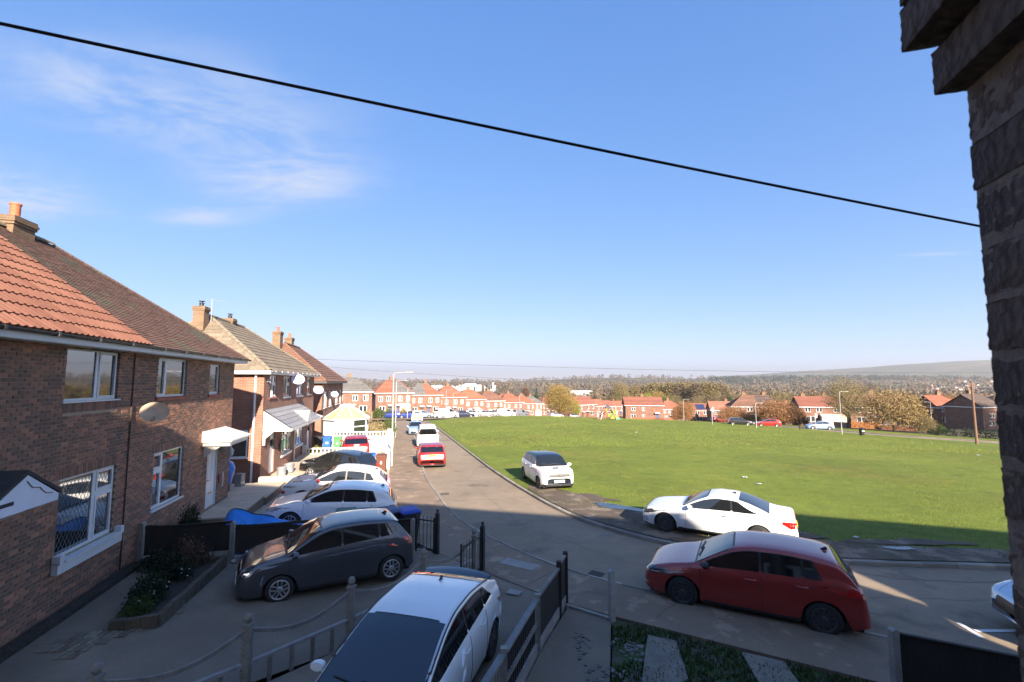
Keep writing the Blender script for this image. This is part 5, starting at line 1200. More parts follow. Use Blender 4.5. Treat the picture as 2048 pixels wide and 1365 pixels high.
    if head:
        for poly, m_ in head: decal('headlight', [(a * hwf, b * S[2]) for a, b in poly], FR, m_, .01, mirror=True)
    if tail:
        for poly, m_ in tail: decal('tail_light', [(a * hwf, b * S[2]) for a, b in poly], RE, tailm or m_, .012, mirror=True)
    for nm_, poly, m_ in slamps: decal(nm_, [(L / 2 - a if a >= 0 else -L / 2 - a, b * S[2]) for a, b in poly], (0, -1, 0), m_, .011, mirror=True)
    for poly, m_ in (grille or []): decal('grille', [(a * hwf, b * S[2]) for a, b in poly], FR, m_, .006)
    if rear_glass: 
        top_patch('rear_window', r0 + .01, r1, rear_glass, .009, .05, nu=6)
    for (front, zz, txt) in (plates or []):
        ax = FR if front else RE; xx = (L / 2 if front else -L / 2); h = bvh.ray_cast(Vector((xx * 3, 0, zz)), Vector(ax)); px_ = h[0].x if h[0] else xx; sg = 1 if front else -1
        b = MB(); b.box(px_ + sg * .004, -.26, zz - .055, px_ + sg * .022, .26, zz + .055); o = b.obj('number_plate', WPLATE if front else YPLATE, root)
        if txt:
            M_ = Matrix.Translation((px_ + sg * .023, 0, zz)) @ (Matrix.Rotation(rad(90), 4, 'Z') if front else Matrix.Rotation(rad(-90), 4, 'Z')) @ Matrix.Rotation(rad(90), 4, 'X'); textmesh(txt, .085, .001, PLATETXT, 'plate_text', o, M_)
    if detail:
        # mirrors, handles, sills, antenna
        um = f0 + .10; zm = zs(um) + .085
        for sd in (1, -1):
            b = MB(); y0 = section(um)[1][0]; Mm = Matrix.Translation((L / 2 - um + .02, sd * (y0 + .115), zm)) @ Matrix.Rotation(sd * rad(-8), 4, 'Z')
            b.lathe([(0.001, -.075), (.055, -.065), (.08, -.02), (.085, .03), (.07, .06), (.001, .065)], 14, axis='x', M=Mm @ Matrix.Diagonal((.9, 1.35, .82, 1)))
            b.tube([(L / 2 - um + .02, sd * (y0 - .02), zm - .07), (L / 2 - um + .02, sd * (y0 + .07), zm - .05)], .025, 6); b.obj('wing_mirror', mirrorcol or cm, root, 50)
        for k, o in objs.items():
            if not k.startswith('door'): continue
            di, si = int(k[4]), int(k[6]); sd = 1 if si == 0 else -1; d0, d1 = dr[di]; uh = d1 - .20; zh = zs(uh) - .10
            h = bvh.ray_cast(Vector((L / 2 - uh, sd * 3, zh)), Vector((0, -sd, 0)))
            if h[0]:
                b = MB(); b.tube([(L / 2 - uh + .10, h[0].y + sd * .004, zh), (L / 2 - uh + .07, h[0].y + sd * .03, zh), (L / 2 - uh - .07, h[0].y + sd * .03, zh + .006), (L / 2 - uh - .10, h[0].y + sd * .004, zh + .004)], .013, 6); b.obj('handle', (CHROME if chrome else cm), o, 50)
            # seam round the door
            sm = MB()
            for uu in ((d0, d1) if di == 0 else (d1,)):
                pts = []
                for (y, z_) in section(uu)[0][:7]: pts.append((L / 2 - uu, sd * (y + .0012), z_))
                sm.tube(pts, .0045, 4, cap=False)
            sm.obj('door_seam', BLACKPL, o)
        b = MB(); ut = r0 - .18; b.prism([(-.09, 0), (.07, 0), (-.05, .065), (-.075, .06)], -.012, .012, 'y', M=Matrix.Translation((L / 2 - ut, 0, zc(ut) - .005))); b.obj('aerial_fin', (BLACKPL if prof != 'coupe' else BLACKPL), root)
        # bonnet shut lines
        b = MB()
        for sd in (1, -1): b.tube([(L / 2 - u, sd * (section(u)[1][1] - .02), section(u)[1][3] + .006) for u in np.linspace(.16, w0 - .04, 14)], .0042, 4, cap=False)
        b.obj('bonnet_seam', BLACKPL, root)
        # wipers lying on the cowl
        b = MB()
        for yy, ln in ((.45, -.55), (-.05, -.5)):
            u_ = w0 + .05; pts = [(L / 2 - u_ + .02, yy, zc(u_) + .015), (L / 2 - u_ - .05, yy + ln, zc(u_ + .07) + .012)]; b.tube(pts, .011, 5)
        b.obj('wiper', BLACKPL, root)
        # sill strip and lower bumpers in dark plastic
        for sd in (1, -1):
            st = MB(); rows = []
            for u in np.linspace(uf + Ra + .03, ur - Ra - .03, 10):
                s_ = section(u)[0]; rows.append([(L / 2 - u, sd * (s_[0][0] + .006), s_[0][1] - .012), (L / 2 - u, sd * (s_[0][0] + .010), s_[0][1] + .055)])
            st.grid(rows); st.obj('sill_strip', BLACKPL, root)
    if spoiler == 'roof':
        b = MB(); u = r0 - .02; rows = []
        for f_ in np.linspace(-1, 1, 9):
            yT = section(u)[1][1] - .03; rows.append([(L / 2 - u + .03, f_ * yT, zc(u - .03) - .02 - .015 * f_ * f_), (L / 2 - u + .02, f_ * yT, zc(u - .02) + .002 - .012 * f_ * f_), (L / 2 - u - .09, f_ * yT * .97, zc(u) - .025 - .02 * abs(f_)), (L / 2 - u - .08, f_ * yT * .95, zc(u) - .05)])
        b.grid(rows); b.obj('roof_spoiler', cm, root, 50)
    if spoiler == 'split':
        b = MB(); rows = []; uu = r1
        for f_ in np.linspace(-1, 1, 11):
            y = f_ * .66; z_ = zc(uu) + .055 - .05 * f_ * f_; rows.append([(L / 2 - uu + .12 - .03 * f_ * f_, y, z_ - .015), (L / 2 - uu - .02, y, z_ + .025), (L / 2 - uu - .16 + .06 * f_ * f_, y, z_ + .03), (L / 2 - uu - .15 + .06 * f_ * f_, y, z_ - .01), (L / 2 - uu + .10 - .03 * f_ * f_, y, z_ - .035)])
        b.grid(rows); b.obj('rear_spoiler', mat('blue_black_paint', (.02, .025, .035), .25, coat=1), root, 50)
        for sd in (1, -1):
            b = MB(); b.tube([(L / 2 - u, sd * (section(u)[1][1] - .012), section(u)[1][3] + .028) for u in np.linspace(w1 - .75, r0 + .25, 20)], .013, 5); b.obj('roof_moulding', BLACKPL, root)
    if extra: extra(root, decal, bvh, section, L, Wd, zc)
    if z is None:
        ca, sa = math.cos(heading), math.sin(heading); hx = p['wb'] * S[0] / 2
        zf_, zr_ = G(loc[0] + ca * hx, loc[1] + sa * hx) , G(loc[0] - ca * hx, loc[1] - sa * hx)
        zz = (zf_ + zr_) / 2; pit = math.atan2(zf_ - zr_, 2 * hx)
    else: zz, pit = z, 0
    root.location = (loc[0], loc[1], zz); root.rotation_euler = (0, -pit, heading)
    return root
def hd(dx, dy): return math.atan2(dy, dx)
# lamp outlines as fractions of half width, metres of height
H_GOLF = [([(.50, .66), (.92, .70), (.98, .78), (.60, .755)], LAMP)]
T_GOLF = [([(.50, .86), (.97, .84), (.97, .98), (.52, .98)], TAIL)]
H_STD = [([(.52, .66), (.95, .72), (.98, .84), (.70, .80)], LAMP)]
T_STD = [([(.70, .72), (.97, .72), (.97, 1.0), (.80, 1.0)], TAIL)]
G_STD = [(rrect(-.5, .5, .40, .60, .04), BLACKPL)]
WHITEP = paint('white', (.76, .77, .77)); REDP = paint('red', (.30, .028, .024), .2); REDM = paint('deep_red', (.33, .016, .012), .2); GREYP = paint('dark_grey', (.072, .075, .085), .5); BLACKP = paint('black', (.010, .011, .012))
# -- red hatchback parked in front
gc = ((3.79 + 6.117) / 2, (10.7155 + 9.5227) / 2); ghd = hd(3.79 - 6.117, 10.7155 - 9.5227); off = .78
def side_off(c, h, d): return (c[0] - math.sin(h) * d, c[1] + math.cos(h) * d)
make_car('dark red metallic hatchback with black wheels parked half on the pavement', 'hatch', REDP, side_off(gc, ghd, -.80), ghd, slamps=[('headlight', [(.10, .61), (.30, .62), (.52, .70), (.44, .745), (.12, .69)], DARKLAMP), ('headlight_strip', [(.12, .632), (.34, .645), (.47, .70), (.33, .672), (.12, .65)], LAMP), ('tail_light', [(-.06, .82), (-.34, .86), (-.36, .96), (-.10, .97)], TAIL)], wheel=('multi', BLKALLOY), head=[([(.52, .60), (.97, .66), (.99, .76), (.60, .72)], DARKLAMP)], tail=T_GOLF, grille=[(rrect(-.52, .52, .645, .69, .02), BLACKPL), (rrect(-.7, .7, .33, .46, .04), BLACKPL), (rrect(-.86, -.60, .36, .385, .01), CHROME), (rrect(.60, .86, .36, .385, .01), CHROME)], plates=[(True, .42, None), (False, .62, None)], rear_glass=CARGLASS, mirrorcol=BLACKPL, glass=TINT, z=T(*gc) + .03)
# -- dark grey supermini
kc = ((-5.143 - 2.929) / 2, (10.738 + 11.945) / 2); khd = hd(-5.143 + 2.929, 10.738 - 11.945)
make_car('dark grey small hatchback with silver wheels on the shaded drive', 'supermini', GREYP, side_off((kc[0] - .2, kc[1] - .11), khd, -.76), khd, slamps=[('headlight', [(.09, .66), (.24, .68), (.50, .83), (.46, .875), (.14, .77)], DARKLAMP), ('headlight_lens', [(.13, .69), (.24, .715), (.27, .76), (.15, .745)], CHROME), ('tail_light', [(-.05, .86), (-.24, .93), (-.32, 1.02), (-.12, 1.03)], TAIL)], wheel=('five_twin', ALLOY), head=[([(.50, .70), (.95, .76), (.985, .90), (.72, .86)], DARKLAMP), ([(.66, .745), (.78, .755), (.80, .80), (.68, .79)], CHROME)], tail=[([(.72, .82), (.99, .84), (.99, 1.02), (.84, 1.0)], TAIL)], grille=[(rrect(-.42, .42, .50, .72, .06), BLACKPL), (rrect(-.45, .45, .715, .73, .005), CHROME), (rrect(-.62, .62, .28, .42, .04), BLACKPL)], plates=[(True, .44, None), (False, .6, None)], rear_glass=CARGLASS, spoiler='roof', z=.075)
# -- white hatchback in the foreground with the blue-black spoiler
ch_ = hd(-.26, -.965)
cv = make_car('white hatchback below the window with dark windscreen and black rear spoiler', 'civic', WHITEP, (-1.52, 7.55), ch_, wheel=('multi', BLKALLOY), head=[([(.45, .62), (.95, .68), (.97, .78), (.55, .72)], LAMP)], tail=[([(.66, .80), (.98, .80), (.98, 1.03), (.80, 1.05)], TAIL)], grille=[(rrect(-.5, .5, .36, .6, .05), BLACKPL)], plates=[(True, .45, None), (False, .58, None)], rear_glass=TINT, spoiler='split', glass=CARGLASS, z=.09)
# -- white hatchback on the neighbour's drive
Rh = math.atan2(-R[1], -R[0])
make_car('white hatchback nose to the house beside the blue tarpaulin', 'hatch', WHITEP, xy(17.35, -2.45), Rh + .03, wheel=('five_twin', ALLOY), head=H_GOLF, tail=[([(.52, .84), (.86, .83), (.86, .96), (.54, .96)], TAIL)], slamps=[('tail_light', [(-.05, .80), (-.30, .85), (-.32, .96), (-.10, .97)], TAIL), ('headlight', [(.10, .63), (.30, .64), (.5, .71), (.42, .75), (.12, .71)], LAMP)], grille=G_STD, plates=[(True, .42, None), (False, .62, None)], rear_glass=TINT, spoiler='roof')
# -- white crossover with red mirrors
make_car('white crossover with red mirror caps nose to the house', 'crossover', WHITEP, xy(20.5, -2.75), Rh + .02, wheel=('five', BLKALLOY), head=[([(.55, .72), (.95, .76), (.97, .84), (.62, .80)], LAMP), ([(.56, .93), (.84, .96), (.88, 1.02), (.72, 1.02)], DARKLAMP)], tail=[([(.62, .92), (.98, .88), (.98, 1.0), (.72, 1.1)], TAIL)], grille=[(rrect(-.5, .5, .5, .72, .05), BLACKPL), (rrect(.72, .9, .52, .64, .03), mat('red_trim', (.42, .02, .02), .4)), (rrect(-.9, -.72, .52, .64, .03), mat('red_trim', (.42, .02, .02), .4))], plates=[(True, .45, None), (False, .62, None)], rear_glass=TINT, mirrorcol=paint('mirror_red', (.42, .02, .018)))
# -- black supermini
make_car('black small hatchback parked aslant on the cream concrete drive', 'supermini', BLACKP, xy(26.2, -3.55), Rh - .52, wheel=('five', ALLOY), head=H_STD, tail=[([(.60, .72), (.96, .70), (.97, .92), (.70, .94)], TAIL)], grille=G_STD, plates=[(False, .52, None), (True, .45, None)], rear_glass=CARGLASS, glass=CARGLASS, tailm=TAIL)
# -- red crossover on the drive of the tan roofed pair
Dh = math.atan2(D[1], D[0])
make_car('red crossover seen from behind on the drive past the black hatchback', 'crossover', REDM, xy(34.7, -3.55), Dh + .12, wheel=('five', ALLOY), head=H_STD, tail=[([(.50, .92), (.98, .88), (.98, 1.0), (.62, 1.02)], TAIL)], plates=[(False, .72, None)], rear_glass=TINT)
# -- on the road, seen from behind or ahead
make_car('bright red hatchback seen from behind parked against the left kerb', 'hatch', REDM, xy(31.7, 1.55), Dh + .01, wheel=('multi', ALLOY), head=H_GOLF, tail=[([(.42, .86), (.98, .86), (.98, .95), (.70, .96)], TAIL)], plates=[(False, .80, None)], rear_glass=TINT, spoiler='roof', scale=(1.02, 1.0, 1.0))
vn = make_car('white van with a dark rear window parked behind the red hatchback', 'van', WHITEP, xy(42.6, 1.75), Dh, cat='van', name='parked_van', wheel=('five', ALLOY), head=[([(.6, .85), (.96, .9), (.97, 1.05), (.75, 1.0)], LAMP)], tail=[([(.88, .95), (.985, .95), (.985, 1.55), (.90, 1.5)], TAIL)], plates=[(False, .82, None)], extra=lambda root, decal, *a: decal('rear_window', rrect(-.76, .76, 1.18, 1.68, .12), (1, 0, 0), TINT, .012))
make_car('light blue small car facing the camera parked on the pavement edge', 'supermini', paint('light_blue', (.28, .42, .62), .3), xy(54.4, .95), Dh + math.pi, head=[([(.55, .80), (.92, .82), (.95, .92), (.72, .95)], LAMP)], grille=[(rrect(-.62, .62, .44, .62, .05), BLACKPL)], plates=[(True, .55, None)], wheel=('five', ALLOY), rear_glass=TINT)
# -- small white electric car on the green
def honda(root, decal, bvh, section, L, Wd, zc):
    p = decal('grille', rrect(-.66, .66, .66, .82, .078), (-1, 0, 0), BLACKPL, .012)
    for sd in (1, -1): decal('headlight', [(sd * .56 + .058 * math.cos(a), .74 + .058 * math.sin(a)) for a in [2 * math.pi * k / 14 for k in range(14)]], (-1, 0, 0), LAMP, .02, par=root)
    decal('bonnet_badge', rrect(-.03, .03, .715, .765, .01), (-1, 0, 0), CHROME, .02)
    b = MB(); rows = []
    for u in np.linspace(.42, .62, 5): rows.append([(L / 2 - u, y, zc(u) + .008) for y in np.linspace(-.15 - .02 * (u - .42) / .2, .15, 5)])
    b.grid(rows); b.obj('charge_flap', TINT, root)
    decal('lower_bumper', rrect(-.78, .78, .24, .345, .04), (-1, 0, 0), BLACKPL, .012)
    decal('bumper_light', rrect(.0, .05, .28, .32, .01), (-1, 0, 0), CHROME, .02)
make_car('small white electric car with dark roof parked on the edge of the green', 'city', WHITEP, xy(23.0, 7.0), Dh + math.pi + .03, roofcol=TINT, wheel=('multi', BLKALLOY), plates=[(True, .47, 'MF23 YYR')], rear_glass=TINT, extra=honda, z=T(2, 23.5) + .13)
# -- white coupe
cc = ((5.25 + 7.62) / 2, (15.70 + 14.37) / 2); chd = hd(5.30 - 7.68, 15.95 - 14.62)
make_car('white two door coupe with black wheels on the muddy verge', 'coupe', WHITEP, side_off(cc, chd, -.79), chd, scale=(1, 1, .96), wheel=('multi', BLKALLOY), head=[([(.55, .58), (.95, .62), (.98, .75), (.66, .72)], DARKLAMP)], tail=[([(.50, .70), (.86, .68), (.86, .84), (.56, .84)], TAIL)], slamps=[('headlight', [(.08, .57), (.26, .58), (.42, .68), (.36, .73), (.12, .68)], DARKLAMP), ('tail_light', [(-.03, .70), (-.18, .66), (-.42, .80), (-.38, .86), (-.06, .86)], TAIL), ('tail_light_stripe', [(-.05, .765), (-.2, .755), (-.26, .785), (-.05, .79)], LAMP)], grille=[(rrect(-.4, .4, .5, .66, .04), BLACKPL), (rrect(.68, .9, .33, .36, .01), BLACKPL), (rrect(.68, .9, .40, .43, .01), BLACKPL), (rrect(-.9, -.68, .33, .43, .01), BLACKPL)], plates=[(True, .42, None), (False, .6, None)], rear_glass=CARGLASS, chrome=True, z=T(*cc) + .09)
# -- silver-blue car whose nose shows past the brick pier
make_car('silver blue car whose nose shows beside the brick pier', 'hatch', paint('silver_blue', (.42, .50, .60), .5), (11.95, 8.87), hd(-1, .33), wheel=('multi', ALLOY), head=H_STD, tail=T_STD, grille=G_STD, rear_glass=CARGLASS, z=.0)
# -- cars and vans far off: the light paint of the row by the junction
BLUEP = paint('blue', (.012, .035, .24), .2); SILV = paint('silver', (.42, .43, .45), .6); NAVY = paint('navy', (.015, .02, .05), .2)
def far(label, prof, col, pos, heading, **kw):
    kw.setdefault('head', H_STD); kw.setdefault('tail', T_STD); kw.setdefault('rear_glass', TINT); kw.setdefault('cat', 'van' if prof == 'van' else 'car')
    return make_car(label, prof, col, pos, heading, detail=False, z=T(*pos) + .02, group='vehicles parked round the far junction' if kw.pop('grp', True) else None, **kw)
A1 = hd(1, .10); A2 = hd(1, 1.25)
far('blue hatchback left of the near lamp post by the far junction', 'hatch', BLUEP, (-24.6, 93.2), A1 + math.pi)
far('deep blue estate car right of the near lamp post by the far junction', 'hatch', BLUEP, (-20.6, 93.0), A1 + math.pi, scale=(1.12, 1, 1))
far('pale blue car hidden behind the deep blue estate', 'hatch', paint('ice_blue', (.3, .42, .55), .3), (-18.6, 97.2), A1)
far('black car by the orange garden panel at the far junction', 'hatch', BLACKP, (-27.5, 97.5), A1)
far('dark car with rounded roof in the far left garden', 'supermini', NAVY, (-30.4, 90.5), A1)
def chevrons(root, decal, bvh, section, L, Wd, zc):
    OR = mat('orange_chevron', (.8, .30, .02), .5); YL = mat('yellow_chevron', (.78, .6, .05), .5)
    for k in range(6):
        for sd in (1, -1):
            a = k * .15; decal('chevron', [(sd * a, 1.02), (sd * (a + .15), 1.02), (sd * min(a + .15 - .28, .9) if 0 else sd * max(a - .13, 0.0), .66), (sd * max(a - .28, -.0), .66)] if a > .28 else [(sd * a, 1.02), (sd * (a + .15), 1.02), (sd * max(a - .13, 0.01), .66 + max(.13 - a, 0) * 1.28), (sd * .0, .66 + max(.28 - a, 0) * 1.28 * .5)] if a > .02 else [(0, 1.02), (sd * .15, 1.02), (sd * .02, .86)], (1, 0, 0), OR if k % 2 else YL, .008)
    decal('rear_window', rrect(-.7, .7, 1.3, 1.7, .06), (1, 0, 0), WHITEP, .01)
vp = xy(81.5, 1.6)
far('white van with orange chevrons on its back at the far junction', 'van', WHITEP, vp, Dh, extra=chevrons, tail=[([(.88, .9), (.985, .9), (.985, 1.4), (.90, 1.4)], TAIL)])
far('white van ahead of the chevron van at the far junction', 'van', WHITEP, (-13.2, 93.5), A2 - .2)
far('dark grey car right of the two vans', 'hatch', NAVY, (-12.6, 97.0), A1 + .3)
far('navy car parked beyond the field corner', 'hatch', NAVY, (-10.2, 97.5), A1 + .3, scale=(1.05, 1, 1))
far('silver car before the far lamp posts', 'hatch', SILV, (-8.6, 102.5), A1 + .15)
far('silver car with the red roofed shed behind', 'hatch', SILV, (-6.2, 109.5), A1 + .2)
far('white van parked before the dark red roofed pair', 'van', WHITEP, (-1.6, 116), A1 + .2)
far('silver car beside that white van', 'hatch', SILV, (-5.0, 114.5), A1 + .25)
far('dark van beyond the middle lamp posts', 'van', paint('van_grey', (.12, .13, .14)), (2.2, 126), A1 + .7)
far('grey car left of the golden tree', 'hatch', SILV, (13.4, 138), A1)
far('dark car under the golden tree', 'hatch', NAVY, (19.0, 140), A1)
q = gp(1562, 857); far('red car among the copper trees', 'hatch', REDM, (q[0] + .5, q[1] + 5), hd(1, -.35) + math.pi, grp=False)
far('black car nose to the red car among the copper trees', 'hatch', BLACKP, (q[0] - 4.0, q[1] + 6.6), hd(1, -.35), grp=False)
q = gp(1656, 861); far('pale blue car parked before the brick walls on the right', 'hatch', paint('sky_blue', (.25, .38, .55), .3), (q[0], q[1] + 2.2), hd(1, -.3) + math.pi, grp=False)
q = gp(1335, 842); far('small red car before the solar panel house', 'hatch', REDM, (q[0] + 18, q[1] + 14), A1, grp=False)
# ------------------------------------------------------------------ our own house and its neighbours behind the camera
Tn = Vector((.965, -.262, 0)).normalized(); Nn = Vector((.262, .965, 0)).normalized(); HR = math.atan2(Tn.y, Tn.x)
PIERB = mat('pier_brick', (.065, .056, .051), .92, tone=(.105, .08, .068), var=[(9, .3), (60, .3)], bump=(55, .9, .01))
own = simple_house('brick_house', 'dark brick house whose corbelled pier fills the right edge of the view', (*(Vector((0, 0, 0)) - Nn * .16 + Tn * 14.9).to_2d(), .2), HR + math.pi, L=20.1, Dp=5.4, H=6.6, rise=4.0, hl=0, hr=2.0, roofs=(BROWNR,), wall=HB3, wins=[(.06, .14, 3.3, 4.6), (.62, .74, 3.3, 4.6), (.86, .94, 3.3, 4.6)], doors=[(.5, .56)], chim=((.7, 1.3, 2),), canopy=False)
def pier():
    M_ = Matrix((Tn, -Nn, up)).transposed().to_4x4(); M_.translation = Vector((.662, .632, 0))
    inv = (Matrix.Translation(own.location) @ own.rotation_euler.to_matrix().to_4x4()).inverted()
    # bricks are built round the pier's outer left corner: x to the right, y back to the wall
    rs = random.Random(4); core = MB(); core.box(.0008, .0008, 2.0, .42, .9, 5.43); core.box(-.03, .004, 5.425, .42, .9, 5.492); core.box(-.062, .006, 5.50, .42, .9, 6.4)
    c = core.obj('pier', mat('pier_mortar', (.15, .138, .125), .95, var=[(30, .3)], bump=(80, .6, .006)), own); c.matrix_local = inv @ M_
    z = 5.4227 - .0755 * 24; k = 0
    def rough(sx, sy, sz, tn, seed):
        bm = bmesh.new(); bmesh.ops.create_grid(bm, x_segments=1, y_segments=1, size=.5); bm.free()
        b = MB(); nx, ny, nz_ = 12, 16, 9; e = .0022
        def P(x, y, zz): 
            v = Vector((x, y, zz)); d = Vector((mnoise.noise((x * 110 + seed, y * 110, zz * 110)), mnoise.noise((x * 110, y * 110 + seed, zz * 110 + 9)), mnoise.noise((x * 110 + 5, y * 110, zz * 110 + seed)))); return v + d * e
        ys = np.linspace(0, sy, ny + 1); zs_ = np.linspace(0, sz, nz_ + 1); xs = np.linspace(0, sx, nx + 1)
        def r_(v, s): return clamp(v, .004, s - .004)
        b.grid([[P(.0 if .002 < zz < sz - .002 else .0015, y, zz) for y in ys] for zz in zs_], tone=tn); b.grid([[P(x, 0, zz) for x in xs] for zz in zs_], tone=tn)
        b.grid([[P(x, y, 0) for y in ys] for x in xs], tone=tn); b.grid([[P(x, y, sz) for y in ys] for x in xs], tone=tn)
        return b.mesh('brick', PIERB, 70)
    full = [rough(.215, .102, .065, .05 + .3 * q, q * 3.3) for q in range(3)]; longb = [rough(.102, .215, .065, .05 + .3 * q, q * 5.1 + 1) for q in range(3)]
    while z < 6.3:
        out = 0. if z < 5.41 else -.036 if z < 5.49 else -.071
        jx, jy = rs.uniform(-.0012, .0012), rs.uniform(-.0012, .0012); y = jy - (.0 if out == 0 else .004)
        seq = [('h', .112), ('s', .225), ('s', .225), ('s', .225)] if k % 2 else [('s', .225), ('s', .225), ('s', .225), ('h', .112)]
        for ty, ln in seq:
            o = link('brick', rs.choice(full if ty == 'h' else longb), own); o.matrix_local = inv @ M_ @ Matrix.Translation((out + jx + rs.uniform(-.0008, .0008), y, z + rs.uniform(-.0015, .0015))); y += ln
        z += .0755; k += 1
pier()
n1 = simple_house('brick_house', 'brick house out of view to the right whose shadow crosses the green', (*(Vector((17.65, -3.15, 0)) + Tn * 15.5).to_2d(), .2), HR - .10 + math.pi, L=15.5, Dp=6.0, H=6.6, rise=3.8, hl=3.4, hr=0, roofs=(BROWNR,), wall=HB3, chim=((.22, 1.5, 2),), canopy=False)
# ------------------------------------------------------------------ fences, walls, gates
DARKWOOD = mat('black_stained_wood', (.022, .018, .015), .8, var=[(3, .3, (1, 1, .1)), (25, .3)], bump=(30, .3))
GREYWOOD = mat('weathered_grey_wood', (.20, .182, .16), .85, var=[(5, .25), (40, .25)], bump=(40, .4))
BLACKIRON = mat('black_iron', (.02, .02, .021), .5)
def frame_between(a, b): 
    d = Vector((b[0] - a[0], b[1] - a[1], 0)); return d.length, math.atan2(d.y, d.x)
def board_fence(label, pts, h, lean=0, gravelb=True, post_h=None, bw=.125):
    o = thing('fence', label, 'fence', (*pts[0], 0), 0); me = {}
    for (a, b) in zip(pts, pts[1:]):
        L, ang = frame_between(a, b); za, zb_ = G(*a), G(*b); M_ = Matrix.Translation((a[0] - pts[0][0], a[1] - pts[0][1], 0)) @ Matrix.Rotation(ang, 4, 'Z')
        n = int((L - .1) / bw); 
        for i in range(n):
            x = .06 + i * (L - .12) / n; z = za + (zb_ - za) * x / L; q = MB(); w = (L - .12) / n
            q.prism([(x, 0), (x + w + .008, .008), (x + w + .008, .02), (x, .012)], z + (.18 if gravelb else .04), z + h + random.uniform(-.008, .008), 'z', M=M_); q.obj('board', DARKWOOD, o)
        r_ = MB()
        for zz in (.32, h - .12): r_.box(.05, .02, za + zz, L - .05, .06, za + zz + .07, M=M_)
        r_.box(.03, -.02, (za + zb_) / 2 + h, L - .03, .04, (za + zb_) / 2 + h + .03, M=M_); r_.obj('rail', DARKWOOD, o)
        if gravelb: g = MB(); g.box(.05, -.015, min(za, zb_) - .12, L - .05, .03, (za + zb_) / 2 + .2, M=M_); g.obj('gravel_board', CONCRETE, o)
    for p in pts:
        q = MB(); q.box(-.055, -.055, -.1, .055, .055, (post_h or h) + .06); q.prism([(-.055, 0), (.055, 0), (.0, .03)], -.055, .055, 'y', M=Matrix.Translation((0, 0, (post_h or h) + .06))); q.obj('post', CONCRETE, o, loc=(p[0] - pts[0][0], p[1] - pts[0][1], G(*p)))
    return o
board_fence('low black board fence with concrete posts behind the grey hatchback', [(-9.42, 12.05), (-7.45, 12.62), (-5.2, 13.32), (-2.95, 14.02)], .92)
def iron_gate(label, a, b, h, zoff=.1):
    L, ang = frame_between(a, b); o = thing('gate', label, 'gate', (*a, T(*a) + zoff), ang)
    f = MB()
    for z in (.08, h - .12): f.box(0, -.015, z, L, .015, z + .035)
    f.box(0, -.02, 0, .04, .02, h); f.box(L - .04, -.02, 0, L, .02, h); f.obj('gate_frame', BLACKIRON, o); n = int(L / .12)
    for i in range(1, n):
        b_ = MB(); b_.tube([(i * L / n, 0, .08), (i * L / n, 0, h + .02 * math.sin(i))], .009, 6); b_.obj('bar', BLACKIRON, o)
    p = MB()
    p.box(-.14, -.05, -.1, -.04, .05, h + .12); p.lathe([(.07, 0), (.06, .03), (.02, .05), (.05, .09), (.03, .13), (0.001, .14)], 10, M=Matrix.Translation((-.09, 0, h + .12))); p.obj('gate_post', BLACKIRON, o)
    return o
iron_gate('black iron gate with knob topped post behind the grey hatchback', (-2.25, 13.75), (-2.85, 14.0), 1.0)
iron_gate('open black iron gate at the end of the pale picket fence', (-.82, 12.45), (-1.25, 11.6), .98)
def ball_fence():
    P_ = [(-6.85, 5.2), (-5.55, 6.48), (-4.28, 7.80), (-3.09, 9.19), (-2.0, 10.72), (-.98, 12.2)]
    o = thing('picket_fence', 'weathered grey garden fence with ball topped posts and dipping rails', 'fence', (*P_[0], 0), 0)
    pm_ = MB(); pm_.box(-.06, -.06, 0, .06, .06, 1.02); pm_.box(-.075, -.075, 1.02, .075, .075, 1.05); pm_.lathe([(.04, 1.05), (.03, 1.07), (.055, 1.09), (.07, 1.13), (.066, 1.17), (.045, 1.205), (0.001, 1.22)], 14); me = pm_.mesh('post', GREYWOOD, 40)
    for p in P_: link('post', me, o, (p[0] - P_[0][0], p[1] - P_[0][1], T(*p) + .05))
    for a, b in zip(P_, P_[1:]):
        L, ang = frame_between(a, b); M_ = Matrix.Translation((a[0] - P_[0][0], a[1] - P_[0][1], T(*a) + .05)) @ Matrix.Rotation(ang, 4, 'Z')
        pts = [(.06 + (L - .12) * t_, 0, .93 - .22 * math.sin(math.pi * t_)) for t_ in np.linspace(0, 1, 11)]
        r_ = MB()
        for p, q in zip(pts, pts[1:]): r_.prism([(p[0], p[2] - .035), (q[0], q[2] - .035), (q[0], q[2] + .03), (p[0], p[2] + .03)], -.022, .022, 'y', M=M_)
        r_.obj('top_rail', GREYWOOD, o); r_ = MB(); r_.box(.06, -.035, .40, L - .06, .035, .455, M=M_); r_.obj('lower_rail', mat('bleached_wood', (.27, .26, .25), .85, var=(8, .2)), o)
        n = 5
        for i in range(1, n):
            x = L * i / n; q = MB(); q.box(x - .035, -.012, .0, x + .035, .012, .40, M=M_); q.obj('picket', GREYWOOD, o)
ball_fence()
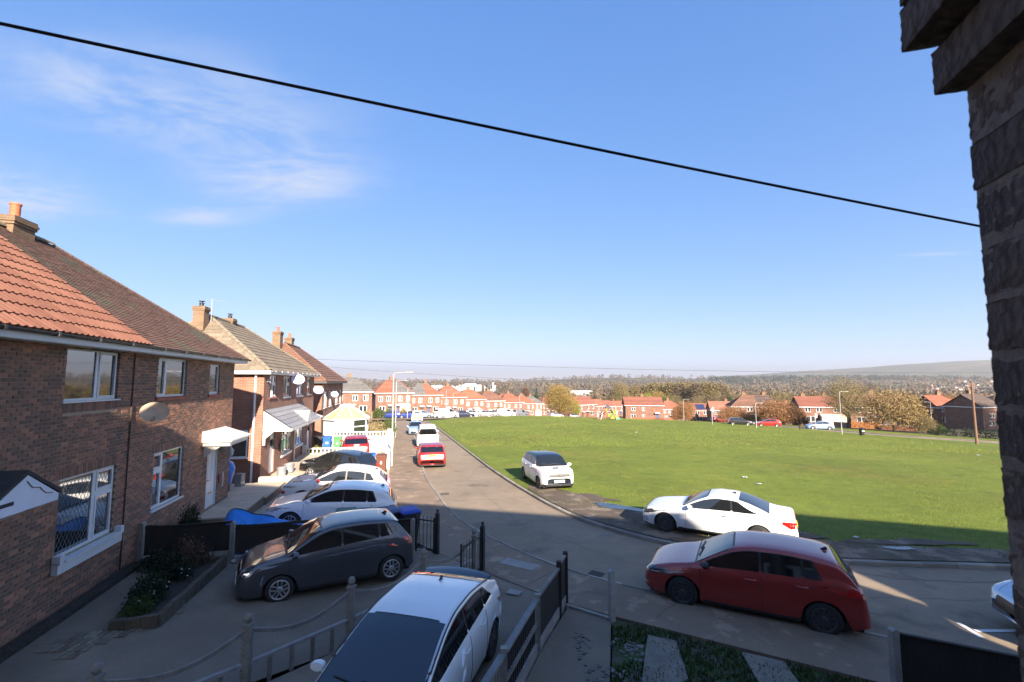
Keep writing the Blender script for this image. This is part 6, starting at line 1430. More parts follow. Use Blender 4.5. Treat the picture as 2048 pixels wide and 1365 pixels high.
def right_fence():
    P_ = [(-.75, 5.3), (-.12, 7.11), (.47, 8.82), (1.0, 10.15), (1.2, 10.7)]
    o = thing('fence', 'slatted timber fence with concrete base along our garden path', 'fence', (*P_[0], 0), 0)
    for k, (a, b) in enumerate(zip(P_, P_[1:])):
        L, ang = frame_between(a, b); M_ = Matrix.Translation((a[0] - P_[0][0], a[1] - P_[0][1], T(*a) + .08)) @ Matrix.Rotation(ang, 4, 'Z')
        if k < 2:
            q = MB(); q.box(.05, -.05, .93, L - .05, .05, .97, M=M_); q.obj('cap_rail', mat('bleached_cap', (.19, .185, .18), .8, var=(8, .2)), o); q = MB(); q.box(.05, -.025, .5, L - .05, .025, .56, M=M_); q.obj('rail', GREYWOOD, o)
            n = int(L / .11)
            for i in range(n):
                x = .08 + i * (L - .16) / n; q = MB(); q.box(x, .012, .22, x + .055, .03, .93, M=M_); q.obj('slat', GREYWOOD if k == 0 else DARKWOOD, o)
        else:
            n = int(L / .115); hh = .95 if k == 2 else 1.02
            for i in range(n):
                x = .05 + i * (L - .1) / n; q = MB(); q.box(x, -.01, .22, x + (L - .1) / n - .008, .012, hh + .02 * (i % 2), M=M_); q.obj('slat', DARKWOOD, o)
            q = MB(); q.box(.03, -.03, hh, L - .03, .03, hh + .05, M=M_); q.obj('cap_rail', GREYWOOD, o)
        g = MB(); g.box(.05, -.02, -.1, L - .05, .02, .2, M=M_); g.obj('gravel_board', CONCRETE, o)
    for k, p in enumerate(P_):
        q = MB(); q.box(-.05, -.05, -.1, .05, .05, 1.03 if k < 3 else 1.12); q.obj('post', CONCRETE if k < 3 else DARKWOOD, o, loc=(p[0] - P_[0][0], p[1] - P_[0][1], T(*p) + .08))
right_fence()
q = MB(); q.box(-.055, -.055, -.1, .055, .055, .98); q.prism([(-.055, .98), (.055, .98), (0, 1.02)], -.055, .055, 'y'); o = q.obj('gate_post', mat('pale_concrete', (.34, .33, .31), .85, var=[(6, .2)], bump=(40, .3)), loc=(2.07, 9.93, T(2, 10) + .1)); o.rotation_euler = (0, 0, .3); tag(o, 'lone pale concrete post at the end of the garden path', 'post')
b_ = MB(); b_.box(0, -.04, 0, .98, .04, .09); o = b_.obj('threshold', CONCRETE, loc=(1.2, 10.55, T(1, 10) + .05)); o.rotation_euler = (0, 0, hd(.87, -.6)); tag(o, 'low threshold board between the fence and the concrete post', 'threshold')
board_fence('black board fence with concrete post before the silver blue car', [(6.08, 7.68), (7.9, 6.75), (9.7, 5.75), (11.5, 4.7)], 1.0, gravelb=True)
# white garden walls with pierced tops
def pierced_wall(label, a, b, h, holes=True, pierce=.28):
    L, ang = frame_between(a, b); o = thing('garden_wall', label, 'garden wall', (*a, 0), ang); za, zb_ = G(*a), G(*b); z0 = min(za, zb_) - .15; zt = (za + zb_) / 2 + h
    m = MB(); m.box(.12, -.07, z0, L - .12, .07, zt - pierce - .08); m.obj('wall', WHITEPAINT, o)
    c = MB(); c.box(.1, -.11, zt - .07, L - .1, .11, zt); c.obj('coping', WHITEPAINT, o); n = max(2, int(L / .26))
    for i in range(n):
        x = .14 + (L - .28) * (i + .5) / n; q = MB(); q.lathe([(.075, zt - pierce - .08), (.06, zt - pierce), (.045, zt - pierce * .6 - .04), (.06, zt - .12), (.075, zt - .07)], 8, M=Matrix.Translation((x, 0, 0))); q.obj('baluster', WHITEPAINT, o, 40)
    for x in (0, L): q = MB(); q.box(x - .13, -.13, z0, x + .13, .13, zt + .12); q.box(x - .16, -.16, zt + .12, x + .16, .16, zt + .17); q.obj('pillar', WHITEPAINT, o)
pierced_wall('low white pierced wall between the two drives of the tan roofed pair', xy(32.4, -6.45), xy(32.1, -3.2), .85)
pierced_wall('tall white pierced wall behind the red crossover', xy(38.3, -5.6), xy(38.0, -1.35), 1.5)
pierced_wall('white boundary wall by the pavement and brown bin', xy(29.6, -1.15), xy(38.0, -1.2), 1.15)
pierced_wall('white garden wall running on beyond the drive', xy(38.2, -1.2), xy(45, -1.35), .8)
# brick-edged planter and block paving by the near house
def planter():
    c = [(10.42, -5.36), (10.5, -4.6), (13.55, -4.5), (13.5, -5.0)]
    o = thing('planter', 'low brick edged flower bed beside the block paving', 'planter', (*xy(10.42, -5.36), G(*xy(10.4, -5.3))), STREET); Lc = lambda s, r: (s - 10.42, -(r + 5.36))
    e = mat('planter_brick', (.10, .078, .055), .9, var=[(6, .3)], bump=(25, .5)); k = 0
    for (a, b) in zip(c, c[1:]):
        A_, B_ = Vector(Lc(*a)), Vector(Lc(*b)); L = (B_ - A_).length; d = (B_ - A_) / L; n = int(L / .225) or 1
        for i in range(n):
            p = A_ + d * (i * L / n); M_ = Matrix.Translation((p.x, p.y, 0)) @ Matrix.Rotation(math.atan2(d.y, d.x), 4, 'Z'); q = MB(); q.box(0.004, -.05, -.2, L / n - .006, .06, .17 + random.uniform(-.01, .01), M=M_); q.obj('edging_brick', e, o)
    s_ = MB(); s_.face([(*Lc(*p), .08) for p in [(10.45, -5.36), (10.5, -4.62), (13.5, -4.55), (13.4, -6.0), (12, -5.75)]]); s_.obj('soil', SOIL, o)
planter()
def paving():
    o = thing('block_paving', 'patch of pale block paving beside the flower bed', 'paving', (*xy(9.5, -5.6), 0), STREET)
    ms = [mat('paver_%d' % k, c, .9, var=[(9, .25)], bump=(30, .4)) for k, c in enumerate([(.22, .185, .13), (.18, .15, .11), (.17, .115, .085), (.24, .21, .15)])]
    me = []
    for m_ in ms: b = MB(); b.box(.005, .005, 0, .21, .105, .06); me.append(b.mesh('paver', m_))
    poly = inside([(0.0, -.15), (1.35, -1.05), (1.75, -1.2), (1.9, -.95), (1.0, -.78), (.72, .35), (.3, .5)])
    for i in range(12):
        for j in range(16):
            x, y = i * .215, -1.35 + j * .11 + (.055 if i % 2 else 0)
            if poly(x + .1, y + .05): ob = link('paver', random.choice(me), o, (x, y, G(*xy(9.5 + x, -5.6 - y)) - .03 + random.uniform(-.01, .004))); ob.rotation_euler = (random.uniform(-.03, .03), random.uniform(-.03, .03), random.uniform(-.04, .04))
paving()
# concrete path by the wall and dark bed edge
nb = MB(); nb.box(0, -.28, -.3, 7.3, -.0, .10); o = nb.obj('wall_bed', SOIL, loc=(*xy(6.4, -6.64), .42)); o.rotation_euler = (0, 0, STREET); tag(o, 'dark soil strip at the foot of the near brick wall', kind='structure')
# ------------------------------------------------------------------ wheelie bins
def bin_(label, pos, rot, body, lid, num=None, z=None):
    o = thing('wheelie_bin', label, 'wheelie bin', (*pos, G(*pos) + .05 if z is None else z), rot); bm_ = mat('bin_%.3f_%.3f_%.3f' % body, body, .55, var=(6, .08)); lm = mat('bin_%.3f_%.3f_%.3f' % lid, lid, .55, var=(6, .08))
    b = MB(); rows = []
    for z_, w, d, yo in ((.06, .22, .22, .02), (.10, .24, .24, .02), (.80, .275, .305, 0), (.92, .285, .33, -.0), (.93, .30, .345, 0), (.98, .30, .345, 0)): rows.append([(sx * w, yo + sy * d, z_) for sx, sy in ((-.9, -1), (.9, -1), (1, -.9), (1, .9), (.9, 1), (-.9, 1), (-1, .9), (-1, -.9))])
    b.grid(rows, close=True); b.face(rows[0][::-1]); b.obj('bin_body', bm_, o)
    l = MB(); rows = [[(sx * w, yo + sy * d, z_) for sx, sy in ((-.9, -1), (.9, -1), (1, -.9), (1, .9), (.9, 1), (-.9, 1), (-1, .9), (-1, -.9))] for z_, w, d, yo in ((.975, .31, .37, -.01), (1.01, .31, .37, -.01), (1.05, .27, .31, 0), (1.065, .2, .22, 0))]; l.grid(rows, close=True); l.face(rows[-1]); l.tube([(-.25, .36, 1.0), (-.25, .41, 1.01), (.25, .41, 1.01), (.25, .36, 1.0)], .02, 6); l.obj('lid', lm, o)
    for sx in (-1, 1): w = MB(); w.lathe([(.02, -.03), (.1, -.03), (.1, .03), (.02, .03)], 12, axis='x', M=Matrix.Translation((sx * .26, .27, .1))); w.obj('wheel', BLACKPL, o)
    if num: textmesh(num, .26, .004, WHITE, 'number', o, Matrix.Translation((0, -.318, .60)) @ Matrix.Rotation(rad(93), 4, 'X'))
BLUEB, BROWNB, GREENB, BLACKB = (.014, .10, .46), (.12, .042, .025), (.07, .22, .085), (.03, .03, .033)
face = math.atan2(xy(-1, 0)[1], xy(-1, 0)[0]) + math.pi / 2     # front of a bin towards the camera
bin_('blue wheelie bin marked 18 by the white wall', xy(28.4, -2.08), face + .05, BLUEB, BLUEB, '18')
bin_('brown wheelie bin marked 8 by the white wall', xy(28.35, -1.42), face - .05, BROWNB, BROWNB, '8')
bin_('blue wheelie bin marked 18 by the conservatory', xy(36.6, -5.75), face, BLUEB, BLUEB, '18')
bin_('green wheelie bin beside the conservatory', xy(36.9, -5.05), face, GREENB, GREENB, '8')
bin_('black wheelie bin left of the blue one by the conservatory', xy(36.5, -6.35), face, BLACKB, BLACKB)
bin_('dark wheelie bin with bright blue lid behind the iron gate', xy(15.15, .1), face + .3, (.03, .032, .04), (.02, .05, .33))
bin_('dark blue wheelie bin left of the bright blue lid', xy(15.3, -.5), face + .3, (.03, .035, .05), (.05, .08, .16))
bin_('grey lidded wheelie bin behind the roof of the grey hatchback', xy(15.1, -1.12), face, (.06, .06, .065), (.11, .11, .12))
bin_('green lidded wheelie bin behind the roof of the grey hatchback', xy(15.05, -1.78), face, (.04, .08, .06), (.05, .11, .085))
# ------------------------------------------------------------------ tarpaulin, covered barrel, pots, rubble
def tarp():
    s0, s1, r0, r1 = 14.4, 16.2, -5.4, -2.35; rows = []
    for i in range(45):
        row = []
        for j in range(37):
            a, b = i / 44, j / 36; s, r = s0 + (s1 - s0) * a, r0 + (r1 - r0) * b; x, y = xy(s, r)
            hgt = .95 * (1 - abs(a - .45) * 1.55) * (1 - .62 * b) * sstep(0, .16, b) + .12; hgt = max(hgt, .04)
            hgt += .05 * mnoise.noise((a * 5, b * 7, 1)) + .035 * abs(mnoise.noise((a * 9 + b * 6, b * 3, 4))); e = min(a, 1 - a, b, 1 - b)
            row.append((x, y, G(x, y) + .03 + hgt * sstep(0, .1, e)))
        rows.append(row)
    b = MB(); b.grid(rows); o = b.obj('tarpaulin', mat('blue_tarpaulin', (.02, .20, .62), .38, var=[(4, .15)], bump=(12, .35, .03)), smooth=50); tag(o, 'bright blue tarpaulin thrown over a heap behind the black fence', 'tarpaulin')
    rp = MB(); ln = [rows[20][j] for j in range(2, 20)]; rp.tube([(p[0], p[1], p[2] + .012) for p in ln], .012, 5); rp.obj('rope', BLACKPL, o)
    o.data.update()
tarp()
x, y = xy(21.35, -7.35); b = MB(); b.lathe([(.34, .38), (.36, .55), (.42, .75), (.44, .95), (.36, 1.18), (.2, 1.3), (0.001, 1.33)], 20); o = thing('barbecue', 'round blue covered barbecue between the two houses', 'barbecue', (x, y, .48), 0); b.obj('cover', mat('blue_cover', (.015, .14, .5), .35, var=(5, .15), bump=(9, .4, .03)), o, 50); b = MB(); b.lathe([(.30, 0), (.28, .1), (.30, .4)], 16); b.obj('base', BLACKPL, o)
b = MB(); b.box(-.14, -.14, -.05, .14, .14, .55); o = b.obj('wall_stub', CONCRETE, loc=(*xy(22.3, -7.0), .5)); tag(o, 'short grey concrete stub beside the blue barbecue', 'bollard')
b = MB(); b.box(0, -.1, -.3, 2.6, .1, .36); o = b.obj('low_wall', SLAB, loc=(*xy(23.2, -6.5), .35)); o.rotation_euler = (0, 0, math.atan2(R[1], R[0])); tag(o, 'low pale rendered wall between the two drives', 'garden wall')
for (s, r, lab, sc_) in ((25.0, -6.0, 'grey ribbed planter pot nearest the white downpipe', 1.), (26.0, -5.9, 'dark grey planter pot on the walkway below the door', 1.15)):
    o = thing('plant_pot', lab, 'plant pot', (*xy(s, r), .34), 0, 'pots by the door'); b = MB(); b.lathe([(.15 * sc_, 0), (.2 * sc_, .05), (.22 * sc_, .4), (.24 * sc_, .44), (.2 * sc_, .44), (.19 * sc_, .36), (0.001, .36)], 14); b.obj('pot', LEAD, o, 40)
for i, (x, y, q) in enumerate([(-7.3, 12.45, .07), (-7.05, 12.55, .09), (-1.95, 13.85, .06), (-2.05, 13.7, .05), (-8.6, 12.1, .1)]):
    b = MB(); b.lathe([(0.001, -q * .4), (q * .8, -q * .2), (q, .1 * q), (q * .6, q * .6), (0.001, q * .7)], 7); o = b.obj('stone', mat('pale_stone', (.4, .38, .34), .9, var=(10, .2)), loc=(x, y, G(x, y) + .05), smooth=30); tag(o, ['small pale stone left of the concrete fence post', 'pale stone at the foot of the concrete fence post', 'pale stone under the iron gate', 'smaller pale stone under the iron gate', 'pale lump at the fence foot by the brick house'][i], 'stone')
# ------------------------------------------------------------------ lamps, poles, wires
def lamp(label, pos, h, armdir=0., arm=.9, zoff=0.):
    o = thing('street_lamp', label, 'street lamp', (*pos, T(*pos) + zoff), armdir, 'street lamps'); b = MB(); b.tube([(0, 0, -.2), (0, 0, 1.2), (0, 0, 1.21), (0, 0, h - .1), (.05, 0, h), (arm, 0, h + .06)], [.085, .08, .055, .04, .03, .022], 10); b.obj('column', METALW, o)
    b = MB(); b.box(arm - .1, -.08, h + .02, arm + .4, .08, h + .09); b.obj('lantern', mat('lantern_grey', (.25, .25, .25), .4), o)
lamp('tall grey street lamp by the white wall on the near pavement', gp(783, 936), 6.0, 0)
lamp('second grey street lamp farther along the same pavement', xy(50, -1.2), 6.0, 0)
for px, d, h, lab, arm in ((816, 92, 6, 'street lamp between the blue cars and the vans', 0), (893, 104, 6, 'left of the two street lamps before the orange roofs', 0), (907, 112, 5.6, 'right of the two street lamps before the orange roofs', 0), (1039, 128, 6, 'street lamp left of the golden tree', 0), (1064, 150, 6, 'thin street lamp nearer the golden tree', 0)):
    lamp(lab, dpt(px, d), h, arm)
for px, py, top, lab in ((1368, 843, 800, 'street lamp beside the small copper willow'), (1513, 858, 808, 'street lamp left of the wide copper tree'), (1684, 871, 786, 'tall street lamp before the oak on the right'), (1865, 862, 806, 'street lamp before the shaded gable house')):
    p = gp(px, py); d = p[1]; lamp(lab, p, (py - top) / FPX * d * 1.0, 0 if px < 1800 else math.pi, .9)
for px, py, hh, lab in ((1425, 851, 3.2, 'bus stop flag pole on the distributor road'), (1632, 862, 2.9, 'white bus stop sign before the pale blue car')):
    p = gp(px, py); o = thing('bus_stop', lab, 'sign', (*p, T(*p)), .4, 'bus stop poles'); b = MB(); b.tube([(0, 0, 0), (0, 0, hh)], .05, 8); b.obj('pole', METALW, o); b = MB(); b.box(-.05, -.03, hh - .75, .45, .03, hh); b.obj('flag', WHITE, o)
WOODP = mat('brown_pole_wood', (.16, .085, .055), .9, var=[(3, .2), (20, .2)])
def pole(label, pos, h):
    o = thing('telegraph_pole', label, 'pole', (*pos, T(*pos)), 0); b = MB(); b.tube([(0, 0, -.5), (0, 0, h)], [.15, .10], 10); b.obj('post', WOODP, o); b = MB(); b.box(-.3, -.05, h - .35, .3, .05, h - .25); b.obj('cross_arm', WOODP, o); return o
p = gp(1954, 891); pole('brown telegraph pole on the right edge of the green', p, 125 / FPX * p[1])
pR = (58, 50); pole('telegraph pole out of view on the right carrying the thin wire', pR, 6.0 - T(*pR) + .6)
CABLE = mat('black_cable', (.015, .016, .018), .6)
def wire(label, a, b, sag, r, n=40, name='overhead_wire'):
    a, b = Vector(a), Vector(b); m = MB(); m.tube([a + (b - a) * t_ - up * sag * 4 * t_ * (1 - t_) for t_ in np.linspace(0, 1, n)], r, 6); tag(m.obj(name, CABLE, smooth=60), label, 'cable')
def at(px, py, dep): q = ray(px, py); t_ = dep / q[1]; return Vector((q[0] * t_, dep, CAMZ + q[2] * t_))
a, b = at(0, 36, 1.42), at(1958, 445, 2.25); d = b - a; wire('thick black cable slanting across the sky', a - d * .35, b + d * .35, .03, .0058, name='overhead_cable')
e3 = Vector((*xy(41, -10), 7.9)); wire('upper thin wire across the horizon', at(560, 716, 39), (pR[0], pR[1], 6.0), .45, .012)
wire('lower thin wire from the street houses to the green', at(560, 726, 40), at(1200, 764, 60), .3, .011)
wire('faint wire along the top of the near houses', Vector((*xy(35.5, -6.2), 5.5)), at(950, 765, 75), .3, .009)
# ------------------------------------------------------------------ vegetation
def leafmat(name, c, c2, trans=.25):
    if name in MATS: return MATS[name]
    m = mat(name, c, .75, tone=c2, spec=.25); return m
BARK = mat('grey_bark', (.075, .06, .047), .95, var=(6, .3))
def crown_mesh(name, m, blobs, n, leaf, seed, droop=0., clump=.35, flat=0.):
    rs = np.random.RandomState(seed); V = []; F = []; TN = []
    tot = sum(b[3] * b[4] * b[5] for b in blobs)
    for bl in blobs:
        cx, cy_, cz, rx, ry, rz = bl; k = int(n * rx * ry * rz / tot); nc = max(4, k // 14)
        for _ in range(nc):
            v = rs.normal(size=3); v /= np.linalg.norm(v); rr = rs.uniform(.25, 1.0) ** .45; c = np.array([cx + v[0] * rx * rr, cy_ + v[1] * ry * rr, cz + v[2] * rz * rr]); tn = rs.uniform(0, .6)
            cs = clump * rs.uniform(.5, 1.4)
            for _ in range(14):
                p = c + rs.normal(size=3) * cs * np.array([1, 1, .8]); L_ = leaf * rs.uniform(.6, 1.5); a = rs.normal(size=3); a[2] -= droop * 3; a /= np.linalg.norm(a); b = rs.normal(size=3); b -= a * b.dot(a); b /= np.linalg.norm(b)
                la, lb = a * L_ * (1 + droop * 2), b * L_ * .5; i = len(V); V += [tuple(p - la * .5), tuple(p + lb), tuple(p + la * .6), tuple(p - lb)]; F.append((i, i + 1, i + 2, i + 3)); TN.append(min(1, tn + rs.uniform(0, .4)))
    me = bpy.data.meshes.new(name); me.from_pydata(V, [], F); me.materials.append(m); at_ = me.attributes.new('tone', 'FLOAT', 'FACE'); at_.data.foreach_set('value', TN); return me
def trunk_mesh(h, r, spread, seed, nl=7, top=.8):
    rs = random.Random(seed); b = MB(); b.tube([(0, 0, -.3), (rs.uniform(-.1, .1), rs.uniform(-.1, .1), h * .3), (rs.uniform(-.2, .2), rs.uniform(-.2, .2), h * top)], [r, r * .75, r * .2], 8)
    for k in range(nl):
        a = 2 * math.pi * k / nl + rs.uniform(-.3, .3); z0 = h * rs.uniform(.22, .5); l = spread * rs.uniform(.6, 1.); z1 = z0 + l * rs.uniform(.4, 1.1)
        m = (l * .5 * math.cos(a), l * .5 * math.sin(a), (z0 + z1) / 2 + .15 * l); e = (l * math.cos(a), l * math.sin(a), min(z1, h)); b.tube([(0, 0, z0), m, e], [r * .4, r * .25, r * .06], 5)
        for q in range(3): t_ = rs.uniform(.4, 1); s_ = Vector(m) * (1 - t_) + Vector(e) * t_; b.tube([s_, s_ + Vector((rs.uniform(-1, 1), rs.uniform(-1, 1), rs.uniform(.2, 1))) * l * .35], [r * .12, r * .03], 4)
    return b.mesh('trunk', BARK)
LM = {k: leafmat('leaf_' + k, a, b) for k, a, b in [('gold', (.25, .165, .045), (.19, .145, .042)), ('copper', (.26, .125, .055), (.20, .11, .05)), ('olive', (.15, .125, .055), (.19, .14, .06)), ('brown', (.125, .092, .055), (.10, .075, .045)),
      ('green', (.035, .065, .015), (.07, .095, .025)), ('conifer', (.018, .04, .016), (.035, .06, .025)), ('willow', (.24, .165, .07), (.19, .14, .06)), ('straw', (.24, .19, .10), (.19, .145, .07)), ('lime', (.15, .17, .03), (.22, .2, .04)), ('dark', (.012, .022, .010), (.03, .042, .018)), ('russet', (.115, .065, .042), (.09, .06, .042))]}
TT = {}
def template(shape, mk):
    k = (shape, mk)
    if k in TT: return TT[k]
    m = LM[mk]
    if shape == 'round': bl = [(0, 0, 5.6, 3.6, 3.6, 3.6), (-1.6, 0, 3.6, 3.0, 2.6, 2.4), (1.8, .6, 4.0, 3.0, 2.8, 2.6), (0, -1, 7.6, 2.2, 2.2, 1.7)]; c = crown_mesh('crown', m, bl, 19000, .12, 1, .1, .45); t_ = trunk_mesh(8, .24, 3, 1)
    elif shape == 'oak': bl = [(0, 0, 5.2, 4.2, 3.5, 2.8), (-3.0, 0, 4.2, 2.8, 2.5, 2.2), (3.0, .3, 4.0, 2.8, 2.5, 2.2), (.5, 0, 7.0, 2.8, 2.4, 1.6)]; c = crown_mesh('crown', m, bl, 20000, .085, 2, .0, .6); t_ = trunk_mesh(7.5, .34, 4.6, 2, 11)
    elif shape == 'willow': bl = [(0, 0, 3.6, 2.8, 2.5, 2.2), (-1.7, 0, 2.5, 1.9, 1.7, 1.9), (1.8, 0, 2.4, 1.9, 1.7, 2.0), (0, -1, 2.2, 2.2, 1.5, 1.6)]; c = crown_mesh('crown', m, bl, 20000, .075, 3, .5, .45); t_ = trunk_mesh(5, .2, 2.6, 3)
    elif shape == 'poplar': bl = [(0, 0, 11, 2.6, 2.6, 7.5), (0, 0, 15, 1.9, 1.9, 4.0), (.6, 0, 6, 2.4, 2.4, 3.2)]; c = crown_mesh('crown', m, bl, 6500, .36, 4, .0, .9); t_ = trunk_mesh(17, .3, 3, 4, 9)
    elif shape == 'conifer': bl = [(0, 0, 1.2, 1.5, 1.5, 1.2), (0, 0, 2.8, 1.2, 1.2, 1.6), (0, 0, 4.6, .8, .8, 1.6), (0, 0, 6.0, .4, .4, 1.2)]; c = crown_mesh('crown', m, bl, 2500, .3, 5, .3, .25); t_ = trunk_mesh(6, .12, .6, 5, 4)
    elif shape == 'bush': bl = [(0, 0, .75, 1.1, .9, .8), (.7, 0, .55, .7, .6, .55), (-.7, .1, .5, .7, .6, .5)]; c = crown_mesh('crown', m, bl, 2600, .09, 6, .05, .16); t_ = trunk_mesh(1.1, .05, .7, 6, 5)
    elif shape == 'sapling': bl = [(0, 0, 2.6, .9, .9, 1.1)]; c = crown_mesh('crown', m, bl, 500, .14, 7, .1, .25); t_ = trunk_mesh(3.2, .06, .8, 7, 6)
    TT[k] = (c, t_); return TT[k]
def tree(label, shape, mk, pos, h, w, rot=0., group=None, name=None, z=None, cat=None):
    c, t_ = template(shape, mk); H0, W0 = {'round': (9.3, 8), 'oak': (8.6, 11), 'willow': (5.9, 6.6), 'poplar': (19, 5.4), 'conifer': (7.2, 3), 'bush': (1.5, 2.7), 'sapling': (3.7, 2)}[shape]
    o = thing(name or {'conifer': 'conifer', 'bush': 'shrub', 'poplar': 'poplar_tree', 'oak': 'oak_tree', 'willow': 'willow_tree'}.get(shape, 'tree'), label, cat or ('shrub' if shape == 'bush' else 'tree'), (*pos, (G(*pos) if pos[1] < 60 else T(*pos)) - .05 if z is None else z), rot, group); o.scale = (w / W0, w / W0, h / H0)
    link('crown', c, o); link('trunk', t_, o); return o
def ptree(label, shape, mk, px, top, d, wpx, **kw):
    p = dpt(px, d); z = T(*p); h = CAMZ + (764 - top) / FPX * d - z; return tree(label, shape, mk, p, h, wpx / FPX * d, rot=px * .37, **kw)
ptree('golden leaved round tree beyond the far corner of the green', 'round', 'gold', 1118, 769, 148, 66)
ptree('narrow yellow green tree right of the golden tree', 'round', 'lime', 1150, 800, 152, 22)
ptree('small copper willow with a lamp post beside it', 'willow', 'copper', 1370, 803, 116, 46)
ptree('thin copper tree left of the small willow', 'willow', 'copper', 1352, 812, 116, 26)
ptree('copper tree before the brown hipped roof', 'willow', 'copper', 1462, 812, 110, 60)
ptree('thin bare copper sapling by the road', 'sapling', 'copper', 1440, 822, 108, 16)
ptree('wide copper tree right of the road lamp', 'willow', 'copper', 1548, 800, 104, 104)
ptree('lower copper tree left of the wide one', 'willow', 'willow', 1508, 822, 108, 50)
ptree('copper tree half behind the wide one', 'willow', 'copper', 1588, 815, 106, 40)
ptree('broad thin leaved oak on the right verge', 'oak', 'olive', 1692, 757, 92, 125)
ptree('drooping golden brown willow right of the oak', 'willow', 'willow', 1782, 780, 87, 100)
ptree('olive tree behind the drooping willow', 'round', 'olive', 1832, 795, 112, 48)
ptree('low brownish hedge tree before the far gable house', 'willow', 'olive', 1843, 832, 84, 40)
ptree('brown hazy tree left of the oak', 'oak', 'brown', 1615, 780, 150, 90)
ptree('tall brown tree behind the oak', 'oak', 'brown', 1730, 768, 160, 110)
ptree('olive crown above the copper trees', 'oak', 'olive', 1560, 782, 190, 100)
ptree('olive tree left of the brown hazy tree', 'oak', 'brown', 1505, 785, 230, 80)
ptree('copper brown tree right of the drooping willow', 'oak', 'copper', 1880, 786, 190, 90)
ptree('green tree near the solar panel house', 'round', 'green', 1325, 792, 190, 24)
ptree('dark evergreen clump behind the terraces', 'oak', 'dark', 1228, 776, 300, 36)
ptree('olive round tree beside the dark clump', 'round', 'olive', 1240, 765, 290, 40)
ptree('golden tree before the poplars', 'round', 'gold', 1318, 783, 240, 40)
ptree('olive tree below the poplars on the left', 'round', 'lime', 1292, 786, 230, 28)
ptree('russet tree left of the golden tree', 'poplar', 'russet', 1050, 772, 240, 14)
ptree('dark green conifer left of the golden tree', 'conifer', 'conifer', 1072, 778, 210, 14)
ptree('dark green conifer by the factory chimney', 'conifer', 'conifer', 972, 773, 300, 8)
ptree('dark evergreen among the brown roofs', 'round', 'conifer', 1458, 790, 200, 16)
ORD = 'first second third fourth fifth sixth seventh eighth ninth tenth eleventh twelfth thirteenth fourteenth fifteenth'.split()
for k in range(15):
    ptree('%s tall thin poplar from the left in the skyline row' % ORD[k], 'poplar', ['olive', 'brown', 'olive'][k % 3], 1262 + k * 13 + random.uniform(-3, 3), 762 + abs(k - 9) * .9 + random.uniform(-2, 3), 330 + random.uniform(-20, 20), 28, group='row of poplars on the skyline')
for kk, (px, top, d, w, mk) in enumerate(sorted(((1395, 792, 260, 40, 'olive'), (1425, 788, 255, 46, 'brown'), (1475, 786, 260, 50, 'olive'), (1350, 790, 250, 46, 'olive'), (1200, 788, 300, 40, 'brown'), (1165, 790, 320, 36, 'olive'), (1010, 786, 260, 26, 'russet'), (1090, 785, 280, 30, 'brown'), (935, 786, 260, 20, 'russet'), (1640, 790, 260, 70, 'copper'), (1900, 792, 260, 60, 'copper'), (1960, 795, 230, 60, 'olive'), (1800, 790, 240, 60, 'brown')))):
    ptree('%s hazy autumn tree from the left behind the far roofs' % ORD[kk], 'oak', mk, px, top, d, w, group='trees behind the far roofs')
# shrubs near the street
shr = [('straw coloured overgrown hedge behind the white wall', 'straw', (47.5, -3.0), 1.5, 3.4), ('straw coloured bush nearer the conservatory', 'straw', (44.0, -4.0), 1.3, 3.0), ('dark green bush behind the white wall', 'green', (49.5, -1.9), 2.0, 2.0), ('yellowing bush by the far lamp post', 'lime', (52.5, -1.7), 1.6, 1.6), ('straw tuft of hedge farther along', 'straw', (51, -4.5), 1.5, 3.0), ('low straw hedge on the far side', 'straw', (56, -3.4), 1.2, 3.6),
       ('small dark evergreen shrub against the brown roofed house', 'dark', (15.6, -6.15), 1.0, .7), ('yellow grassy plant by the second front door', 'lime', (32.9, -5.9), .8, 1.1), ('leafy green plant in the brick edged bed', 'dark', (11.4, -5.2), .65, 1.0), ('low dark plant at the near end of the bed', 'green', (10.85, -5.1), .45, .7), ('bushy dark plant at the far end of the bed', 'dark', (12.5, -5.3), .7, 1.0), ('wispy brown plant by the fence foot', 'russet', (13.2, -5.2), .8, .9), ('dark weeds along the black fence', 'dark', (13.4, -5.9), .5, .9)]
for lab, mk, (s, r), h, w in shr: tree(lab, 'bush', mk, xy(s, r), h, w, rot=s)
b = MB(); rs = random.Random(2)
for i in range(16):
    s, r = rs.uniform(10.7, 12.2), rs.uniform(-5.3, -4.75); x, y = xy(s, r); b.lathe([(0.001, 0), (.018, .006), (.0, .014)], 6, M=Matrix.Translation((x, y, G(x, y) + rs.uniform(.3, .55))))
tag(b.obj('flowers', WHITE), 'tiny white flowers in the brick edged bed', kind='stuff')
for px, d, hgt, wpx, lab, mk in ((758, 92, 2.0, 26, 'green garden shrub before the orange roofed pair', 'green'), (780, 93, 1.8, 22, 'second green shrub before the orange roofed pair', 'green'), (732, 88, 1.5, 26, 'yellow garden shrub left of the far cars', 'lime'), (808, 96, 2.0, 18, 'olive shrub behind the near lamp', 'olive'), (715, 86, 1.3, 30, 'straw hedge below the grey roofed house', 'straw'), (878, 108, 1.4, 24, 'lime bush behind the vans', 'lime'), (998, 122, 2.4, 18, 'green hedge beside the white porch', 'green'), (1020, 130, 1.2, 30, 'low green hedge in the far gardens', 'green'), (1875, 84, 1.5, 18, 'clipped bush before the shaded gable house', 'green'), (1606, 104, 2.0, 16, 'dark bush left of the brick house', 'dark'), (1855, 86, 1.4, 20, 'low olive bush by the hedge', 'olive')):
    p = dpt(px, d); tree(lab, 'bush', mk, p, hgt, wpx / FPX * d, z=T(*p))
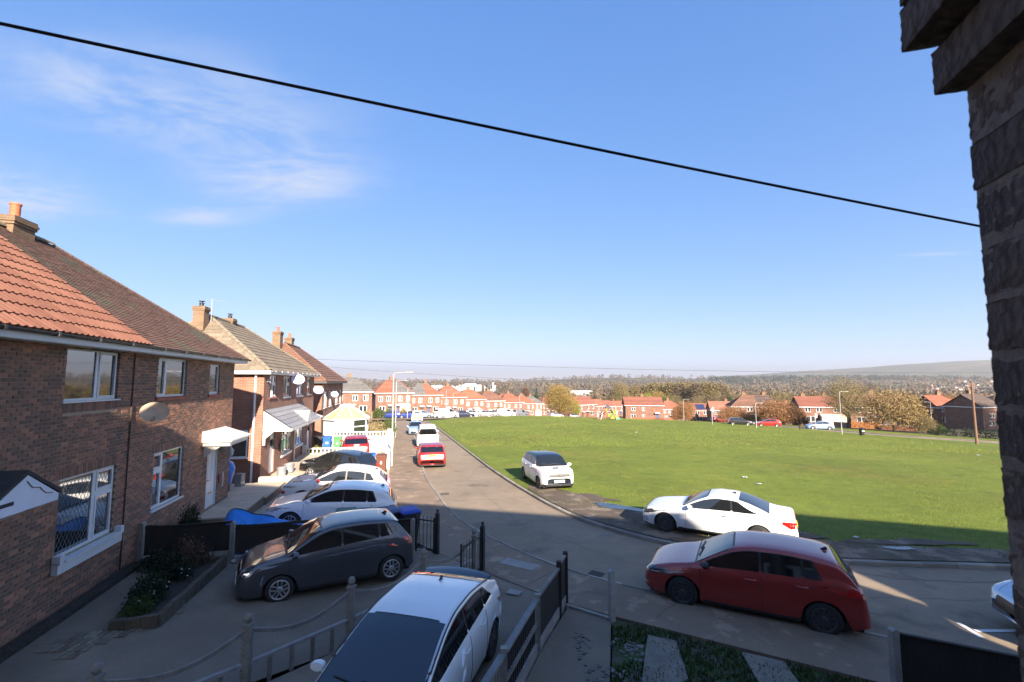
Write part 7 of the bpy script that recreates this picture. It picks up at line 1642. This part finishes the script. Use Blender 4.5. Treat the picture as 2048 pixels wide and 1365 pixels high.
def hedge(label, a, b, h, w):
    L, ang = frame_between(a, b); o = thing('hedge', label, 'hedge', (*a, 0), ang); n = int(L / .5); bl = [(L * (i + .5) / n, 0, T(*a) + (T(*b) - T(*a)) * (i + .5) / n + h * .5, .5, w / 2, h * .55) for i in range(n)]
    link('foliage', crown_mesh('foliage', LM['dark'], bl, int(2200 * L / 4), .1, 9, 0, .14), o)
hedge('clipped dark hedge on the left of the shaded garden gate', dpt(1848, 77), dpt(1905, 74.5), 1.3, 1.0)
hedge('clipped dark hedge on the right of the shaded garden gate', dpt(1914, 74), dpt(2020, 69), 1.5, 1.1)
# ------------------------------------------------------------------ far houses
def fh(label, px, d, rot, **kw):
    p = dpt(px, d); return simple_house('brick_house', label, (p[0], p[1], T(*p) + .05), rot, group='far brick houses', full=False, gauge=.5, **kw)
fh('grey roofed brown brick house behind the third street pair', 646, 97, .3, roofs=(GREYR,), wall=HB3, hl=3.4, L=10)
fh('pair with left half orange and right half grey roof', 752, 106, .45, L=8.6, hl=3.0, hr=3.0, roofs=(ORANGE, GREYR), wall=HB3, white_low=(.62, .9))
fh('pair with left half grey and right half orange roof', 818, 117, .42, L=8.6, hl=3.0, hr=3.0, roofs=(GREYR, ORANGE), wall=HB4, chim=((.6, 1.2, 2),))
fh('orange hipped pair left of the two lamp posts', 873, 128, .42, L=8.6, hl=3.0, hr=3.0, roofs=(ORANGE,), wall=HB4)
fh('orange hipped pair behind the two lamp posts', 918, 140, .42, L=8.6, hl=3.0, hr=3.0, roofs=((.21, .085, .05),), wall=HB4, white_low=(.55, .75))
fh('dark red hipped pair in the middle of the far row', 960, 150, .42, L=8.6, hl=3.0, hr=3.0, roofs=(BROWNR,), wall=HB4)
fh('orange hipped pair right of the dark red one', 1003, 164, .42, L=8.6, hl=3.0, hr=3.0, roofs=(ORANGE,), wall=HB4, white_low=(.15, .5))
fh('small orange roofed house before the grey slate pair', 1030, 180, .42, roofs=((.19, .068, .04),), wall=HB4, L=9)
fh('grey slate roofed pair left of the golden tree', 1050, 192, .42, L=8.6, hl=3.0, hr=3.0, roofs=(GREYR,), wall=HB4, white_low=(.3, .8))
fh('orange roofed pair half behind the golden tree', 1083, 206, .42, L=8.6, hl=3.0, hr=3.0, roofs=(ORANGE,), wall=HB4)
fh('red terrace just right of the golden tree', 1146, 172, .75, roofs=(REDR,), wall=HB4, hl=0, hr=0, L=14, H=5.0)
fh('second red terrace right of the golden tree', 1172, 205, .75, roofs=((.18, .064, .04),), wall=HB4, hl=0, hr=0, L=14, H=5.0)
fh('third red terrace behind the climbing frame', 1196, 230, .75, roofs=(REDR,), wall=HB4, hl=0, hr=0, L=14, H=5.0)
fh('distant red terrace above the climbing frame', 1216, 255, .6, roofs=((.18, .068, .045),), wall=HB4, hl=0, hr=0, L=16, H=5.0)
fh('red brick house with a front gable right of the climbing frame', 1250, 146, -.12, roofs=(REDR,), wall=HB4, hl=0, hr=0, L=11.5, H=4.8, rise=2.4, wins=[(.16, .27, 3.0, 4.1), (.44, .52, 3.0, 4.2), (.14, .28, .8, 2.0), (.44, .52, .9, 2.0)], doors=[(.8, .88)])
fh('orange roofed house left of the solar panels', 1322, 176, .2, roofs=(ORANGE,), wall=HB3, L=9.5, H=4.8)
sol = fh('pale fronted terrace with two blue solar arrays on its roof', 1382, 182, -.15, roofs=(ORANGE,), wall=HB4, L=15, H=4.8, hl=0, hr=0, rise=2.6)
for k, (x0, w, ) in enumerate(((1.8, 3.4), (7.2, 3.2))):
    for i in range(3):
        for j in range(2):
            b = MB(); vx = Vector((0, 3.7 + .35, 2.6)).normalized(); nz_ = Vector((1, 0, 0)).cross(vx); o_ = Vector((x0 + i * w / 3, -.35, 4.78)) + vx * (.8 + j * 1.75) + nz_ * .1; q = [o_, o_ + Vector((w / 3 - .08, 0, 0)), o_ + Vector((w / 3 - .08, 0, 0)) + vx * 1.65, o_ + vx * 1.65]; b.face(q); b.face([p - nz_ * .05 for p in q[::-1]]); b.obj('solar_panel', mat('solar_blue', (.02, .035, .09), .15, spec=.8), sol)
fh('brown hipped pair among the copper trees', 1462, 128, -.25, roofs=(BROWNR, DARKR), wall=HB4, L=13, H=4.6, chim=((.3, 1.2, 2), (.7, 1.2, 2)))
fh('pink gabled house behind the brown hipped pair', 1420, 165, -.2, roofs=((.2, .09, .06),), wall=HB3, L=12, hl=0, hr=0, H=4.8)
fh('orange roofed house above the wide copper tree', 1535, 165, -.2, roofs=(ORANGE,), wall=HB3, L=14, H=4.6)
fh('red tiled brick house left of the oak', 1598, 116, -.28, roofs=(REDR,), wall=HB4, L=12, H=4.6, hl=0, hr=0, rise=2.4, white_low=(.35, .8), chim=((.15, 1.2, 1), (.55, 1.2, 1)))
fh('brown roofed house half behind the oak', 1698, 112, -.28, roofs=(BROWNR,), wall=HB4, L=12, H=4.6, hl=0, hr=0)
fh('orange roofed house behind the shaded gable house', 1873, 106, -.1, roofs=((.2, .072, .042),), wall=HB4, L=6.5, hl=0, hr=3, H=4.4, rise=2.6)
fh('dark roofed low house left of the orange roofed one', 1838, 110, .2, roofs=(DARKR,), wall=HB3, L=6, H=3.4, rise=2.4, wins=[])
fh('shaded brown house with a steep gable at the far right', 1960, 95, .34, roofs=(DARKR,), wall=HB3, L=6.5, Dp=6.4, hl=0, hr=0, H=4.5, rise=2.5, wins=[(.35, .65, 2.2, 3.1), (.3, .62, .6, 1.6)], doors=[(.75, .88)], side_win=False)
tree('large unseen evergreen added to shade the far right gable house', 'round', 'dark', (104, 77), 13, 12, z=T(104, 77))  # added tree outside the view, there only to cast shade on the gable house
# garden walls and fences on the right
def wallrun(label, a, b, h, m, cap=None, name='garden_wall', panel=0.):
    L, ang = frame_between(a, b); o = thing(name, label, 'garden wall' if name == 'garden_wall' else 'fence', (*a, T(*a)), ang); dz = T(*b) - T(*a)
    n = max(1, int(L / panel)) if panel else 1
    for i in range(n):
        x0, x1 = L * i / n, L * (i + 1) / n; w = MB(); q = [(x0 + .03, -.1, -.4), (x1 - .03, -.1, -.4), (x1 - .03, -.1, h), (x0 + .03, -.1, h)]; w.box(x0 + .03, -.05 if panel else -.11, -.5 + dz * i / n, x1 - .03, .05 if panel else .11, h + dz * i / n); w.obj('panel' if panel else 'wall', m, o)
        if panel: w = MB(); w.box(x1 - .05, -.07, -.4 + dz * i / n, x1 + .05, .07, h + .1 + dz * i / n); w.obj('post', CONCRETE, o)
    if cap: w = MB(); w.box(0, -.15, h, L, .15, h + .09); w.obj('coping', cap, o)
ORF = mat('orange_fence', (.42, .16, .05), .8, var=[(2, .2)]); RBW = mat('red_garden_brick', (.32, .12, .07), .9, var=[(2, .2), (15, .2)])
wallrun('orange panel fence behind the oak', dpt(1692, 99), dpt(1756, 95), 1.3, ORF, name='fence', panel=1.5)
wallrun('pale block wall with white coping right of the orange fence', dpt(1758, 94.5), dpt(1828, 90), .9, RBW, WHITE)
wallrun('low red brick wall before the front gable house', dpt(1262, 132), dpt(1345, 126), .9, RBW)
wallrun('orange garden panel by the far black car', dpt(745, 93), dpt(762, 92), 1.3, ORF, name='fence', panel=1.2)
wallrun('brown slatted garden fence below the grey roofed house', dpt(702, 82), dpt(745, 86), 1.1, mat('brown_fence', (.14, .10, .07), .85, var=(3, .2)), name='fence', panel=1.8)
wallrun('pale fence on the left side of the red tiled house', dpt(1662, 103), dpt(1692, 100), 1.1, mat('tan_fence', (.3, .24, .16), .85), name='fence', panel=1.5)
p = gp(1724, 873); b = MB(); b.lathe([(.28, 0), (.3, .1), (.32, .9), (.36, .92), (.36, 1.0), (.2, 1.12), (0.001, 1.15)], 14); o = b.obj('litter_bin', BLACKPL, loc=(*p, T(*p) + .1), smooth=40); b2 = MB(); b2.box(-.2, -.33, .62, .2, -.31, .72); b2.obj('sticker', WHITE, o); tag(o, 'black litter bin at the edge of the green', 'litter bin')
for px, py in ((1600, 861), (1370, 845)):
    p = gp(px, py); b = MB(); b.box(-.08, -.08, -.1, .08, .08, 1.0); tag(b.obj('marker_post', DARKWOOD, loc=(*p, T(*p))), 'dark marker post below the %s' % ('wide copper tree' if px == 1600 else 'small copper willow'), 'post')
# climbing frame on the green
def climbing():
    p = dpt(1214, 93); o = thing('climbing_frame', 'colourful climbing frame with slide on the far side of the green', 'climbing frame', (*p, T(*p) + .1), .3)
    c = {k: mat('play_' + k, v, .5) for k, v in dict(yellow=(.30, .20, .03), green=(.13, .17, .03), red=(.45, .05, .03), teal=(.02, .3, .28), wood=(.2, .11, .06)).items()}
    b = MB()
    for x, y in ((-1, -1), (1, -1), (1, 1), (-1, 1)): b.tube([(x * 1.3, y * 1.3, 0), (x * .5, y * .5, 2.6)], .07, 6)
    b.obj('leg', c['wood'], o); b = MB(); b.box(-.6, -.6, 1.3, .6, .6, 1.4); b.obj('platform', c['wood'], o)
    b = MB(); b.lathe([(.8, 2.3), (.0, 3.2)], 4); b.obj('roof', mat('play_dark', (.08, .08, .10), .6), o)
    for (x0, x1, z0, z1, y_, k) in ((.2, 1.9, .2, .9, -.9, 'yellow'), (.9, 1.7, 1.0, 1.9, -.5, 'green'), (-.5, .5, .6, 1.3, -.9, 'green'), (1.2, 2.0, .05, .35, -1.1, 'teal'), (-.9, -.4, 1.5, 2.2, -.6, 'yellow')):
        b = MB(); b.box(x0, y_, z0, x1, y_ + .08, z1); b.obj('panel', c[k], o)
    b = MB(); b.prism([(-2.8, 0), (-2.5, 0), (-.6, 1.4), (-.6, 1.55)], -.4, .1, 'y'); b.obj('slide', c['wood'], o); b = MB(); b.prism([(2.6, 0), (2.9, 0), (.7, 1.9), (.5, 1.9)], -.3, .3, 'y'); b.obj('ramp', c['green'], o)
    for x in (-2.2, -1.7): b = MB(); b.tube([(x, -1.2, 0), (x + .8, -.6, 1.5)], .06, 6); b.obj('beam', WHITE if x < -2 else c['red'], o)
climbing()
rs = random.Random(9)
for i, (px, py, lab) in enumerate([(1490, 961, 'scrap of white paper lying on the middle of the green'), (1273, 868, 'pale speck of litter far out on the green'), (1958, 915, 'white strip of litter near the telegraph pole'), (1518, 975, 'tiny litter scrap right of the white paper')]):
    p = gp(px, py); b = MB(); b.grid([[(x * .12, y * .1, .03 + .05 * mnoise.noise((x * 2 + i, y * 2, 0)) + .03) for x in (-1, -.3, .4, 1)] for y in (-1, 0, 1)]); tag(b.obj('litter', WHITE, loc=(*p, zf(*p))), lab, 'litter')
# ------------------------------------------------------------------ far off: town in the valley, woods, factory
town = []
for k, (c, rc) in enumerate([((.5, .46, .42), (.25, .12, .08)), ((.42, .2, .13), (.3, .12, .07)), ((.55, .53, .5), (.16, .15, .15))]):
    b = MB(); b.box(-5, -4, -1, 5, 4, 5); b.prism([(-4.3, 5), (4.3, 5), (0, 7.6)], -5.3, 5.3, 'x', mi=1); town.append(b.mesh('house', [mat('town_wall_%d' % k, c, .9), mat('town_roof_%d' % k, rc, .9)]))
rs = random.Random(12)
for i in range(150):
    if i < 95: px, d = rs.uniform(1850, 2030), rs.uniform(700, 1700)
    else: px, d = rs.uniform(1150, 1640), rs.uniform(420, 1100)
    p = dpt(px, d); o = link('distant_house', rs.choice(town), None, (*p, T(*p)), rs.uniform(-.6, .6)); tag(o, 'tiny pale house in the hazy valley town', 'house', 'houses of the valley town')
for i in range(60):
    px, d = rs.uniform(640, 1130), rs.uniform(240, 600); p = dpt(px, d); o = link('distant_house', rs.choice(town[1:2] + town[:1]), None, (*p, T(*p)), rs.uniform(.2, .9)); tag(o, 'small roof peeping up behind the far street row', 'house', 'roofs behind the far street row')
IND = mat('white_cladding', (.62, .62, .6), .6)
def shed(label, px, d, w, h, dep=18, m=IND, rise=1.5):
    p = dpt(px, d); o = thing('factory', label, 'factory', (*p, T(*p)), rs.uniform(-.1, .1)); b = MB(); b.box(-w / 2, 0, -2, w / 2, dep, h); b.obj('wall', m, o); b = MB(); b.prism([(-.3, h), (dep + .3, h), (dep / 2, h + rise)], -w / 2 - .3, w / 2 + .3, 'x'); b.obj('roof', mat('shed_roof', (.45, .46, .47), .6), o)
    for i in range(max(2, int(w / 9))):
        b = MB(); x = -w / 2 + w * (i + .5) / max(2, int(w / 9)); b.box(x - 1.2, -.1, h * .35, x + 1.2, -.02, h * .6); b.obj('window', FARGLASS, o)
shed('long white warehouse on the slope behind the golden tree', 1163, 900, 44, 7.5)
shed('low white shed right of the warehouse', 1192, 905, 8, 4)
for px, w, h, lab in ((872, 24, 7, 'white works building at the left of the far skyline'), (883, 12, 5, 'lower white block beside it'), (910, 22, 5, 'long white works behind the orange roofs'), (926, 20, 8, 'tall white works block on the skyline'), (941, 30, 11, 'highest white works block on the skyline'), (957, 14, 8, 'white works block by the dark conifer'), (980, 30, 6, 'grey works building under the chimney')):
    shed(lab, px, 1150 + w, w, h + 7)
p = dpt(986, 1150); o = thing('factory_chimney', 'tall white factory chimney with a black top on the skyline', 'chimney', (*p, T(*p)), 0); b = MB(); b.lathe([(2.6, 0), (2.2, 22), (2.3, 22.05), (2.2, 22.1)], 14); b.obj('shaft', mat('chimney_white', (.66, .65, .62), .8), o, 60); b = MB(); b.lathe([(2.3, 22.1), (2.3, 26.5), (1.7, 26.5), (1.7, 24)], 14); b.obj('cap', BLACKPL, o, 60)
def woods(name, label, n, fn, size, m1, seed, nq=34):
    rs = np.random.RandomState(seed); V, F, TN = [], [], []
    for _ in range(n):
        x, y = fn(rs); s = size * rs.uniform(.6, 1.4); z = T(x, y); tn = rs.uniform(0, 1)
        for _q in range(nq):
            v = rs.normal(size=3); v /= np.linalg.norm(v); c = np.array([x + v[0] * s * .5, y + v[1] * s * .5, z + s * .55 + v[2] * s * .5]); a = rs.normal(size=3); a /= np.linalg.norm(a); b = rs.normal(size=3); b -= a * a.dot(b); b /= np.linalg.norm(b); l = s * .15; i = len(V)
            V += [tuple(c - a * l), tuple(c + b * l), tuple(c + a * l), tuple(c - b * l)]; F.append((i, i + 1, i + 2, i + 3)); TN.append(clamp(tn * .7 + rs.uniform(0, .3)))
    me = bpy.data.meshes.new(name); me.from_pydata(V, [], F); me.materials.append(m1); at_ = me.attributes.new('tone', 'FLOAT', 'FACE'); at_.data.foreach_set('value', TN); tag(link(name, me), label, kind='stuff')
def band(px0, px1, d0, d1): return lambda rs: dpt(rs.uniform(px0, px1), rs.uniform(d0 ** .5, d1 ** .5) ** 2)
woods('woodland', 'hazy autumn woods filling the valley', 1500, band(1180, 2100, 330, 1100), 9, LM['brown'], 1)
woods('left_woodland', 'brown scrub and trees behind the far street row', 700, band(560, 1180, 260, 900), 6, LM['russet'], 2)
woods('far_woodland', 'dark wooded ridge under the distant moor', 2400, band(500, 2150, 1150, 2900), 15, LM['brown'], 3, 22)
woods('ridge_woodland', 'dark belt of trees on the right hand ridge', 1100, band(1420, 2150, 1900, 2700), 15, LM['dark'], 4, 22)
# ------------------------------------------------------------------ the air: pale, even haze round everything
hz = MB(); hz.box(-9900, -9900, -75, 9900, 9900, 262); hm = bpy.data.materials.new('haze'); hm.use_nodes = True; t = hm.node_tree; t.nodes.clear(); vo = N(t, 'ShaderNodeVolumePrincipled'); vo.inputs['Color'].default_value = (1, .98, .93, 1); vo.inputs['Density'].default_value = 1.7e-4; vo.inputs['Anisotropy'].default_value = .45
ou = N(t, 'ShaderNodeOutputMaterial'); t.links.new(vo.outputs[0], ou.inputs['Volume']); h_ = hz.obj('haze', hm); tag(h_, 'thin pale haze over the valley', kind='stuff')
